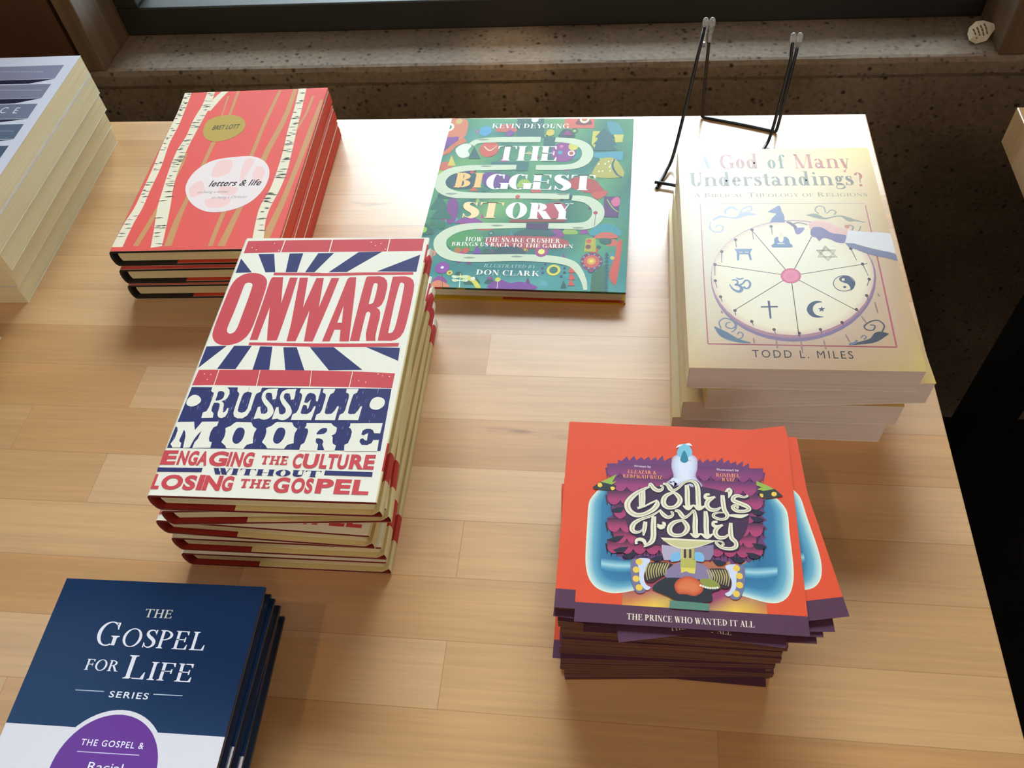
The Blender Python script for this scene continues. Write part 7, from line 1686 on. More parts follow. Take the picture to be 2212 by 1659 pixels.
 ('P','#ece7d6',2,0,[19.2,85.9,27.2,86.2,30,85.2,32.3,82.9,33.2,79.7,32.7,76,31.2,74.2,29.4,73.5,31.6,71.5,32.1,69.7,32.5,66.1,32.8,64.7,33.8,64.1,34.7,65.5,35.1,67.9,36.1,67.7,36.5,63.9,35.7,60.8,33.6,59.5,31.5,60,30.1,61.6,29.5,64.2,29.5,68.7,28.9,70.9,27.6,72,24.5,72,24.2,68.6,24.6,65.4,26.8,63.3,27.4,59.7,19.4,59.3,19.1,63.8,21.3,64.9,22.1,68.5,22.1,75.3,22.1,78.6,21.7,80.4,19.4,81.7]),
 ('P','#2b2e63',3,4,[24.8,81.2,27.4,81.7,29.3,80.5,29.9,77.8,29.3,75.3,27.3,74.1,25,74,24.9,77.7]),
 ('P','#ece7d6',2,0,[37.5,86.4,45.7,85.8,45.9,82,43.3,80.4,42.7,77.6,42.7,70.3,42.9,66.3,43.9,64.8,46.3,64.2,48.3,65.1,49.3,67.8,49,80.5,48.1,81.2,46,81.6,46,85.8,54.8,85.7,54.8,82,52.2,80.1,51.8,77.4,51.8,66.5,50.7,62.1,48,59.7,44.6,59.6,41.9,61,40.6,63.6,40.3,68,40.3,79.4,39.5,80.8,38.1,82.1]),
 ('S','#ece7d6',2,[2.2,3.6,3.4,2.6,2.6,3.2,3.4,4.6,5,3,1.8],6,[65.8,75.8,64.6,81.5,60.8,82.8,58.1,81.2,58.1,77,61,73,64.6,69.1,65.9,64.6,63.3,61.5,58.4,63.1,57.1,69.3]),
 ('P','#ece7d6',2,0,[61.7,84.5,66.4,84.8,66.2,77.2,65.4,75.3,63.5,79]),
 ('P','#ece7d6',2,0,[55.8,59.3,56.2,68.4,57.5,69.8,59.4,64.9,62,61,58.5,59.8]),
 ('S','#ece7d6',2,[2.2,3.6,3.4,2.6,2.6,3.2,3.4,4.6,5,3,1.8],6,[78.6,75.8,77.4,81.4,73.7,82.7,71,81.1,71,77,73.8,72.9,77.2,69,78.5,64.6,75.9,61.4,71,63.1,69.8,69.3]),
 ('P','#ece7d6',2,0,[74.6,84.3,79.3,84.7,79,77.1,78.2,75.2,76.3,78.9]),
 ('P','#ece7d6',2,0,[68.4,59.3,68.9,68.3,70.3,69.7,72.1,64.9,74.5,61,71.1,59.8]),
 ('P','#ece7d6',2,0,[82.4,84.9,96.5,85.1,96.5,74.7,95.2,74.9,94.2,79.2,92.7,81,89.8,81.6,88,80.6,87.3,77.7,87.3,73.6,89.5,73.2,90.7,74.8,91.5,76.4,91.3,68.8,90.6,68.3,90.1,70.5,88.8,71.6,87.2,71.6,86.9,68.2,86.9,65.1,87.9,64.2,91.6,64.2,93.8,66.2,95,70.7,96.1,70.6,95.7,62.7,95.3,59.5,81.6,59.3,81.6,63.7,83.9,65.1,84.7,68.2,84.9,76.7,84.6,79.4,83.9,80.8,82.2,81.7]),
 ('P','#ece7d6',2,0,[98.2,85.2,106.5,85.3,106,82.2,103.9,80.7,103.4,76.7,103.1,69.5,103.3,65.5,104.6,64.4,108,64.8,109.7,67.4,110.8,71,112,70.9,111.6,64.4,111.5,59.8,97.9,59.6,98,63.9,100.1,65.2,100.9,67.7,101.2,77.5,101,80,100.2,81.3,98.4,82]),
 ('P','#ece7d6',2,0,[114.3,85.5,122.6,85.6,122.1,82.5,119.9,81.1,119.4,77,119,69.9,119.1,65.9,120.4,64.8,123.8,65.1,125.5,67.8,126.7,71.4,127.8,71.3,127.4,64.8,127.2,60.2,113.6,60,113.8,64.2,116,65.6,116.8,68,117.2,77.9,117.1,80.3,116.2,81.7,114.5,82.3]),
 ('P','#ece7d6',2,0,[3.5,55.6,15.4,56.2,16.8,52.4,18.1,49.6,19.2,52.1,20.9,56.3,32.4,56.7,32.3,53.3,30.2,51.9,29.4,48.4,29.7,43.3,30.8,40.8,32.6,40.4,32.9,36,20.7,35.6,20.9,40.1,22.2,42.6,22.9,49.1,21.1,46,19.7,42.1,18.8,35.8,14.4,35.4,13.7,39.9,13.2,44.1,11.8,48,10.4,49.6,10.2,45.8,9.8,41.5,10.7,39.8,11.9,39.4,12.4,35.6,7.2,35.4,4.8,38.3,6.3,42.6,6.2,48.7,5.3,51.3,3.9,52.1]),
 ('P','#ece7d6',2,0,[44.7,56.7,55,56.7,57.2,53.5,60.2,51.6,59.4,48.4,59.6,44.9,60.6,40.3,56.8,39,55.3,35.8,43.8,36,42.5,37.9,39,40.6,39.9,44.8,39.6,48.7,38.6,51.7,41.8,53.5,43.2,55.3]),
 ('P','#2b2e63',3,4,[49.1,52.4,51.5,51.2,52.8,48.2,52.8,43.9,51.5,40.7,49.2,39.5,46.7,41.2,45.6,44.6,45.8,48.9,46.9,51.7]),
 ('P','#ece7d6',2,0,[72.6,57.4,82.8,57.4,84.9,54.2,87.8,52.3,86.9,49.1,87,45.7,87.9,41.1,84,39.7,82.5,36.5,71.1,36.8,69.8,38.7,66.5,41.3,67.5,45.6,67.4,49.4,66.4,52.4,69.7,54.2,71.1,56]),
 ('P','#2b2e63',3,4,[76.8,53.1,79.2,51.9,80.4,48.9,80.2,44.7,78.8,41.5,76.6,40.3,74.1,42,73.2,45.3,73.5,49.6,74.6,52.4]),
 ('P','#ece7d6',2,0,[92.9,57,109.6,57.3,111.3,55.5,114.2,53.9,114.3,50.7,113.8,49,111.7,47.6,112.9,46.6,113.3,43.5,114.1,41.4,116.4,40.2,116.2,36.1,109.7,35.9,108.5,38.3,107.2,40.6,107.4,42.9,106.4,44.5,104.4,45.3,102,45.2,102.3,42.3,104.4,40.5,104.7,35.7,92.8,35.6,93,40,95,41.7,95.4,46.3,95.6,50.2,94.7,52.5,92.5,53.1,93.2,54.8]),
 ('P','#2b2e63',3,4,[104.8,53.3,107.4,53.2,108,51.1,106.8,49.2,104.4,48.5,101.5,48.5,102.6,51.6]),
 ('P','#ece7d6',2,0,[122.5,57.5,144,58.2,143.8,53.1,143.6,50.2,139.7,50.3,138.5,52.6,136.5,53.6,133.6,53.5,131.7,52,131.4,49,133.1,48.4,134.4,49.5,135.7,50.2,136,44.5,134.6,44.7,133.2,46.1,131.5,45.8,131.2,43.5,133.1,41.1,136.7,41,139.3,42.5,140.2,45,143.8,45.1,144,40.2,144.1,36.5,122.6,36,121.8,40.8,123.9,42.1,124.8,46.7,124.8,50.9,123.7,53.2,122,54.3,122.7,55.6]),
 ('T','#c8444b',1,'sansx','E',2.72,23,10.1,10.2,0,0.03),
 ('T','#c8444b',1,'sansx','NGA',13.8,23.2,20.3,10.1,0,0),
 ('T','#c8444b',1,'sansx','G',34.7,23.1,12.4,10.4,0,0),
 ('T','#c8444b',1,'sansx','ING',47.5,23.1,17,10.3,0,0),
 ('P','#2b2e63',1,0,[2.47,20.3,32.4,20.7,32.5,17.7,2.72,17.1]),
 ('T','#2b2e63',1,'fat','WITHOUT',39.7,16.4,71.5,4.6,0,0),
 ('T','#c8444b',1,'sansx','L',2.69,5,5.1,10.3,0,0),
 ('T','#c8444b',1,'sansx','OS',8.5,5,23.1,10.1,0,0),
 ('T','#c8444b',1,'sansx','I',32.6,5.3,3.8,10.4,0,0),
 ('T','#c8444b',1,'sansx','N',36.7,5.2,11.6,10.2,0,0),
 ('T','#c8444b',1,'sansx','G',48.8,5.2,7.2,10.1,0,0),
 ('T','#c8444b',1,'slab','THE',69.5,24.7,17.9,6.5,0,0),
 ('T','#c8444b',1,'sansx','C',90.7,23.2,6.2,10.1,0,0),
 ('T','#c8444b',1,'sansx','U',97.4,23.3,10,10.2,0,0),
 ('T','#c8444b',1,'sansx','LTU',108.6,23.4,18.1,10.2,0,0),
 ('T','#c8444b',1,'sansx','RE',128,23.6,16.1,10.2,0,0),
 ('P','#2b2e63',1,0,[113.3,21.4,144.1,21.2,144.2,17.9,113.3,18.1]),
 ('T','#c8444b',1,'sansx','G',82.5,5.2,10.2,10.3,0,0),
 ('T','#c8444b',1,'sansx','OS',94.1,5.3,13.9,10.1,0,0),
 ('T','#c8444b',1,'sansx','PEL',109.9,5.5,34.1,9.9,0,0),
 ('T','#c8444b',1,'slab','THE',60.5,7.2,19.8,6.4,0,0)]
ART['red'] = [
 ('S','#c8905a',0,[3,3,2.5],4,[58.7,238.9,60,200.2,60.4,188]),
 ('S','#c8905a',0,[2,1.5],4,[50.2,225.9,52.6,188.4]),
 ('S','#c8905a',0,[4.5,3.8,4.2,6,7],4,[55.7,150,54.6,108.3,53.4,64.1,53,37,54.4,5.2]),
 ('S','#c8905a',0,[3.5,3.8,4,3.6,4.2,4.4],4,[103.7,232.2,100.6,179.8,99.6,131,97.5,82.8,93.6,45.4,93.2,4.1]),
 ('S','#c8905a',0,[4.5,5.5,6,5,5.5,7],4,[119.7,235.1,119.3,184.8,113.7,133.1,112.3,97.9,107.2,52.2,103.2,3.9]),
 ('S','#c8905a',0,[2.5,2.5,2],4,[141.2,220.4,139.9,189.6,135.6,166.2,134.4,154.7]),
 ('S','#c8905a',0,[4,6,5,5.5,7,8],4,[152.2,213.4,150.6,165.4,148.4,115.1,145.8,63.3,142.3,27.1,140.7,13.1]),
 ('S','#c8905a',0,[7,6,2],4,[30.4,134.2,31.7,114.7,31.8,88]),
 ('S','#c8905a',0,[4,5,5],4,[30,59.9,27.4,30.6,24.5,6]),
 ('S','#ebdfc2',1,[7.5,7,8,7,8,7.5,8,9,10],4,[4.6,236.1,6.5,203.3,7.2,178.8,6.9,149.5,9.3,115.7,9.8,83.7,10.2,55.6,8.2,36,7.8,5.2]),
 ('S','#4a443c',2,[0.3,1.67,0.4],0,[3,203.6,5.4,203.6,7.7,203.6]),
 ('S','#8b8272',2,[0.3,1.57,0.4],0,[1.9,212.8,4,212.7,6.1,212.6]),
 ('S','#4a443c',2,[0.3,1.51,0.4],0,[3.6,173.7,5.4,173.8,7.2,173.9]),
 ('S','#4a443c',2,[0.3,1.64,0.4],0,[3.3,232,6.6,231.7,10,231.6]),
 ('S','#8b8272',2,[0.3,1.82,0.4],0,[2.7,22.8,6.3,22.4,9.8,22.3]),
 ('S','#4a443c',2,[0.3,1.17,0.4],0,[3.1,140.5,6.4,140.1,9.8,140]),
 ('S','#4a443c',2,[0.3,1.87,0.4],0,[8.2,71.1,11.6,71.4,15.1,71.5]),
 ('S','#8b8272',2,[0.3,1.26,0.4],0,[9,121.2,10.7,121.4,12.4,121.5]),
 ('S','#4a443c',2,[0.3,1.72,0.4],0,[5,194.5,7.8,194.9,10.6,195]),
 ('S','#4a443c',2,[0.3,1.44,0.4],0,[3.5,150.8,5.5,150.4,7.4,150.2]),
 ('S','#4a443c',2,[0.3,1.75,0.4],0,[4.7,88.5,8.1,88.1,11.6,88]),
 ('S','#4a443c',2,[0.3,1.4,0.4],0,[6.7,181.5,9.5,181.5,12.2,181.5]),
 ('S','#8b8272',2,[0.3,1.36,0.4],0,[2.1,18.9,6.1,18.4,10.2,18.2]),
 ('S','#4a443c',2,[0.3,1.02,0.4],0,[3.5,205.2,5.1,204.7,6.6,204.6]),
 ('S','#4a443c',2,[0.3,1.67,0.4],0,[8.7,119.7,11.1,120.2,13.6,120.3]),
 ('S','#4a443c',2,[0.3,0.9,0.4],0,[2.4,159.3,5.1,159.2,7.8,159.2]),
 ('S','#8b8272',2,[0.3,1.3,0.4],0,[6.9,109.3,10.4,109.8,13.9,109.9]),
 ('S','#4a443c',2,[0.3,0.88,0.4],0,[9.6,64.2,11.4,64,13.2,63.9]),
 ('S','#8b8272',2,[0.3,1.35,0.4],0,[2.3,197.7,5,197.9,7.7,197.9]),
 ('S','#4a443c',2,[0.3,1.79,0.4],0,[5.4,207.8,7.6,208.1,9.8,208.2]),
 ('S','#4a443c',2,[0.3,1.24,0.4],0,[4.2,119.6,6.7,119,9.2,118.8]),
 ('S','#8b8272',2,[0.3,1.87,0.4],0,[1.3,225.8,3.7,225.8,6.2,225.8]),
 ('S','#4a443c',2,[0.3,1.15,0.4],0,[8.1,91.7,10.9,91.8,13.6,91.8]),
 ('S','#4a443c',2,[0.3,0.88,0.4],0,[6,91.5,7.8,91.8,9.5,91.8]),
 ('S','#4a443c',2,[0.3,1.77,0.4],0,[5.4,216.4,7.6,216.6,9.8,216.7]),
 ('S','#8b8272',2,[0.3,1.87,0.4],0,[0.5,224.9,3.1,225.3,5.6,225.3]),
 ('S','#4a443c',2,[0.3,1.28,0.4],0,[6.2,75,8.4,75.3,10.7,75.4]),
 ('S','#4a443c',2,[0.3,1.47,0.4],0,[2.4,190.2,4.7,190.1,7,190.1]),
 ('S','#8b8272',2,[0.3,1.66,0.4],0,[6.4,143.1,8.2,143.2,10.1,143.2]),
 ('S','#4a443c',2,[0.3,1.81,0.4],0,[4.1,157.4,5.8,157.4,7.4,157.5]),
 ('S','#4a443c',2,[0.3,0.95,0.4],0,[8.5,44.8,11.4,45.2,14.3,45.4]),
 ('S','#4a443c',2,[0.3,1.17,0.4],0,[3.4,196.4,5.5,196.3,7.6,196.3]),
 ('S','#8b8272',2,[0.3,0.95,0.4],0,[1.8,208.7,4.3,208.2,6.8,208]),
 ('S','#8b8272',2,[0.3,0.96,0.4],0,[5.6,109.7,8,109.7,10.4,109.8]),
 ('S','#4a443c',2,[0.3,1.05,0.4],0,[1.9,205.6,4.8,205.7,7.6,205.7]),
 ('S','#4a443c',2,[0.3,1.79,0.4],0,[5.2,215.5,7.1,215.4,9.1,215.4]),
 ('S','#4a443c',2,[0.3,0.93,0.4],0,[2.8,209.8,4.3,209.6,5.7,209.5]),
 ('S','#4a443c',2,[0.3,1.3,0.4],0,[3.1,34.8,6.8,34.6,10.4,34.6]),
 ('S','#4a443c',2,[0.3,1.87,0.4],0,[6.1,81,7.9,80.5,9.6,80.4]),
 ('S','#4a443c',2,[0.3,1.15,0.4],0,[6.6,29,10.1,29.2,13.6,29.2]),
 ('S','#4a443c',2,[0.3,0.87,0.4],0,[4.8,227.6,6.9,227.7,9,227.7]),
 ('S','#8b8272',2,[0.3,1.4,0.4],0,[6.2,162.5,8.1,162.3,10,162.3]),
 ('S','#4a443c',2,[0.3,0.89,0.4],0,[8.5,78.7,11.1,78.9,13.8,78.9]),
 ('S','#4a443c',2,[0.3,1.86,0.4],0,[5.5,170.4,8.2,170.6,10.9,170.6]),
 ('S','#4a443c',2,[0.3,1.17,0.4],0,[0.9,225,4,224.5,7,224.4]),
 ('S','#4a443c',2,[0.3,1.41,0.4],0,[6.5,111.1,8.1,111.3,9.7,111.4]),
 ('S','#4a443c',2,[0.3,1.32,0.4],0,[3.3,218.2,4.8,217.8,6.2,217.7]),
 ('S','#8b8272',2,[0.3,0.99,0.4],0,[3.2,40,6.8,40.4,10.4,40.6]),
 ('S','#ebdfc2',1,[8,9,10,8,10,9.5,10,12,11,10],4,[29.2,237.5,30.7,211.2,29,186.7,28.3,160,26.7,137.2,27.8,106.8,30.7,80.2,34.4,57.2,39.6,30.2,44.2,4.3]),
 ('S','#8b8272',2,[0.3,1.74,0.4],0,[37.3,17.3,40.4,17.7,43.5,17.8]),
 ('S','#4a443c',2,[0.3,1.23,0.4],0,[23.3,177.3,26.6,177.7,29.9,177.8]),
 ('S','#4a443c',2,[0.3,0.83,0.4],0,[31.2,69.9,34.7,70.1,38.1,70.2]),
 ('S','#4a443c',2,[0.3,1,0.4],0,[26.7,129.4,29.8,128.9,32.9,128.8]),
 ('S','#8b8272',2,[0.3,1.54,0.4],0,[24.9,182.5,27.2,182.5,29.5,182.4]),
 ('S','#8b8272',2,[0.3,1.67,0.4],0,[28.3,194.1,32,193.6,35.8,193.5]),
 ('S','#4a443c',2,[0.3,1.38,0.4],0,[25.8,154.6,29.1,154.3,32.5,154.2]),
 ('S','#8b8272',2,[0.3,1.79,0.4],0,[25.2,123.1,29.3,123.2,33.3,123.2]),
 ('S','#4a443c',2,[0.3,0.98,0.4],0,[26.5,129.7,29,129.8,31.6,129.8]),
 ('S','#8b8272',2,[0.3,1.71,0.4],0,[39.2,28.3,42.7,28.5,46.3,28.5]),
 ('S','#8b8272',2,[0.3,1.49,0.4],0,[27,106.7,29.5,106.7,31.9,106.6]),
 ('S','#8b8272',2,[0.3,0.86,0.4],0,[28.7,217.6,32.5,217.9,36.3,218]),
 ('S','#8b8272',2,[0.3,0.95,0.4],0,[28.5,86.5,32.3,86,36,85.9]),
 ('S','#8b8272',2,[0.3,0.86,0.4],0,[24.1,174.9,26,174.4,28,174.3]),
 ('S','#4a443c',2,[0.3,1.6,0.4],0,[23.9,153.4,25.7,152.8,27.6,152.7]),
 ('S','#4a443c',2,[0.3,0.8,0.4],0,[27.1,230.6,30.8,230.3,34.4,230.2]),
 ('S','#4a443c',2,[0.3,1.62,0.4],0,[25,100.3,27,100.5,29.1,100.5]),
 ('S','#4a443c',2,[0.3,0.85,0.4],0,[29.9,209.4,32.4,209.3,35,209.3]),
 ('S','#4a443c',2,[0.3,1.53,0.4],0,[27.7,174.9,31.2,174.8,34.7,174.8]),
 ('S','#4a443c',2,[0.3,1.66,0.4],0,[24,163.4,27.3,162.9,30.7,162.7]),
 ('S','#4a443c',2,[0.3,1.26,0.4],0,[24.2,123.7,28.6,123.9,33,123.9]),
 ('S','#4a443c',2,[0.3,1.3,0.4],0,[25.4,230.7,27.6,231,29.8,231.1]),
 ('S','#4a443c',2,[0.3,1.45,0.4],0,[23.4,182.2,26,182.2,28.5,182.2]),
 ('S','#4a443c',2,[0.3,0.84,0.4],0,[27.9,92.6,30.9,92.6,34,92.5]),
 ('S','#4a443c',2,[0.3,1.63,0.4],0,[23,141.4,25.1,141.7,27.1,141.9]),
 ('S','#4a443c',2,[0.3,1.03,0.4],0,[25.9,210.9,28.8,211.1,31.6,211.2]),
 ('S','#4a443c',2,[0.3,0.86,0.4],0,[33.7,28.9,37.1,28.8,40.5,28.8]),
 ('S','#4a443c',2,[0.3,1.86,0.4],0,[20.6,139.7,24.2,139.6,27.7,139.6]),
 ('S','#4a443c',2,[0.3,1.55,0.4],0,[27.9,208,32,208.1,36.2,208.1]),
 ('S','#8b8272',2,[0.3,0.87,0.4],0,[28.4,212.4,32,212,35.6,211.9]),
 ('S','#4a443c',2,[0.3,1.21,0.4],0,[27.7,89.1,31.2,89.6,34.7,89.7]),
 ('S','#4a443c',2,[0.3,1.59,0.4],0,[35.8,22,39.3,22.3,42.8,22.5]),
 ('S','#4a443c',2,[0.3,1.74,0.4],0,[29.8,202.9,31.9,203.2,34.1,203.3]),
 ('S','#8b8272',2,[0.3,1.6,0.4],0,[25.3,88.9,27.3,88.7,29.4,88.7]),
 ('S','#4a443c',2,[0.3,1.75,0.4],0,[27.8,121.3,30.1,121.3,32.4,121.4]),
 ('S','#4a443c',2,[0.3,1.34,0.4],0,[30.8,70.7,35.3,70.9,39.8,71]),
 ('S','#8b8272',2,[0.3,1.43,0.4],0,[27.5,175.5,31,175.9,34.5,176]),
 ('S','#4a443c',2,[0.3,0.89,0.4],0,[25.6,218.8,27.6,218.9,29.7,218.9]),
 ('S','#4a443c',2,[0.3,1.55,0.4],0,[34.7,31.1,37.8,31.3,40.9,31.4]),
 ('S','#8b8272',2,[0.3,0.91,0.4],0,[24.8,135.4,28.2,134.9,31.6,134.7]),
 ('S','#4a443c',2,[0.3,1.76,0.4],0,[26.5,117.6,28.9,117.1,31.2,116.9]),
 ('S','#4a443c',2,[0.3,1.61,0.4],0,[22.8,153.6,26.1,153.2,29.4,153.1]),
 ('S','#8b8272',2,[0.3,1.58,0.4],0,[22.6,145.7,25.4,145.4,28.2,145.3]),
 ('S','#8b8272',2,[0.3,1.6,0.4],0,[25.2,126.8,29.5,127.2,33.8,127.3]),
 ('S','#4a443c',2,[0.3,0.81,0.4],0,[22.1,113.9,25.7,113.4,29.3,113.2]),
 ('S','#8b8272',2,[0.3,1.6,0.4],0,[25.3,128.5,29.4,129,33.4,129.1]),
 ('S','#8b8272',2,[0.3,1.02,0.4],0,[24,97,26.2,96.6,28.4,96.5]),
 ('S','#4a443c',2,[0.3,1.33,0.4],0,[26.7,64.8,30.7,65.3,34.8,65.5]),
 ('S','#4a443c',2,[0.3,0.8,0.4],0,[23,118.4,25.4,117.8,27.9,117.6]),
 ('S','#4a443c',2,[0.3,1.09,0.4],0,[21.4,124.5,24.7,124.2,27.9,124.1]),
 ('S','#8b8272',2,[0.3,1.83,0.4],0,[20.9,120.1,24.4,120.2,27.9,120.3]),
 ('S','#4a443c',2,[0.3,0.98,0.4],0,[41.8,8.7,46,8.3,50.1,8.1]),
 ('S','#4a443c',2,[0.3,0.8,0.4],0,[27.5,147.7,29.6,147.9,31.7,148]),
 ('S','#4a443c',2,[0.3,0.95,0.4],0,[29.5,227.6,31.6,227.4,33.7,227.3]),
 ('S','#4a443c',2,[0.3,1.68,0.4],0,[28.2,77.5,32.5,77.7,36.7,77.7]),
 ('S','#4a443c',2,[0.3,1.46,0.4],0,[27.8,86,32.2,85.9,36.5,85.9]),
 ('S','#4a443c',2,[0.3,1.3,0.4],0,[30.1,41.8,34.3,41.9,38.5,42]),
 ('S','#8b8272',2,[0.3,1.74,0.4],0,[27.9,182.4,30.2,182.1,32.4,182]),
 ('S','#4a443c',2,[0.3,1.12,0.4],0,[27.2,186,30.3,186.3,33.5,186.4]),
 ('S','#4a443c',2,[0.3,1.78,0.4],0,[39.8,31.3,42.6,31.5,45.5,31.6]),
 ('S','#ebdfc2',1,[6,8,5],3,[45.4,236.5,39,220.2,35.4,201.6]),
 ('S','#ebdfc2',1,[8,8,9,9,10,9.5,10,9,10],4,[126.9,237.8,129.6,202.4,131.2,169.3,133.9,132.1,135.2,102.2,134.2,76.3,130.9,53.9,131.3,34.5,134.3,12.2]),
 ('S','#4a443c',2,[0.3,0.81,0.4],0,[125.7,183.3,128.8,183.2,132,183.1]),
 ('S','#4a443c',2,[0.3,1.4,0.4],0,[130.6,51.5,133,51.2,135.3,51.2]),
 ('S','#4a443c',2,[0.3,0.82,0.4],0,[129,148.6,131.2,148.1,133.4,147.9]),
 ('S','#4a443c',2,[0.3,1.75,0.4],0,[126.4,64.3,129.9,64.4,133.4,64.5]),
 ('S','#8b8272',2,[0.3,1.29,0.4],0,[132,131.4,136.3,131.4,140.6,131.5]),
 ('S','#8b8272',2,[0.3,1.28,0.4],0,[131,29.4,133.2,29.6,135.4,29.7]),
 ('S','#4a443c',2,[0.3,1.25,0.4],0,[132.9,97.6,136.9,97.5,140.9,97.5]),
 ('S','#8b8272',2,[0.3,1.54,0.4],0,[128.7,184.8,132.6,184.4,136.5,184.3]),
 ('S','#8b8272',2,[0.3,1.03,0.4],0,[128.6,199.8,132.2,199.7,135.8,199.6]),
 ('S','#8b8272',2,[0.3,0.9,0.4],0,[130.5,53,132.5,52.5,134.5,52.4]),
 ('S','#4a443c',2,[0.3,0.93,0.4],0,[132.4,59.3,134.4,59.3,136.4,59.3]),
 ('S','#8b8272',2,[0.3,1.11,0.4],0,[130,102.4,133.4,102.3,136.8,102.3]),
 ('S','#4a443c',2,[0.3,1.02,0.4],0,[127,183.8,128.9,183.6,130.9,183.6]),
 ('S','#4a443c',2,[0.3,1.85,0.4],0,[132.3,146.2,134.2,145.7,136.2,145.6]),
 ('S','#8b8272',2,[0.3,1.55,0.4],0,[129.1,38.1,132.9,38.2,136.8,38.2]),
 ('S','#4a443c',2,[0.3,1.88,0.4],0,[127.3,212.8,130.4,213,133.5,213.1]),
 ('S','#4a443c',2,[0.3,1.48,0.4],0,[132.5,120.9,135.6,120.8,138.7,120.7]),
 ('S','#8b8272',2,[0.3,1.47,0.4],0,[130,96.2,132.8,96.3,135.5,96.3]),
 ('S','#8b8272',2,[0.3,1.08,0.4],0,[130.1,174.4,132,174.1,134,174.1]),
 ('S','#8b8272',2,[0.3,1.09,0.4],0,[132.7,135.4,135.1,135.1,137.5,135]),
 ('S','#8b8272',2,[0.3,1.14,0.4],0,[127.5,62.3,129.6,62.2,131.6,62.2]),
 ('S','#4a443c',2,[0.3,0.91,0.4],0,[129.6,186.5,131.8,186.6,134,186.6]),
 ('S','#8b8272',2,[0.3,0.89,0.4],0,[131.3,165,133.7,164.6,136,164.5]),
 ('S','#4a443c',2,[0.3,1.38,0.4],0,[127.6,71.8,130.8,72.1,133.9,72.2]),
 ('S','#4a443c',2,[0.3,1.48,0.4],0,[125.2,194,127.7,193.6,130.1,193.4]),
 ('S','#4a443c',2,[0.3,1.26,0.4],0,[132.8,105.5,136.7,105.7,140.7,105.8]),
 ('S','#4a443c',2,[0.3,1.72,0.4],0,[131.4,142.8,134.2,143.1,137.1,143.2]),
 ('S','#4a443c',2,[0.3,1.3,0.4],0,[132.8,98.7,137.2,98.4,141.5,98.3]),
 ('S','#8b8272',2,[0.3,1.87,0.4],0,[131.1,70.1,135.4,69.6,139.7,69.5]),
 ('S','#8b8272',2,[0.3,1.79,0.4],0,[124.6,209.4,128.1,209.2,131.6,209.1]),
 ('S','#4a443c',2,[0.3,1.53,0.4],0,[126.5,37.2,130.1,37.5,133.7,37.6]),
 ('S','#4a443c',2,[0.3,1.87,0.4],0,[131.4,119.6,135.7,119.9,140,120]),
 ('S','#8b8272',2,[0.3,0.99,0.4],0,[130.3,116.5,132.8,116.4,135.3,116.4]),
 ('S','#8b8272',2,[0.3,0.85,0.4],0,[127.4,61.5,129.3,61.3,131.3,61.2]),
 ('S','#4a443c',2,[0.3,1.7,0.4],0,[129.9,175.3,132.9,175.8,135.9,175.9]),
 ('S','#4a443c',2,[0.3,1.58,0.4],0,[127.9,47,129.8,46.9,131.8,46.9]),
 ('S','#4a443c',2,[0.3,1.45,0.4],0,[133.3,121.9,136.1,122,138.9,122.1]),
 ('S','#4a443c',2,[0.3,1.6,0.4],0,[126.6,155.7,129.4,156.1,132.2,156.2]),
 ('S','#4a443c',2,[0.3,1.5,0.4],0,[127.5,60.7,130.6,60.5,133.7,60.4]),
 ('S','#4a443c',2,[0.3,1.85,0.4],0,[125.9,226.3,128.8,226,131.7,225.9]),
 ('S','#4a443c',2,[0.3,1.27,0.4],0,[128.3,143.7,131.5,143.4,134.7,143.4]),
 ('S','#8b8272',2,[0.3,1.09,0.4],0,[127.7,142.3,130.5,141.8,133.2,141.6]),
 ('S','#4a443c',2,[0.3,1.21,0.4],0,[127.2,133.8,131,133.3,134.8,133.2]),
 ('S','#4a443c',2,[0.3,0.96,0.4],0,[128.9,211.8,130.7,211.7,132.5,211.6]),
 ('S','#4a443c',2,[0.3,1.7,0.4],0,[127,65.3,130.4,65.1,133.8,65]),
 ('S','#4a443c',2,[0.3,1.11,0.4],0,[128.6,160.4,130.7,160.3,132.8,160.3]),
 ('S','#8b8272',2,[0.3,0.92,0.4],0,[126.4,169.7,130,169.6,133.6,169.6]),
 ('S','#4a443c',2,[0.3,1.9,0.4],0,[126.9,70.3,131.2,70.6,135.4,70.7]),
 ('S','#4a443c',2,[0.3,1.24,0.4],0,[133.3,93.2,137.1,93.2,140.9,93.3]),
 ('S','#8b8272',2,[0.3,1.73,0.4],0,[131.9,158.2,134.6,158.4,137.3,158.5]),
 ('S','#4a443c',2,[0.3,1.33,0.4],0,[131.4,23,135.2,22.7,139,22.7]),
 ('S','#4a443c',2,[0.3,1.85,0.4],0,[130.3,93.9,133.5,93.9,136.6,93.9]),
 ('P','#b8983f',3,5,[54.4,192.6,69.2,191.2,79.5,180.9,81.6,169,76.6,159,66.4,151.7,55.5,150.6,45.5,156.2,39.6,168.2,39.1,181.6,44.6,189.5]),
 ('P','#efdcd8',3,5,[86.2,126,102.8,125.3,115.8,116.5,123.5,101.4,124.2,81.8,118,64.3,106.9,53.5,91.2,47.9,75.1,49.6,59.9,60.1,49,77,46.6,92.7,51,108.5,63.6,121.5]),
 ('P','#f3c9c2',4,4,[68.1,118.6,82.1,120.7,83.6,101.8,68.7,97.1]),
 ('P','#f3c9c2',4,4,[95,120.2,104.2,119.7,101.3,95.7,97.2,90.7]),
 ('P','#f3c9c2',4,4,[109.9,111.3,119.1,102.9,116.4,84.7,107.8,98.1]),
 ('P','#f3c9c2',4,4,[51.6,82,59.3,92.2,67.5,76.3,57.2,69]),
 ('P','#f3c9c2',4,4,[72.2,65.9,94.8,66.4,92.6,55.2,77.2,54.5]),
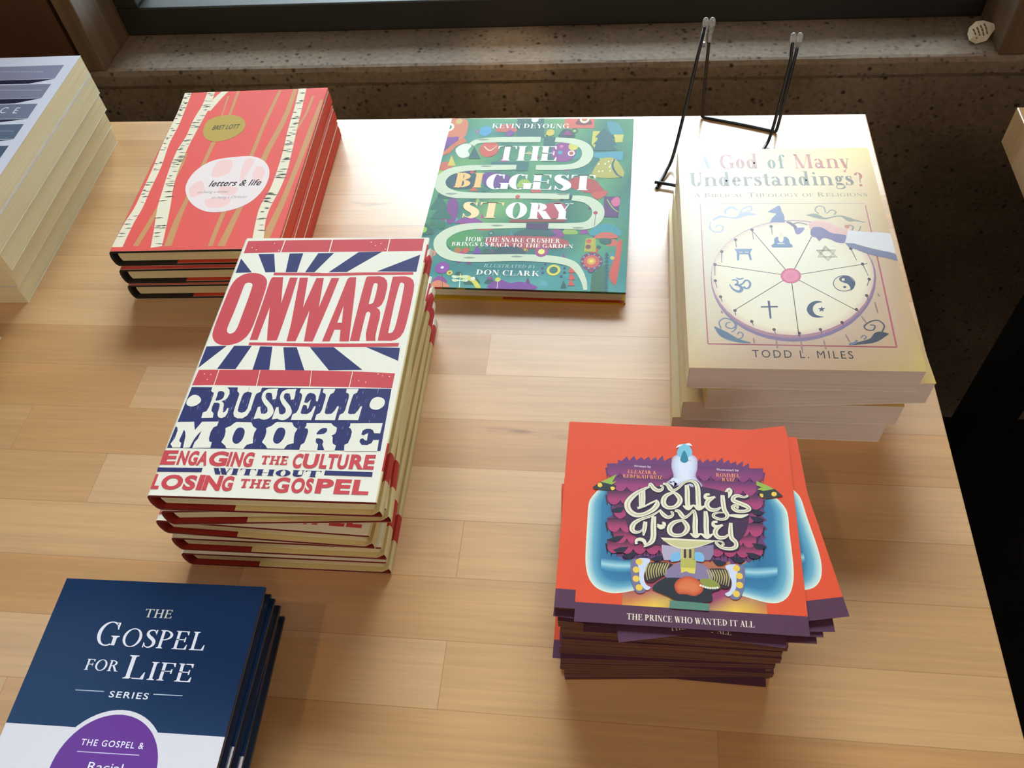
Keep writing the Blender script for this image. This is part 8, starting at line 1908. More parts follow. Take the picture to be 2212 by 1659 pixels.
 ('P','#f3c9c2',4,4,[81.4,83.5,98.2,80.2,95.6,70.1,82.5,73.2]),
 ('T','#3b3a22',5,'sansb','BRET LOTT',48.4,169.2,26.9,6.9,0.12,0.04),
 ('T','#2f2522',5,'sansb','letters & life',69.3,83.4,49.2,8.4,0.22,0),
 ('T','#9c8684',5,'sans','on being a writer,',61.1,74,29.7,3.4,0.2,0),
 ('T','#9c8684',5,'sans','on being a Christian',76.5,66.3,33.2,3.3,0.2,0)]
ART['story'] = [
 ('V',['3f8f8c','4f9a92','2f7a78','2f7a78'],0,[0,0,30,0,30,22,0,22]),
 ('V',['4f9a92','4f9a92','2f7a78','2f7a78'],0,[30,0,60,0,60,22,30,22]),
 ('V',['4f9a92','57a39a','2f7a78','2f7a78'],0,[60,0,95,0,95,22,60,22]),
 ('V',['57a39a','3f8f8c','3f8f8c','2f7a78'],0,[95,0,130,0,130,22,95,22]),
 ('V',['3f8f8c','4f9a92','3f8f8c','3f8f8c'],0,[130,0,160,0,160,22,130,22]),
 ('V',['4f9a92','3f8f8c','2f7a78','3f8f8c'],0,[160,0,188.8,0,188.8,22,160,22]),
 ('V',['2f7a78','2f7a78','4a8f80','2f6f63'],0,[0,22,30,22,30,60,0,60]),
 ('V',['2f7a78','2f7a78','2e6b5c','4a8f80'],0,[30,22,60,22,60,60,30,60]),
 ('V',['2f7a78','2f7a78','2f6f63','2e6b5c'],0,[60,22,95,22,95,60,60,60]),
 ('V',['2f7a78','3f8f8c','2f6f63','2f6f63'],0,[95,22,130,22,130,60,95,60]),
 ('V',['3f8f8c','3f8f8c','5a9a66','2f6f63'],0,[130,22,160,22,160,60,130,60]),
 ('V',['3f8f8c','2f7a78','3f7f5e','5a9a66'],0,[160,22,188.8,22,188.8,60,160,60]),
 ('V',['2f6f63','4a8f80','2f6f63','4e8f62'],0,[0,60,30,60,30,100,0,100]),
 ('V',['4a8f80','2e6b5c','71a85e','2f6f63'],0,[30,60,60,60,60,100,30,100]),
 ('V',['2e6b5c','2f6f63','4e8f62','71a85e'],0,[60,60,95,60,95,100,60,100]),
 ('V',['2f6f63','2f6f63','2e6b5c','4e8f62'],0,[95,60,130,60,130,100,95,100]),
 ('V',['2f6f63','5a9a66','4e8f62','2e6b5c'],0,[130,60,160,60,160,100,130,100]),
 ('V',['5a9a66','3f7f5e','3b7d70','4e8f62'],0,[160,60,188.8,60,188.8,100,160,100]),
 ('V',['4e8f62','2f6f63','5a9a66','5a9a66'],0,[0,100,30,100,30,140,0,140]),
 ('V',['2f6f63','71a85e','2e6b5c','5a9a66'],0,[30,100,60,100,60,140,30,140]),
 ('V',['71a85e','4e8f62','4e8f62','2e6b5c'],0,[60,100,95,100,95,140,60,140]),
 ('V',['4e8f62','2e6b5c','3b7d70','4e8f62'],0,[95,100,130,100,130,140,95,140]),
 ('V',['2e6b5c','4e8f62','5a9a66','3b7d70'],0,[130,100,160,100,160,140,130,140]),
 ('V',['4e8f62','3b7d70','2e6b5c','5a9a66'],0,[160,100,188.8,100,188.8,140,160,140]),
 ('V',['5a9a66','5a9a66','6aa35a','3b7d70'],0,[0,140,30,140,30,180,0,180]),
 ('V',['5a9a66','2e6b5c','3f7f5e','6aa35a'],0,[30,140,60,140,60,180,30,180]),
 ('V',['2e6b5c','4e8f62','5a9a66','3f7f5e'],0,[60,140,95,140,95,180,60,180]),
 ('V',['4e8f62','3b7d70','3f7f5e','5a9a66'],0,[95,140,130,140,130,180,95,180]),
 ('V',['3b7d70','5a9a66','2e6b5c','3f7f5e'],0,[130,140,160,140,160,180,130,180]),
 ('V',['5a9a66','2e6b5c','3f7f5e','2e6b5c'],0,[160,140,188.8,140,188.8,180,160,180]),
 ('V',['3b7d70','6aa35a','4a8f80','2e6b5c'],0,[0,180,30,180,30,215,0,215]),
 ('V',['6aa35a','3f7f5e','2f6f63','4a8f80'],0,[30,180,60,180,60,215,30,215]),
 ('V',['3f7f5e','5a9a66','3f7f5e','2f6f63'],0,[60,180,95,180,95,215,60,215]),
 ('V',['5a9a66','3f7f5e','5a9a66','3f7f5e'],0,[95,180,130,180,130,215,95,215]),
 ('V',['3f7f5e','2e6b5c','2e6b5c','5a9a66'],0,[130,180,160,180,160,215,130,215]),
 ('V',['2e6b5c','3f7f5e','4e8f62','2e6b5c'],0,[160,180,188.8,180,188.8,215,160,215]),
 ('V',['2e6b5c','4a8f80','4e8f62','3f7f5e'],0,[0,215,30,215,30,241.1,0,241.1]),
 ('V',['4a8f80','2f6f63','5a9a66','4e8f62'],0,[30,215,60,215,60,241.1,30,241.1]),
 ('V',['2f6f63','3f7f5e','5a9a66','5a9a66'],0,[60,215,95,215,95,241.1,60,241.1]),
 ('V',['3f7f5e','5a9a66','6aa35a','5a9a66'],0,[95,215,130,215,130,241.1,95,241.1]),
 ('V',['5a9a66','2e6b5c','3f7f5e','6aa35a'],0,[130,215,160,215,160,241.1,130,241.1]),
 ('V',['2e6b5c','4e8f62','4e8f62','3f7f5e'],0,[160,215,188.8,215,188.8,241.1,160,241.1]),
 ('P','#c8604a',2,2,[169.9,56.1,170.1,60.2,172.2,63.7,174.7,64.5,177.4,63.9,179.7,60.5,180.3,56.4]),
 ('P','#c8604a',1,2,[0.5,157.8,-0.05,164.2,1.85,169.7,5,170.8,8.6,169.8,12.2,164.4,13.8,158]),
 ('E','#c8604a',2,37.4,80.1,3.8,4.4,0,14),
 ('E','#8a3f86',3,37.4,80.1,1.92,2.24,0,14),
 ('P','#315f4a',2,0,[150.8,202.3,153,214.6,156.4,202.4]),
 ('P','#24504a',2,2,[46,119,45.9,122.8,47.2,126.1,49.3,126.7,51.5,126.2,53.7,123,54.6,119.2]),
 ('E','#315f4a',1,96.7,124.4,2.27,2.73,0,14),
 ('E','#8a3f86',3,96.7,124.4,1.16,1.39,0,14),
 ('P','#b0407a',2,0,[59.7,167.3,61.8,185.7,68.3,167.4]),
 ('E','#3a8a9a',1,175.7,40.9,3.9,4.4,0,14),
 ('E','#d0b84a',3,175.7,40.9,1.96,2.23,0,14),
 ('E','#b8503f',2,23.6,132.7,2.62,3.2,0,14),
 ('E','#d0b84a',3,23.6,132.7,1.34,1.61,0,14),
 ('E','#d9805a',1,76.4,161.5,1.84,2.28,0,14),
 ('E','#8fae4e',3,76.4,161.5,0.94,1.16,0,14),
 ('P','#b0407a',2,0,[13.9,86,15.2,100.8,21.3,86.2]),
 ('P','#3a8a9a',2,0,[102.7,141.1,103.9,149.9,106.8,141.2]),
 ('E','#9ab84a',2,102.6,213,2.29,2.93,0,14),
 ('E','#24454a',3,102.6,213,1.17,1.49,0,14),
 ('P','#3a8a9a',2,0,[16.6,104.3,18.1,121,24.9,104.5]),
 ('P','#5aa0a8',2,0,[8.7,-6.3,9.6,4,14.3,-6.1]),
 ('E','#24454a',1,125,119,3.5,4.2,0,14),
 ('E','#b8503f',3,125,119,1.77,2.14,0,14),
 ('E','#24454a',2,153.2,57.1,1.59,1.82,0,14),
 ('E','#8a3f86',3,153.2,57.1,0.81,0.93,0,14),
 ('P','#b8503f',2,0,[59.5,39.4,60.8,49.6,64.8,39.5]),
 ('E','#24454a',2,11.1,133.1,1.96,2.36,0,14),
 ('E','#315f4a',3,11.1,133.1,1,1.21,0,14),
 ('P','#d0b84a',1,2,[115.6,116.3,115.7,118.9,117.2,121,119.1,121.5,121.2,121.1,123,119,123.5,116.5]),
 ('P','#8a3f86',2,2,[20.7,4.7,20.5,8.9,22.4,12.6,25.3,13.3,28.5,12.8,31.6,9.3,32.8,5.1]),
 ('P','#9ab84a',1,2,[81.3,133.5,81.2,139.2,83.4,144.2,86.7,145.1,90.1,144.3,93.5,139.5,94.6,133.7]),
 ('P','#5aa0a8',2,2,[114.1,5.1,114.1,8.3,115.4,11,117.3,11.6,119.2,11.1,121,8.6,121.6,5.4]),
 ('E','#315f4a',1,34.2,155.2,4.2,5.1,0,14),
 ('E','#b8503f',3,34.2,155.2,2.11,2.6,0,14),
 ('P','#6d2f72',2,2,[161,14.5,161.2,17.7,162.9,20.4,165.2,21,167.5,20.6,169.5,18,170,14.8]),
 ('P','#b0407a',2,0,[51.2,89.1,52,96.2,54.8,89.2]),
 ('P','#8fae4e',2,0,[43.6,111.3,44.5,119.8,47.9,111.4]),
 ('E','#d0b84a',1,87.1,184.8,1.92,2.42,0,14),
 ('E','#8fae4e',3,87.1,184.8,0.98,1.23,0,14),
 ('P','#b0407a',2,2,[169.6,66.8,169.9,70.4,171.9,73.6,174.5,74.2,177.1,73.7,179.4,70.7,179.9,67.1]),
 ('P','#6d2f72',2,0,[150.9,103.2,152.1,109.6,154,103.3]),
 ('P','#9ab84a',2,2,[157.9,175.4,158.3,180.3,161.2,184.4,164.9,185.2,168.7,184.5,172,180.4,172.8,175.6]),
 ('P','#6d2f72',2,0,[-1.32,185,-0.12,202,6.6,185.1]),
 ('P','#24504a',2,2,[66.7,5.6,66.7,8.3,68.2,10.6,70.4,11.1,72.7,10.8,74.8,8.6,75.5,6]),
 ('P','#8a3f86',1,2,[157.3,66.2,157.5,68.7,158.8,70.9,160.4,71.4,162.2,71,163.7,68.9,164.1,66.4]),
 ('E','#3a8a9a',2,132.8,144.8,1.68,2.08,0,14),
 ('E','#2f5d5a',3,132.8,144.8,0.86,1.05,0,14),
 ('P','#6d2f72',2,0,[102.1,6.4,103.5,15.1,106.6,6.6]),
 ('P','#315f4a',2,0,[5.2,40.8,5.7,47.4,8.6,40.9]),
 ('P','#8fae4e',2,0,[142.4,127.8,145,142.3,149.4,127.9]),
 ('E','#2f5d5a',2,8,208.3,2,2.55,0,14),
 ('E','#315f4a',3,8,208.3,1.02,1.3,0,14),
 ('E','#b8503f',1,97.6,48.7,2.87,3.3,0,14),
 ('E','#9ab84a',3,97.6,48.7,1.46,1.66,0,14),
 ('E','#24504a',2,11,25.9,2.38,2.66,0,14),
 ('E','#d0b84a',3,11,25.9,1.21,1.36,0,14),
 ('E','#8fae4e',1,146.1,170.8,1.75,2.19,0,14),
 ('E','#2f5d5a',3,146.1,170.8,0.89,1.11,0,14),
 ('E','#24504a',2,158.1,25.1,3.4,3.8,0,14),
 ('E','#b0407a',3,158.1,25.1,1.71,1.92,0,14),
 ('E','#d0b84a',1,158.1,44.4,1.56,1.78,0,14),
 ('E','#b0407a',3,158.1,44.4,0.8,0.91,0,14),
 ('E','#2f5d5a',2,10.5,125.7,3.5,4.2,0,14),
 ('E','#6d2f72',3,10.5,125.7,1.77,2.11,0,14),
 ('P','#315f4a',2,0,[65.7,40.1,67.7,55.7,73.7,40.4]),
 ('P','#8fae4e',2,2,[129.7,69.8,129.8,74.2,132.4,77.9,135.7,78.7,139.1,78.1,142.1,74.5,142.9,70.2]),
 ('P','#9ab84a',1,2,[-2.99,147.1,-3.3,152,-1.31,156.1,1.8,157,5.2,156.2,8.6,152.2,9.9,147.3]),
 ('P','#315f4a',2,2,[48.6,4.2,48.4,9.1,50.6,13.4,53.9,14.3,57.4,13.7,60.9,9.6,62.1,4.7]),
 ('P','#b8503f',1,2,[3.1,216.5,2.68,222.9,5.2,228.3,8.9,229.3,13.1,228.3,17.2,223,18.8,216.6]),
 ('P','#8a3f86',2,2,[60.9,41.7,60.8,45,62.4,47.9,64.6,48.5,67,48,69.3,45.3,70.1,42]),
 ('P','#d0b84a',2,0,[7.8,164.1,9.2,181.2,16,164.2]),
 ('E','#315f4a',2,64,69.2,2.87,3.3,0,14),
 ('E','#5aa0a8',3,64,69.2,1.46,1.68,0,14),
 ('P','#7a4a8a',1,2,[7.6,-1.79,7.4,0.97,8.7,3.4,10.7,3.9,12.8,3.5,14.9,1.26,15.7,-1.48]),
 ('E','#315f4a',2,129.9,220.7,3.6,4.7,0,14),
 ('E','#9ab84a',3,129.9,220.7,1.83,2.38,0,14),
 ('P','#7a4a8a',2,0,[16.5,53.7,17.1,60,19.8,53.8]),
 ('P','#24454a',2,2,[67.5,130.8,67.5,133.1,68.5,134.9,70.1,135.3,71.7,135,73.2,133.2,73.7,131]),
 ('P','#b0407a',2,0,[91.3,176.6,93.4,191.9,98.5,176.6]),
 ('P','#8a3f86',2,0,[165,3.6,167.4,15,171,3.8]),
 ('P','#2f5d5a',1,2,[19.4,46.1,19.2,50.1,20.7,53.5,23.1,54.2,25.8,53.6,28.4,50.4,29.4,46.5]),
 ('E','#7a4a8a',2,87.8,50.3,2.79,3.2,0,14),
 ('E','#8fae4e',3,87.8,50.3,1.42,1.62,0,14),
 ('P','#8a3f86',2,0,[130.3,32.7,132.6,45.8,137,32.9]),
 ('P','#24454a',2,2,[115,209.5,115.1,216.5,118,222.5,121.9,223.7,126,222.5,129.7,216.6,130.8,209.6]),
 ('E','#8fae4e',1,151.9,149.6,4.1,5.1,0,14),
 ('E','#315f4a',3,151.9,149.6,2.11,2.59,0,14),
 ('E','#7a4a8a',2,40,187.7,2.61,3.3,0,14),
 ('E','#24454a',3,40,187.7,1.33,1.67,0,14),
 ('E','#d9805a',1,13.2,41.1,4,4.5,0,14),
 ('E','#3a8a9a',3,13.2,41.1,2.03,2.3,0,14),
 ('E','#b0407a',2,30.4,219.3,1.96,2.52,0,14),
 ('E','#5aa0a8',3,30.4,219.3,1,1.28,0,14),
 ('P','#b0407a',2,0,[23.6,154,24.3,161.5,27.2,154.1]),
 ('P','#6d2f72',2,0,[38,29.4,38.7,36,41.5,29.6]),
 ('P','#2f5d5a',1,2,[157.3,206.2,157.5,209.8,159.4,212.8,161.9,213.4,164.4,212.8,166.6,209.8,167.1,206.3]),
 ('P','#24504a',2,0,[133.1,2.45,135,12.8,138.5,2.66]),
 ('P','#b0407a',1,2,[-2.09,225.3,-2.46,230.4,-0.68,234.8,2.16,235.7,5.2,234.8,8.4,230.5,9.7,225.3]),
 ('P','#7a4a8a',2,2,[141.3,131.7,141.3,135.8,143,139.3,145.2,140,147.5,139.4,149.7,135.9,150.2,131.8]),
 ('P','#8a3f86',1,2,[67.9,10.3,67.9,12.3,68.8,14,70.1,14.4,71.5,14.1,72.8,12.4,73.3,10.5]),
 ('P','#8fae4e',2,0,[172.6,71.9,175.1,84.5,178.8,72.1]),
 ('E','#b0407a',1,34.5,179.5,2.05,2.57,0,14),
 ('E','#9ab84a',3,34.5,179.5,1.05,1.3,0,14),
 ('E','#b8503f',2,106.2,39.5,1.95,2.2,0,14),
 ('E','#8a3f86',3,106.2,39.5,0.99,1.12,0,14),
 ('P','#8a3f86',2,0,[123.3,158.1,124.9,168.2,128.1,158.2]),
 ('E','#d9805a',2,33.5,138.1,1.67,2.02,0,14),
 ('E','#24454a',3,33.5,138.1,0.85,1.02,0,14),
 ('E','#315f4a',1,163.1,53.9,2.17,2.49,0,14),
 ('E','#2f5d5a',3,163.1,53.9,1.1,1.27,0,14),
 ('P','#8a3f86',2,2,[118.5,65.6,118.6,70.8,120.8,75.3,123.9,76.2,127.1,75.5,130.1,71.2,131,66]),
 ('E','#c8604a',1,121.7,230.7,4.1,5.3,0,14),
 ('E','#d9805a',3,121.7,230.7,2.08,2.72,0,14),
 ('P','#8a3f86',2,0,[145.2,70.4,148.1,86.4,153.1,70.7]),
 ('P','#24504a',1,2,[38.9,15.5,38.8,17.5,39.9,19.3,41.4,19.6,43,19.4,44.6,17.7,45.1,15.7]),
 ('P','#3a8a9a',2,0,[81.1,67,82.1,74.1,84.7,67.1]),
 ('P','#3a8a9a',1,2,[167.4,22.2,167.6,24.5,168.7,26.4,170.1,26.8,171.5,26.5,172.8,24.6,173.1,22.4]),
 ('E','#b8503f',2,159.1,49.7,3.8,4.3,0,14),
 ('E','#9ab84a',3,159.1,49.7,1.91,2.18,0,14),
 ('P','#5aa0a8',1,2,[19.1,82.6,18.8,87.6,20.6,91.8,23.5,92.7,26.6,92,29.8,87.9,31.1,83]),
 ('P','#8fae4e',2,0,[28.2,-5,29.1,3.4,32.7,-4.8]),
 ('P','#24454a',1,2,[125.9,116.6,126,120.2,127.9,123.3,130.4,123.9,133.1,123.4,135.4,120.4,136.1,116.8]),
 ('P','#6d2f72',2,0,[-3,186.3,-1.88,202.7,4.7,186.4]),
 ('P','#c8604a',1,2,[51.1,73,51.1,77,53.4,80.5,56.7,81.2,60.2,80.7,63.4,77.3,64.5,73.3]),
 ('P','#6d2f72',2,0,[46.5,28.7,47.6,38.7,51.7,28.9]),
 ('P','#b0407a',1,2,[33.5,37.4,33.2,42.2,35,46.4,37.7,47.2,40.7,46.5,43.7,42.5,44.9,37.7]),
 ('E','#8fae4e',2,93.9,217.6,2.9,3.7,0,14),
 ('E','#315f4a',3,93.9,217.6,1.48,1.89,0,14),
 ('P','#cf7450',2,3,[-8.6,239.6,15.2,239.7,19.3,222.1,17,208.3,4,199.1,-6.2,199,-8.2,224.3]),
 ('P','#7a3a8a',3,0,[-2.07,209.3,12.3,210.5,12.6,199.2,-1.09,194.6]),
 ('P','#c86a3a',3,3,[-6.4,183.4,1.45,187.9,8.3,199.1,17,208.3,20.9,201.5,11.9,194.7,6.5,183.5,-5.7,179]),
 ('P','#2f6058',2,0,[69.4,241.1,97,241.1,100,208.9,100.7,171.7,114.4,171.8,111.1,211.2,99.8,211.2,71.4,211]),
 ('P','#d0604a',2,0,[118.6,242.4,148.6,243.2,149.6,225.1,119.9,225]),
 ('P','#7a2f3a',3,2,[130.9,230.8,131.1,237.1,134,242.6,137.9,243.6,141.8,242.6,145.5,237.2,146.5,230.8]),
 ('E','#e9dcc0',4,138.8,240.1,5.1,6.8,0,14),
 ('E','#c86a3a',5,138.8,240.8,3.1,4.1,0,14),
 ('P','#2c5f60',3,0,[159.4,225.2,171.3,209.5,167.2,209,173.2,198.4,168.3,198.4,174.9,189.7,148.9,189.5,154.6,198.7,149.7,199.3,155.4,209.3,151.1,210.4]),
 ('P','#c9c04a',2,0,[148.5,220.6,155.5,220.6,151.4,193.8,148.2,200.4]),
 ('P','#4a8f98',2,3,[161.8,235.5,171.7,234.4,177.7,223,178.1,214,166.9,216.2]),
 ('P','#cfc25a',2,0,[169.7,215,179.4,215.1,178.5,202.9,171.6,202.8]),
 ('P','#4a94a8',2,0,[151.8,186.2,180.3,188.7,179.5,174.8,152.2,178.7]),
 ('P','#b0a84a',3,2,[153.2,149.4,153.5,163.9,158.8,176.4,165.8,178.9,173,176.6,179.4,164.3,181.1,149.9]),
 ('E','#e8e2b0',4,167.6,164.5,0.94,1.17,0,14),
 ('E','#e8e2b0',4,157.1,168.9,0.94,1.18,0,14),
 ('E','#e8e2b0',4,168.6,158.9,0.94,1.16,0,14),
 ('E','#e8e2b0',4,161.2,158.4,0.94,1.16,0,14),
 ('E','#e8e2b0',4,168.4,167,0.94,1.17,0,14),
 ('E','#e8e2b0',4,157.8,158,0.94,1.16,0,14),
 ('E','#e8e2b0',4,170.5,173.8,0.94,1.19,0,14),
 ('E','#e8e2b0',4,163.2,169.1,0.95,1.18,0,14),
 ('E','#e8e2b0',4,166.3,172.8,0.94,1.18,0,14),
 ('S','#2c5560',4,[1.5,2.2,1],6,[172,176.8,170.4,166.3,175,153.9,180.4,149.9]),
 ('P','#5d2f68',3,0,[164.6,121.6,179.5,121.9,178.7,93.1,165.3,93.7]),
 ('P','#d0608a',4,3,[171.4,114.9,175,120.8,178.9,119.9,179.1,110.2,174.2,108.2]),
 ('S','#8ab04a',5,[1.2,1.2],6,[167.4,117.7,173.1,106.2,178.4,100.6]),
 ('P','#c8503f',3,3,[152.6,126.2,166.8,129.5,165.8,123.5,158.3,117.5]),
 ('P','#3f8f9a',3,2,[154.7,68.5,155.3,76.2,160.8,83,167.7,84.4,174.7,83.4,180.7,77,182.1,69.3]),
 ('P','#c8604a',4,2,[159.5,65,160.1,69.1,164,72.6,168.8,73.4,173.8,72.9,178,69.6,178.9,65.6]),
 ('P','#2c5f52',4,3,[163,65.1,173.6,64.5,172.7,58.2,165.2,58.9]),
 ('P','#b0a83c',3,0,[151.1,64.8,159.8,65.9,160.8,48.2,150.3,47.8]),
 ('E','#c8503f',4,153.9,61.2,2.24,2.59,0,14),
 ('E','#7a4a3a',4,153.7,54.1,2.48,2.84,0,14),
 ('E','#7a3a5a',3,157.8,35.9,10,11.4,0,14),
 ('E','#c8584a',4,157.8,35.9,7.1,8,0,14),
 ('E','#d9a04a',5,157.6,36.2,3.9,4.4,0,14),
 ('E','#e8d060',6,157.6,36.2,1.71,1.93,0,14),
 ('E','#6aa0b0',5,166.1,36.2,0.97,1.2,0,8),
 ('E','#6aa0b0',5,164.8,30.9,0.96,1.19,0,8),
 ('E','#6aa0b0',5,160.9,27.6,0.97,1.18,0,8),
 ('E','#6aa0b0',5,155.8,27.4,0.97,1.18,0,8),
 ('E','#6aa0b0',5,151.4,30.4,0.97,1.2,0,8),
 ('E','#6aa0b0',5,149.5,35.6,0.98,1.21,0,8),
 ('E','#6aa0b0',5,150.8,40.9,0.98,1.22,0,8),
 ('E','#6aa0b0',5,154.8,44.4,0.99,1.22,0,8),
 ('E','#6aa0b0',5,159.9,44.5,0.98,1.22,0,8),
 ('E','#6aa0b0',5,164.3,41.4,0.98,1.22,0,8),
 ('P','#c8503f',3,3,[178.8,58.4,183.6,62.1,180.7,12.3,177.2,10.5,173.9,18.7,175.1,30.5,178.2,44.4]),
 ('P','#3b6a4e',3,0,[158.8,19.8,170.1,33.7,172.9,0.54,158.8,-0.83]),
 ('P','#2b5a62',4,0,[168.9,44,170.6,48.6,172.8,44.2]),
 ('P','#2b5a62',4,0,[169,39.9,170.8,44.5,172.9,40]),
 ('P','#2b5a62',4,0,[169.2,35.8,170.9,40.3,173.1,35.9]),
 ('P','#2b5a62',4,0,[169.3,31.7,171,36.2,173.2,31.8]),
 ('P','#2b5a62',4,0,[169.4,27.6,171.1,32.1,173.3,27.7]),
 ('P','#2b5a62',4,0,[169.6,23.5,171.3,28,173.4,23.7]),
 ('P','#2b5a62',4,0,[169.7,19.5,171.4,23.9,173.5,19.7]),
 ('P','#2b5a62',4,0,[169.8,15.5,171.5,19.9,173.6,15.7]),
 ('P','#2b5a62',4,0,[169.9,11.6,171.6,15.9,173.7,11.7]),
 ('P','#2b5a62',4,0,[170.1,7.6,171.7,11.9,173.8,7.8]),
 ('P','#2b5a62',4,0,[170.2,3.7,171.9,8,173.9,3.8]),
 ('P','#2b5a62',4,0,[170.3,-0.21,172,4.1,174.1,-0.06]),
 ('P','#c8503f',4,0,[141,31.9,145.3,21.8,138.1,21.6]),
 ('P','#c8503f',4,0,[141,22.5,145.3,13.4,138.9,13.2]),
 ('P','#c8503f',4,0,[141,14.9,145.2,6,139,6.1]),
 ('E','#d6cf52',4,125.3,24.1,6.1,6.8,0,14),
 ('E','#2f6a5e',5,125.3,24.1,3.8,4.2,0,14),
 ('E','#4a3a7a',4,116,20.6,1.23,1.53,0,8),
 ('E','#4a3a7a',4,115.3,26.1,1.22,1.55,0,8),
 ('E','#4a3a7a',4,117.3,31.1,1.23,1.55,0,8),
 ('E','#4a3a7a',4,121.6,34.2,1.23,1.56,0,8),
 ('E','#4a3a7a',4,126.9,34.5,1.24,1.56,0,8),
 ('E','#4a3a7a',4,131.8,31.9,1.23,1.54,0,8),
 ('E','#4a3a7a',4,134.8,27.1,1.22,1.54,0,8),
 ('E','#4a3a7a',4,135.1,21.6,1.22,1.52,0,8),
 ('E','#4a3a7a',4,132.7,16.8,1.21,1.5,0,8),
 ('E','#8a3f98',4,26,23.6,6.5,7.3,0,14),
 ('E','#e8dff0',5,25.9,23.9,1.51,1.68,0,14),
 ('E','#cfc850',4,33.6,17.6,2.75,3,0,14),
 ('E','#b05a3a',5,33.6,17.6,1.13,1.25,0,14),
 ('S','#2f5d4a',4,[0.5,0.5],0,[27.4,15,29.9,-0.12]),
 ('P','#d9805a',3,3,[20.6,-0.48,20.7,6.2,26,8.1,34.3,3.4,36.1,-0.21]),
 ('P','#d6cf4a',3,3,[41.4,13.8,51.2,15,59.8,7.7,63.9,0.37,59.6,0.2,54.8,7.5,46.9,10.6]),
 ('E','#e9e6dc',4,55.5,11.3,2.1,2.31,0,14),
 ('S','#e3efd6',4,[0.6,0.8],0,[43.4,17.3,45,-1.2]),
 ('P','#cfe0b8',4,3,[43.8,13,37.2,14.8,36.3,12.8,39.1,10.8]),
 ('P','#cfe0b8',4,3,[44.4,8.8,37.9,10.6,37,8.6,39.8,6.6]),
 ('P','#cfe0b8',4,3,[43.8,13,49.7,15.3,51.2,13.3,49.1,11.2]),
 ('P','#cfe0b8',4,3,[44.4,8.8,50.3,11.1,51.9,9.1,49.7,7]),
 ('P','#7a3a90',3,3,[71.9,-0.15,72.3,6.5,79.1,11,89.4,7.2,96.5,9.1,109,6.2,110.8,0.55]),
 ('E','#c9c850',4,77.6,10.9,2.45,2.7,0,14),
 ('S','#cfe0c8',4,[0.5,0.5],0,[77.9,8.4,78.3,-0.72]),
 ('P','#35604c',3,3,[-7.8,75,-4.9,80.8,2.09,79.1,7.7,73.5,9.7,66.1,-7.4,65.6]),
 ('E','#8ec24a',4,0.07,71.8,3.4,4,0,14),
 ('E','#2f7050',3,15.5,78.5,4.5,5.2,0,14),
 ('E','#3a6a44',3,6.9,80.7,2.38,2.77,0,14),
 ('P','#7a3f80',3,2,[16.6,112.5,24.2,115.6,28.2,102.8,27.9,83.5,20,83.3]),
 ('P','#c86048',3,2,[-6.3,126.1,-0.39,116.1,-4.8,110,-3.2,78.9,-7.2,78.8,-8.1,105.9]),
 ('P','#2b6052',3,2,[6.4,116.2,5.9,123.3,8.3,129.3,12.3,130.5,16.6,129.4,21,123.6,22.7,116.6]),
 ('P','#2f6a5a',2,0,[1.03,100.2,6.8,122.3,19.9,100.7]),
 ('P','#2f6a5a',3,0,[4.1,86.8,11.2,108.4,25.3,87.3]),
 ('P','#8a3f90',4,2,[29.5,81.7,29.9,85.3,34.5,88.5,40.3,89.2,46.3,88.8,51.7,85.9,53.2,82.3]),
 ('P','#4c2c58',4,0,[95.4,83.4,115.4,83.6,116.9,74.7,95.6,76]),
 ('P','#2f5a5a',3,2,[86.3,66.5,87.2,71.1,94.4,75.2,103.3,76.2,112.3,75.7,120.1,72,121.9,67.5]),
 ('P','#b0403f',2,3,[154.1,145.3,135.2,149.1,128.1,136.8,149.9,126.2,164.3,127.5,159.8,137.4]),
 ('E','#8a3f86',2,121.5,187,12.4,15.9,0,14),
 ('E','#4a9ab0',4,118.1,185.9,2.49,3.1,0,14),
 ('E','#e8e2d0',4,129.2,184.9,3.6,4.5,0,14),
 ('E','#b04a3a',5,129.2,184.9,2.06,2.62,0,14),
 ('E','#cfc850',3,130.5,195.8,5,6.4,0,14),
 ('E','#3a8a7a',1,132.7,184.9,6.9,8.7,0,14),
 ('E','#d06aa8',4,118.7,195.7,1.95,2.48,0,14),
 ('E','#c8523f',3,46.1,190.6,9.9,12.6,0,14),
 ('S','#e8dcc0',4,[0.8,1.6,0.5],6,[40.5,195,47.1,188.4,53.9,196.2]),
 ('P','#2f5a5a',3,0,[27,175,30.5,194.9,39.7,175.2]),
 ('E','#4a9ac0',2,38.6,219.9,6.4,8.2,0,14),
 ('P','#c0584a',2,2,[50.3,218.8,50.3,225.2,53.9,230.6,58.9,231.6,64.1,230.6,69,225.3,70.5,218.9]),
 ('E','#7a3a86',3,64.3,216.6,4,5.2,0,14),
 ('E','#e9e2cc',3,-0.39,226,5.3,6.9,0,14),
 ('E','#3f8060',4,-0.68,226,2.94,3.8,0,14),
 ('E','#c9a850',3,8.3,236.1,3.6,4.6,0,14),
 ('E','#e9e6d8',4,87.8,239.2,3.8,4.9,0,14),
 ('E','#d0b84a',4,105.6,217.6,4.3,5.5,0,14),
 ('P','#8a2f6a',3,0,[118.5,213.6,122.8,223.8,128.7,213.6]),
 ('P','#2f6a66',2,0,[50.8,171,75.8,171.3,88.3,171.5,88,160.9,51.9,162.4]),
 ('P','#356a66',3,0,[74.9,167,88.7,167.2,88.3,157.7,76.7,157.5]),
 ('P','#2f4f5a',2,3,[42,143.4,36.9,131,15,130.6,8.9,142.8,11,155.5,21.7,158.8,33.3,155.8]),
 ('P','#6a3f86',2,3,[45,151.8,52.9,155.1,71.4,150.1,71.7,135.7,50.2,133.3]),
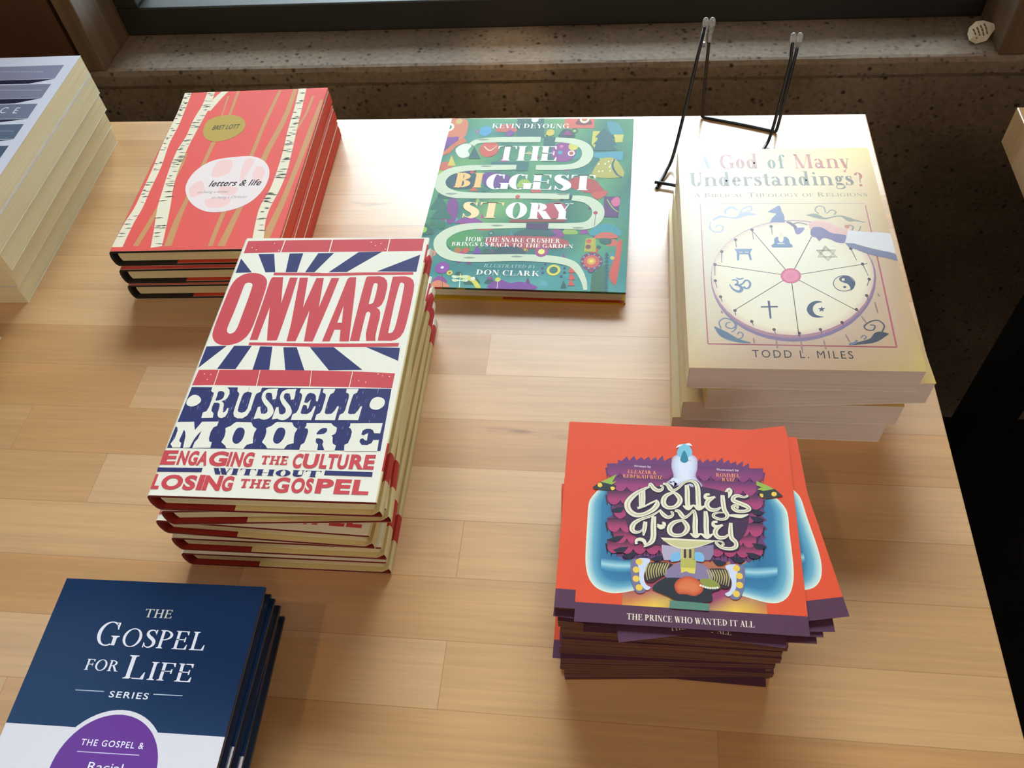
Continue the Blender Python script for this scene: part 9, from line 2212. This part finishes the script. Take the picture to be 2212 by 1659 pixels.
 ('P','#c8584a',3,0,[34.8,126.9,38,133,44.3,127.1]),
 ('P','#c8584a',3,0,[94,129.1,104.6,130.3,105,126.3,95.7,125.7]),
 ('E','#c85040',7,83,119.4,2.26,2.72,0,14),
 ('P','#8f3f3a',3,0,[79.3,87.7,131.6,90,130.7,85.9,79.1,84]),
 ('P','#b04a4a',2,3,[64.6,65,127.2,65,130.8,51.6,68.9,51.5]),
 ('P','#b84a5a',2,3,[99.1,104.5,122,112.8,130.5,105.2,126.3,91.8,101.8,91.2]),
 ('P','#4a8f4e',2,3,[24.8,70.3,39.9,74.4,56.8,65.6,56.7,47.5,32.4,46.7,24.2,57.3]),
 ('P','#6a3f90',4,0,[50.3,41.9,53.3,53.7,59.5,42.2]),
 ('E','#c8503f',4,44.1,46.2,3.1,3.5,0,14),
 ('E','#b0703a',3,36.4,45.9,3.3,3.8,0,14),
 ('P','#2f5a48',4,2,[59,42.2,58.9,45.3,60.6,48,62.9,48.6,65.4,48.2,67.8,45.6,68.6,42.5]),
 ('P','#2f4a52',3,2,[70.1,42.6,70.6,47.5,75.9,51.8,82.8,52.8,89.8,52.2,96.1,48.3,97.7,43.5]),
 ('E','#a0407a',7,112.5,46.6,6,6.8,0,14),
 ('E','#e8e070',8,112.5,46.6,2.99,3.4,0,14),
 ('S','#ccd6b8',6,[7.2,7.2,8.4,8.8,8.8],6,[27.3,197.1,32.3,202.7,46.3,205.1,71.9,206,96.7,206.2]),
 ('S','#ccd6b8',6,[7.2,8.8,10.4,11.2,10.4,8,7.2],6,[111.5,206.3,130,203.6,141.6,195.9,145.4,182.9,140.5,170.1,127.3,164,96.1,162.7]),
 ('S','#ccd6b8',6,[7.2,8,8.8,10.4,11.2,11.2,10.4,8.8,8,8],6,[76.8,162.8,51.9,162,27.1,160.4,11.2,154.4,4.4,142.7,7.5,130.4,19.1,122.5,38.4,120.5,84.2,120.9,131.9,120.9]),
 ('S','#ccd6b8',6,[7.2,9.6,11.2,11.2,10.4,8,7.2],6,[134.7,119,149.2,116.3,158.9,105.9,159.6,92.6,151.3,82.1,133.6,80.4,115.7,80.2]),
 ('S','#ccd6b8',6,[6.4,8,8.8,10.4,11.6,11.6,10.4,9.6,8.8,8.8,8,6.4,4.8,3.2],6,[95.1,80.1,62.8,78.8,42.1,77.3,27.2,71.3,18.6,59.9,21.5,46.4,33.8,37.8,55.7,36.5,93.3,38.4,123.3,37.3,139.7,32.7,147.6,23.6,152.7,11.2,154.5,1.44]),
 ('P','#dfe6d2',7,4,[12,189.1,15.9,196.5,22.7,199.3,27.6,195.3,25.1,188.1,27.6,180.5,21.9,176,16.4,179.2]),
 ('P','#8f9a86',7,3,[31.9,205.7,37.4,207.1,44.8,205.8,37.8,204.1]),
 ('P','#8f9a86',7,3,[40.5,164,45.9,165.3,53,164.2,46.3,162.6]),
 ('P','#8f9a86',7,3,[12.2,122.4,17.5,123.7,24.5,122.6,17.9,121.1]),
 ('P','#8f9a86',7,3,[62.8,79.2,67.8,80.5,74.5,79.5,68.1,78]),
 ('P','#8f9a86',7,3,[43,36.7,47.9,38,54.3,37.1,48.2,35.7]),
 ('P','#8f9a86',7,3,[85.6,39.6,90.5,40.8,96.9,39.9,90.8,38.5]),
 ('P','#8f9a86',7,3,[119.8,123.8,125,125.1,131.7,124,125.2,122.5]),
 ('P','#8f9a86',7,3,[137.6,78.1,142.6,79.3,149,78.4,142.8,76.9]),
 ('S','#4a5a4a',7,[0.5,0.5],0,[158.1,98.2,157.7,81.4]),
 ('E','#b0405a',7,157.8,98.8,2.05,2.43,0,14),
 ('T','#f4efe6',9,'bodoni','KEVIN DEYOUNG',44.5,224.6,79.5,7.5,0,0),
 ('T','#f4efe6',9,'fat','THE',55.4,172.8,59.6,22.8,0,0),
 ('T','#efc07a',9,'fat','BI',18.7,131.9,27.9,21.6,0,0),
 ('T','#f4efe6',9,'fat','GGEST',50,130,104.9,22.2,0,0),
 ('T','#f6d6a0',9,'fat','ST',32.6,89.4,38.6,21.8,0,0),
 ('T','#f4efe6',9,'fat','ORY',73.9,89.3,62.8,22,0,0),
 ('T','#f4efe6',9,'bodoni','HOW THE SNAKE CRUSHER',41.7,57.9,86.6,5.5,0,0),
 ('T','#f4efe6',9,'bodoni','BRINGS US BACK TO THE GARDEN',29.7,51.7,110.4,4.9,0,0),
 ('T','#a9cfc4',9,'roman','ILLUSTRATED BY',62.9,25.5,46,3.8,0.25,0),
 ('T','#f4efe6',9,'bodoni','DON CLARK',57.3,16.1,56.2,6.3,0,0)]
ART['white'] = [
 ('P','#8f8da2',0,0,[8,224,143.9,224,143.9,200.9,8,200.9]),
 ('P','#2b2a40',0,0,[8,200.3,143.9,200.3,119.9,193.1,8,193.1]),
 ('P','#878699',0,0,[8,191.8,144,191.8,143.9,169.2,8,169.2]),
 ('P','#2d2c42',0,0,[8,168.6,143.9,168.6,119.9,161,8,161]),
 ('P','#7b8296',0,0,[8,159.9,144,159.9,144.1,136.8,8,136.8]),
 ('P','#2d3548',0,0,[8,136.2,144.1,136.2,120.1,132,8,132]),
 ('P','#637186',0,0,[8,128.3,144.2,128.3,144.4,106.2,8,106.2]),
 ('P','#33405a',0,0,[8,105.6,144.4,105.6,120.4,101.3,8,101.3]),
 ('P','#55637a',0,0,[8,96.5,144,96.5,143.8,77,8,77]),
 ('P','#2c3a52',0,0,[8,76.4,143.8,76.4,119.8,72.3,8,72.3]),
 ('P','#4b5a72',0,0,[8,67.7,144.2,67.7,143.7,49.1,8,49.1]),
 ('P','#2a374e',0,0,[8,48.5,143.7,48.5,119.7,44.6,8,44.6]),
 ('T','#eceaf2',1,'sanst','C E',110.2,146.4,18.7,8.9,0,-0.06),
 ('S','#c9c8d6',1,[0.5,0.5],0,[88.8,183.8,138.8,181.6]),
 ('S','#c9c8d6',1,[0.5,0.5],0,[119.9,118.7,138.9,118.1]),
 ('S','#aeacbe',1,[1.6,1.6],0,[75.5,215.4,78.6,215.3]),
 ('S','#aeacbe',1,[1.6,1.6],0,[79.7,215.2,81,215.2]),
 ('S','#aeacbe',1,[1.6,1.6],0,[81.7,215.1,84.5,215]),
 ('S','#aeacbe',1,[1.6,1.6],0,[85.4,215,88,214.8]),
 ('S','#aeacbe',1,[1.6,1.6],0,[88.7,214.8,91.1,214.7]),
 ('S','#aeacbe',1,[1.6,1.6],0,[92,214.6,94.3,214.5]),
 ('S','#aeacbe',1,[1.6,1.6],0,[95,214.5,97,214.4]),
 ('S','#aeacbe',1,[1.6,1.6],0,[97.8,214.4,100.4,214.2]),
 ('S','#aeacbe',1,[1.6,1.6],0,[101.5,214.2,104.5,214]),
 ('S','#aeacbe',1,[1.6,1.6],0,[105.4,214,107.5,213.9]),
 ('S','#aeacbe',1,[1.6,1.6],0,[108.1,213.9,109.5,213.8]),
 ('S','#aeacbe',1,[1.6,1.6],0,[110,213.8,112.2,213.7]),
 ('S','#aeacbe',1,[1.6,1.6],0,[112.9,213.6,114.9,213.5]),
 ('S','#aeacbe',1,[1.6,1.6],0,[115.9,213.5,118.1,213.4]),
 ('S','#aeacbe',1,[1.6,1.6],0,[119,213.3,120.7,213.3]),
 ('S','#aeacbe',1,[1.6,1.6],0,[121.2,213.2,123.1,213.1]),
 ('S','#aeacbe',1,[1.6,1.6],0,[123.7,213.1,125.9,213])]


# ---------------------------------------------------------------- books
def ribbon(prof, th):
    """Thin sheet of thickness th inside the line prof (x, z); returns the outer and inner rows."""
    inn = []
    for i, p in enumerate(prof):
        a, b = prof[max(i - 1, 0)], prof[min(i + 1, len(prof) - 1)]
        dx, dz = b[0] - a[0], b[1] - a[1]; d = math.hypot(dx, dz) or 1
        inn.append((p[0] - dz / d * th, p[1] + dx / d * th))
    return prof, inn
def sheet(mb, prof, th, h, col_out, col_in, col_edge, ycuts=()):
    o, n = ribbon(prof, th)
    ys = sorted({0.0, h, *[y for y in ycuts if 0 < y < h]})
    for i in range(len(o) - 1):
        xm, zm = (o[i][0] + o[i + 1][0]) / 2, (o[i][1] + o[i + 1][1]) / 2
        for a, b in zip(ys, ys[1:]):
            ym = (a + b) / 2
            mb.face([(o[i][0], a, o[i][1]), (o[i + 1][0], a, o[i + 1][1]), (o[i + 1][0], b, o[i + 1][1]), (o[i][0], b, o[i][1])][::-1], col_out(xm, ym, zm, i))
            mb.face([(n[i][0], a, n[i][1]), (n[i + 1][0], a, n[i + 1][1]), (n[i + 1][0], b, n[i + 1][1]), (n[i][0], b, n[i][1])], col_in(xm, ym, zm, i))
        mb.face([(o[i][0], 0, o[i][1]), (o[i + 1][0], 0, o[i + 1][1]), (n[i + 1][0], 0, n[i + 1][1]), (n[i][0], 0, n[i][1])], col_edge)
        mb.face([(o[i][0], h, o[i][1]), (n[i][0], h, n[i][1]), (n[i + 1][0], h, n[i + 1][1]), (o[i + 1][0], h, o[i + 1][1])], col_edge)
    for i, f in ((0, 1), (len(o) - 1, -1)):
        mb.face([(o[i][0], 0, o[i][1]), (n[i][0], 0, n[i][1]), (n[i][0], h, n[i][1]), (o[i][0], h, o[i][1])][::f], col_edge)
def case_profile(w, t, bulge):
    """From the fore edge of the upper board over the spine to the fore edge of the lower board."""
    return [(w, t), (bulge + .0012, t), (bulge + .0004, t - .0003), (bulge * .45, t - .0022), (bulge * .08, t * .66), (0, t * .5), (bulge * .08, t * .34),
            (bulge * .45, .0022), (bulge + .0004, .0003), (bulge + .0012, 0), (w, 0)]
def page_block(x0, x1, y0, y1, z0, z1, mat, parent, hollow=0.0, round_=0.0):
    b = MB(); n = 8; c = (1, 1, 1, 1)
    L = lambda s: x0 + round_ * (2 * s - 1) ** 2
    Rr = lambda s: x1 - hollow * (1 - (2 * s - 1) ** 2)
    for i in range(n):
        a, d = i / n, (i + 1) / n; za, zd = z0 + (z1 - z0) * a, z0 + (z1 - z0) * d
        for y, f in ((y0, 1), (y1, -1)):
            b.face([(L(a), y, za), (Rr(a), y, za), (Rr(d), y, zd), (L(d), y, zd)][::f], c)
        b.face([(Rr(a), y0, za), (Rr(a), y1, za), (Rr(d), y1, zd), (Rr(d), y0, zd)], c)
        b.face([(L(a), y1, za), (L(a), y0, za), (L(d), y0, zd), (L(d), y1, zd)], c)
    b.face([(L(1), y0, z1), (Rr(1), y0, z1), (Rr(1), y1, z1), (L(1), y1, z1)], c)
    b.face([(L(0), y1, z0), (Rr(0), y1, z0), (Rr(0), y0, z0), (L(0), y0, z0)], c)
    return b.build('page_block', mat, parent, merge=1e-6)
def hardcover(name, w, h, t, art, case_col, jacket=None, edge_col=None, pg='pg_cream', mat='matte', base='#ffffff', band=None, flap=.58, flap_col=None, bulge=.0024, over=.0035, fold=.004, spine_col=None, lip_col=None):
    """Cloth case, block of leaves and, when jacket is set, a paper dust jacket with its flaps turned in."""
    r = empty(name)
    bt = .0023; cc = lin(case_col); th = .0003 if jacket else 0.0
    mb = MB()
    if jacket:
        prof = case_profile(w, t - 2 * th, bulge); prof = [(x, z + th) for x, z in prof]
        lip = lin(lip_col or case_col)
        sheet(mb, prof, bt, h, lambda *a: cc, lambda x, y, z, i: lip, cc)
        mb.build('case', M['cloth'], r, merge=1e-6)
        jb = MB(); jc, fc = lin(base), lin(flap_col or base)
        sp = lin(spine_col or base)
        top = [(w - .006, t - bt - .0007), (w + .0002, t - bt - .0009), (w + .0011, t - bt * .6), (w + .0008, t - .0003)]
        low = [(w + .0008, .0004), (w + .0012, bt * .5), (w + .0012, bt + fold * .5), (w + .0002, bt + fold), (w - .0042, bt + fold * .3), (w - .006, bt + .0008), (w * (1 - flap), bt + .0006)]
        pr = top + case_profile(w, t, bulge)[0:] + low
        nt = len(top); nc = len(case_profile(w, t, bulge))
        def co(x, y, z, i):
            if i < nt or i >= nt + nc - 1:
                if band:
                    for (a, b_, c_) in band:
                        if a <= y / h < b_: return lin(c_)
                return fc
            if 2 <= i - nt < nc - 3: return sp
            return jc
        cuts = [h * q for bd in (band or ()) for q in bd[:2]]
        sheet(jb, pr, th, h, co, lambda *a: lin('#e8e2d4'), lin('#efe9da'), cuts)
        if art: draw(jb, art, t, w * 1000, h * 1000)
        jb.build('dust_jacket', M[mat], r)
        oz = bt + .0011
    else:
        prof = case_profile(w, t, bulge); ec = lin(edge_col or case_col); bc = lin(base)
        lip = lin(lip_col or case_col)
        nc = len(prof)
        cuts = [h * q for bd in (band or ()) for q in bd[:2]]
        def co(x, y, z, i):
            if band:
                for (a, b_, c_) in band:
                    if a <= y / h < b_: return lin(c_)
            return bc
        sheet(mb, prof, bt, h, co, lambda x, y, z, i: lip, ec, cuts)
        if art: draw(mb, art, t, w * 1000, h * 1000)
        mb.build('case', M[mat], r)
        oz = bt + .0002
    page_block(bulge + bt + .0012, w - over - .0006, over, h - over, oz, t - bt - .0004 - (.0004 if jacket else 0), M[pg], r, hollow=.0016, round_=.0012)
    return r
def paperback(name, w, h, t, art, base, pg, mat='satin', spine_col=None, curl=0.0):
    r = empty(name); mb = MB(); th = .00035
    prof = [(w, t), (.0016, t), (.0005, t - .0004), (0, t - .0016), (0, .0016), (.0005, .0004), (.0016, 0), (w, 0)]
    bc, sc = lin(base), lin(spine_col or base)
    sheet(mb, prof, th, h, lambda x, y, z, i: sc if 1 <= i <= 5 else bc, lambda *a: lin('#eee8dc'), lin('#e9e1d2'))
    if art: draw(mb, art, t, w * 1000, h * 1000)
    mb.build('cover', M[mat], r)
    page_block(.0005, w - .0004, .0003, h - .0003, th + .0001, t - th - .0001, M[pg], r)
    return r
def at_front_left(o, fl, rot, z):
    o.location = (fl[0], fl[1], z); o.rotation_euler = (0, 0, math.radians(rot)); return o
def at_front_right(o, fr, rot, z, w):
    a = math.radians(rot); return at_front_left(o, (fr[0] - w * math.cos(a), fr[1] - w * math.sin(a)), rot, z)
def at_back_right(o, br, rot, z, w, h):
    a = math.radians(rot); return at_front_left(o, (br[0] - w * math.cos(a) + h * math.sin(a), br[1] - w * math.sin(a) - h * math.cos(a)), rot, z)
def stack(first, poses, place, labels, cat, group):
    for i, p in enumerate(poses):
        o = first if i == 0 else copy_tree(first)
        place(o, *p); tag(o, labels[i], cat, group)

# ---------------------------------------------------------------- things on the table
NTH = ['topmost', 'second from the top', 'third from the top', 'fourth from the top', 'bottom']
# red, white and blue hardcovers
W_, H_, T_ = .1495, .2325, .0194
b = hardcover('hardcover_book', W_, H_, T_, ART.get('onward'), '#7a1c17', jacket=True, base='#ece7d6', flap_col='#d9c894',
              band=[(.968, 1.01, '#efe9da'), (.885, .968, '#c7424a'), (.095, .185, '#b8322f')], flap=.64, fold=.0062, spine_col='#efe9da', lip_col='#8c1f19')
lab = ['%s red white and blue poster-lettered hardcover in its stack of five' % s for s in NTH]
stack(b, [((-.1432, .2402), .9, .0800), ((-.1428, .2472), 3.7, .0600), ((-.1562, .2374), -1.35, .0400), ((-.1525, .2391), .35, .0200), ((-.1530, .2378), .6, .0)],
      lambda o, fr, rot, z: at_front_right(o, fr, rot, z, W_), lab, 'book', 'red white and blue hardcovers')
# coral hardcovers with birch trunks
W2, H2, T2 = .1530, .2340, .0185
b = hardcover('hardcover_book', W2, H2, T2, ART.get('red'), '#2b2622', jacket=True, base='#e2554c', flap_col='#cf4530', flap=.62, fold=.0135, spine_col='#2b2622', lip_col='#2f2925')
lab = ['%s coral hardcover with white birch trunks, in its stack of three' % s for s in (NTH[0], 'middle', 'bottom')]
stack(b, [((-.3012, .7375), 2.2, .0380), ((-.3003, .7345), 2.4, .0190), ((-.3000, .7330), 2.15, .0)],
      lambda o, br, rot, z: at_back_right(o, br, rot, z, W2, H2), lab, 'book', 'coral hardcovers with birch trunks')
# cream paperbacks with the wheel of symbols
W3, H3, T3 = .1525, .2310, .0227
b = paperback('paperback_book', W3, H3, T3, ART.get('god'), '#d9c08a', 'pg_pink', 'satin', '#d6bd86')
lab = ['topmost cream paperback with the wheel of symbols, lying by the wire stand', 'second cream paperback, turned askew under the topmost wheel paperback',
       'third cream paperback from the top beneath the wheel of symbols', 'bottom cream paperback of the wheel-of-symbols stack, flat on the table']
stack(b, [((.0490, .3570), .65, .0690), ((.0637, .3560), 4.1, .0460), ((.0487, .3619), .55, .0230), ((.0431, .3643), -.25, .0)],
      at_front_left, lab, 'book', 'cream paperbacks with a wheel of symbols')
# navy hardcovers
W4, H4, T4 = .1315, .1830, .0133
b = hardcover('hardcover_book', W4, H4, T4, ART.get('gospel'), '#16273f', None, '#13233a', 'pg_grey', 'gloss', '#1d3f6b', band=[(-.01, .495, '#e3dde0')], over=.003, bulge=.002)
lab = ['%s navy and white hardcover with a purple circle in its stack' % s for s in NTH]
cb = [((-.2111, .1952), .9), ((-.2088, .1934), .2), ((-.2095, .1915), 1.6), ((-.2168, .1931), -.6), ((-.2225, .1925), .4)]
stack(b, [(p, rot, .0540 - .0135 * i) for i, (p, rot) in enumerate(cb)],
      lambda o, br, rot, z: at_back_right(o, br, rot, z, W4, H4), lab, 'book', 'navy and white hardcovers')
# white paperbacks at the table's end
W5, H5, T5 = .1550, .2400, .0207
b = paperback('paperback_book', W5, H5, T5, ART.get('white'), '#dcdbe6', 'pg_cream', 'satin', '#d8d7e0')
lab = ['%s white paperback with grey chevron bars, in its stack of five' % s for s in NTH]
stack(b, [((-.5424, .7262), 1.1, .0840), ((-.5417, .7251), 1.1, .0630), ((-.5453, .7266), 1.7, .0420), ((-.5497, .7270), 1.3, .0210), ((-.5530, .7267), 1.5, .0)],
      lambda o, br, rot, z: at_back_right(o, br, rot, z, W5, H5), lab, 'book', 'white paperbacks with chevron bars')
b = paperback('paperback_book', .13, .20, .010, None, '#dfe0d2', 'pg_cream', 'satin')
tag(at_back_right(b, (-.5528, .4440), -4.0, 0.0, .13, .20), 'pale paperback with just one corner showing below the white paperback stack', 'book')
# green picture book
W6, H6, T6 = .1888, .2411, .0155
b = hardcover('picture_book', W6, H6, T6, ART.get('story'), '#a83a2a', None, '#9c3526', 'pg_grey', 'story', '#3f7a5c', lip_col='#b8941e', over=.003, bulge=.002)
at_front_left(b, (-.1869 + .0049, .741 - .2411), -1.1, 0.0)
tag(b, 'green picture book with a winding pale path, lying alone', 'book')
def story_edges(o):
    """Design wrapped over the near edge of the upper board, and the red half of the lower lip."""
    mb = MB(); c = ['#b0402f', '#2f5a3c', '#8d8a2e', '#2d6154', '#5e2a52', '#4c2348', '#2e5a44', '#3d6b33', '#2a4d3c', '#356040']
    xs = [.004, .030, .042, .050, .066, .090, .118, .130, .150, .168, W6 - .001]
    for i in range(10): mb.face([(xs[i], -.00006, T6 - .0022), (xs[i + 1], -.00006, T6 - .0022), (xs[i + 1], -.00006, T6 - .0001), (xs[i], -.00006, T6 - .0001)], lin(c[i]))
    mb.face([(.082, .0001, .00236), (W6 - .001, .0001, .00236), (W6 - .001, .0029, .00236), (.082, .0029, .00236)], lin('#a3331f'))
    for z0, z1, k in ((.0001, .0022, '#c09a20'),): mb.face([(.006, -.00006, z0), (W6 - .001, -.00006, z0), (W6 - .001, -.00006, z1), (.006, -.00006, z1)], lin(k))
    case = [q for q in o.children if q.name.startswith('case')][0]
    me = mb.mesh('edge', M['matte']); bm = bmesh.new(); bm.from_mesh(case.data); bm.from_mesh(me); bm.to_mesh(case.data); bm.free()
story_edges(b)
# the pile of square cards
CW, CN, CP = .1285, 100, .00085
def card_mesh(art):
    mb = MB(); t = .00020 if art else .00080; e = lin('#75503c'); yb = .01145
    mb.box(0, CW, 0, CW, 0, t, e)
    mb.face([(0, yb, t + .00001), (CW, yb, t + .00001), (CW, CW, t + .00001), (0, CW, t + .00001)], lin('#e2502c'))
    mb.face([(0, 0, t + .00001), (CW, 0, t + .00001), (CW, yb, t + .00001), (0, yb, t + .00001)], lin('#57324a'))
    if art: draw(mb, art, t + .00001, CW * 1000, CW * 1000)
    return mb.mesh('card', M['matte'])
cm_plain, cm_art = card_mesh(None), card_mesh(ART.get('card')); rnd = random.Random(11)
top = {CN - 1: ((-.0192, .1790), -.2), CN - 4: ((.0061, .1694), 10.4), CN - 5: ((-.0315, .1827), -4.6), CN - 7: ((-.0040, .1765), 3.4), CN - 9: ((-.0105, .1790), 1.0), CN - 11: ((-.0140, .1762), .8),
       28: ((-.0338, .1780), -.5), 2: ((-.0300, .1790), -1.2)}
dx = dy = dr = 0.0
for i in range(CN):
    u = i / CN
    if i % 9 == 0: dx, dy, dr = rnd.uniform(-.0016, .0016), rnd.uniform(-.0022, .0022), rnd.uniform(-1.1, 1.1)
    fl = (-.0262 - .004 * u + dx + rnd.uniform(-.00015, .00015), .1725 + .0125 * u + dy + rnd.uniform(-.00012, .00012)); rot = 3.4 - 5.4 * u + dr + rnd.uniform(-.08, .08)
    if i in top: fl, rot = top[i]
    c = link('promotional_card', cm_art if i in (CN - 1, CN - 4, CN - 5, CN - 7) else cm_plain); c.location = (fl[0], fl[1], i * CP); c.rotation_euler = (0, 0, math.radians(rot))
    lab = 'square orange and purple card packed within the thick pile of cards'
    lab = {CN - 1: 'topmost square orange card with ornate cream title, crowning the pile', CN - 4: 'square orange card fanned out towards the dark gap beneath the topmost card',
           CN - 5: 'square orange card slid out towards the tall hardcovers beneath the topmost card', 28: 'square card jutting out low in the pile towards the navy books',
           2: 'lowest square card peeking from the foot of the card pile'}.get(i, lab)
    tag(c, lab, 'card', 'square orange cards in the pile')

# wire book stand
def tube(name, P, r, mat, parent, smooth=8, cyclic=False):
    cu = bpy.data.curves.new(name, 'CURVE'); cu.dimensions = '3D'; cu.bevel_depth = r; cu.bevel_resolution = 3; cu.use_fill_caps = True
    s = cu.splines.new('POLY'); Q = catmull(P, smooth) if smooth else P
    s.points.add(len(Q) - 1)
    for p, q in zip(s.points, Q): p.co = (*q, 1)
    s.use_cyclic_u = cyclic; cu.materials.append(mat)
    tmp = bpy.data.objects.new(name, cu)
    me = bpy.data.meshes.new_from_object(tmp); bpy.data.objects.remove(tmp); bpy.data.curves.remove(cu)
    for f in me.polygons: f.use_smooth = True
    return link(name, me, parent)
so = (.10, .70)
st = tag(empty('wire_book_stand', (so[0], so[1], 0)), 'black wire book stand standing behind the wheel-of-symbols paperbacks', 'book stand')
Rw = .0016
def L(*p): return [(x - so[0], y - so[1], z) for x, y, z in p]
HL, HR = (.0768, .7488, .1135), (.1590, .7520, .0945)
bs = tube('back_support', L((HL[0] + .0035, HL[1], .107), (.0795, .7540, .085), (.0808, .7582, .030), (.0812, .7592, .006), (.0830, .7585, Rw), (.0900, .7555, Rw), (.1200, .7455, Rw), (.1450, .7360, Rw), (.1515, .7335, Rw), (.1545, .7345, .006), (.1575, .7420, .040), (HR[0] + .003, HR[1], .0885)), Rw, M['wire'], st)
fl_ = tube('front_arm', L((HL[0] - .0035, HL[1] - .001, .107), (.0690, .7310, .0950), (.0592, .7066, .0480), (.0505, .6855, .0115), (.0440, .6700, .0040), (.0372, .6535, .0022), (.0345, .6470, Rw)), Rw, M['wire'], st)
fr_ = tube('front_arm', L((HR[0] - .003, HR[1] - .001, .0885), (.1560, .7440, .0700), (.1510, .7310, .0300), (.1450, .7160, .0060), (.1350, .6950, .0030), (.1180, .6500, .0022), (.1150, .6440, Rw)), Rw, M['wire'], st)
tube('front_bar', L((.0325, .6528, .0042), (.0480, .6490, .0042), (.0800, .6400, .0042), (.1130, .6560, .0042)), Rw, M['wire'], st, 6)
for P in (HL, HR):
    for s in (-1, 1):
        c = (P[0] + s * .0030, P[1], P[2]); k = L((c[0] - .0004 * s, c[1] - .001, c[2] - .021), (c[0] - .0010, c[1] - .0008, c[2] - .006), (c[0] - .0012, c[1], c[2] - .0008), (c[0], c[1], c[2] + .0010), (c[0] + .0012, c[1], c[2] - .0008), (c[0] + .0010, c[1] - .0004, c[2] - .006), (c[0] + .0002, c[1] - .001, c[2] - .012))
        tag(tube('clear_sleeve', k, .0017, M['vinyl'], bs if s > 0 else (fl_ if P is HL else fr_), 6), 'clear shiny sleeve over the wire end')

# crumpled label on the sill
def label_tag():
    mb = MB(); o = Vector((.4050, .9500, SZ)); n = 10
    a = Vector((.0250, .0070, .0070)); c = Vector((-.0100, .0176, .0100))
    out = [(-.62, -.25), (-.42, -.52), (.05, -.56), (.50, -.20), (.56, .06), (.30, .46), (.02, .56), (-.30, .42), (-.50, .12)]
    def P(u, v, d=0.0): 
        q = a * u + c * v; w = .0016 * math.sin(u * 5 + v * 2) + .0012 * math.cos(v * 6 - u)
        nrm = a.cross(c).normalized()
        return q + nrm * (w + d)
    ring = [1.0, .66, .33]
    F = lin('#d8cbb0')
    for d, col in ((0, F), (.0006, F)):
        for k in range(2):
            for i in range(len(out)):
                j = (i + 1) % len(out); (u0, v0), (u1, v1) = out[i], out[j]
                mb.face([P(u0 * ring[k], v0 * ring[k], d), P(u1 * ring[k], v1 * ring[k], d), P(u1 * ring[k + 1], v1 * ring[k + 1], d), P(u0 * ring[k + 1], v0 * ring[k + 1], d)], col)
        mb.face([P(u * .33, v * .33, d) for u, v in out], col)
    for i in range(len(out)):
        j = (i + 1) % len(out); mb.face([P(*out[i], 0), P(*out[j], 0), P(*out[j], .0006), P(*out[i], .0006)], F)
    for u in (-.24, -.10, .04, .18):
        for v0, v1 in ((-.30, -.12), (-.10, .06), (.08, .26)):
            mb.face([P(u - .03 + v0 * .1, v0, .0008), P(u + .03 + v0 * .1, v0, .0008), P(u + .03 + v1 * .1, v1, .0008), P(u - .03 + v1 * .1, v1, .0008)], lin('#6b5a44'))
    me = mb.mesh('paper_label', M['matte'], 1e-6)
    ob = link('paper_label', me); ob.location = o
    zmin = min(v.co.z for v in me.vertices); ob.location.z = SZ + .0004 - zmin
    return ob
tag(label_tag(), 'crumpled white paper label lying on the concrete sill by the jamb', 'label')
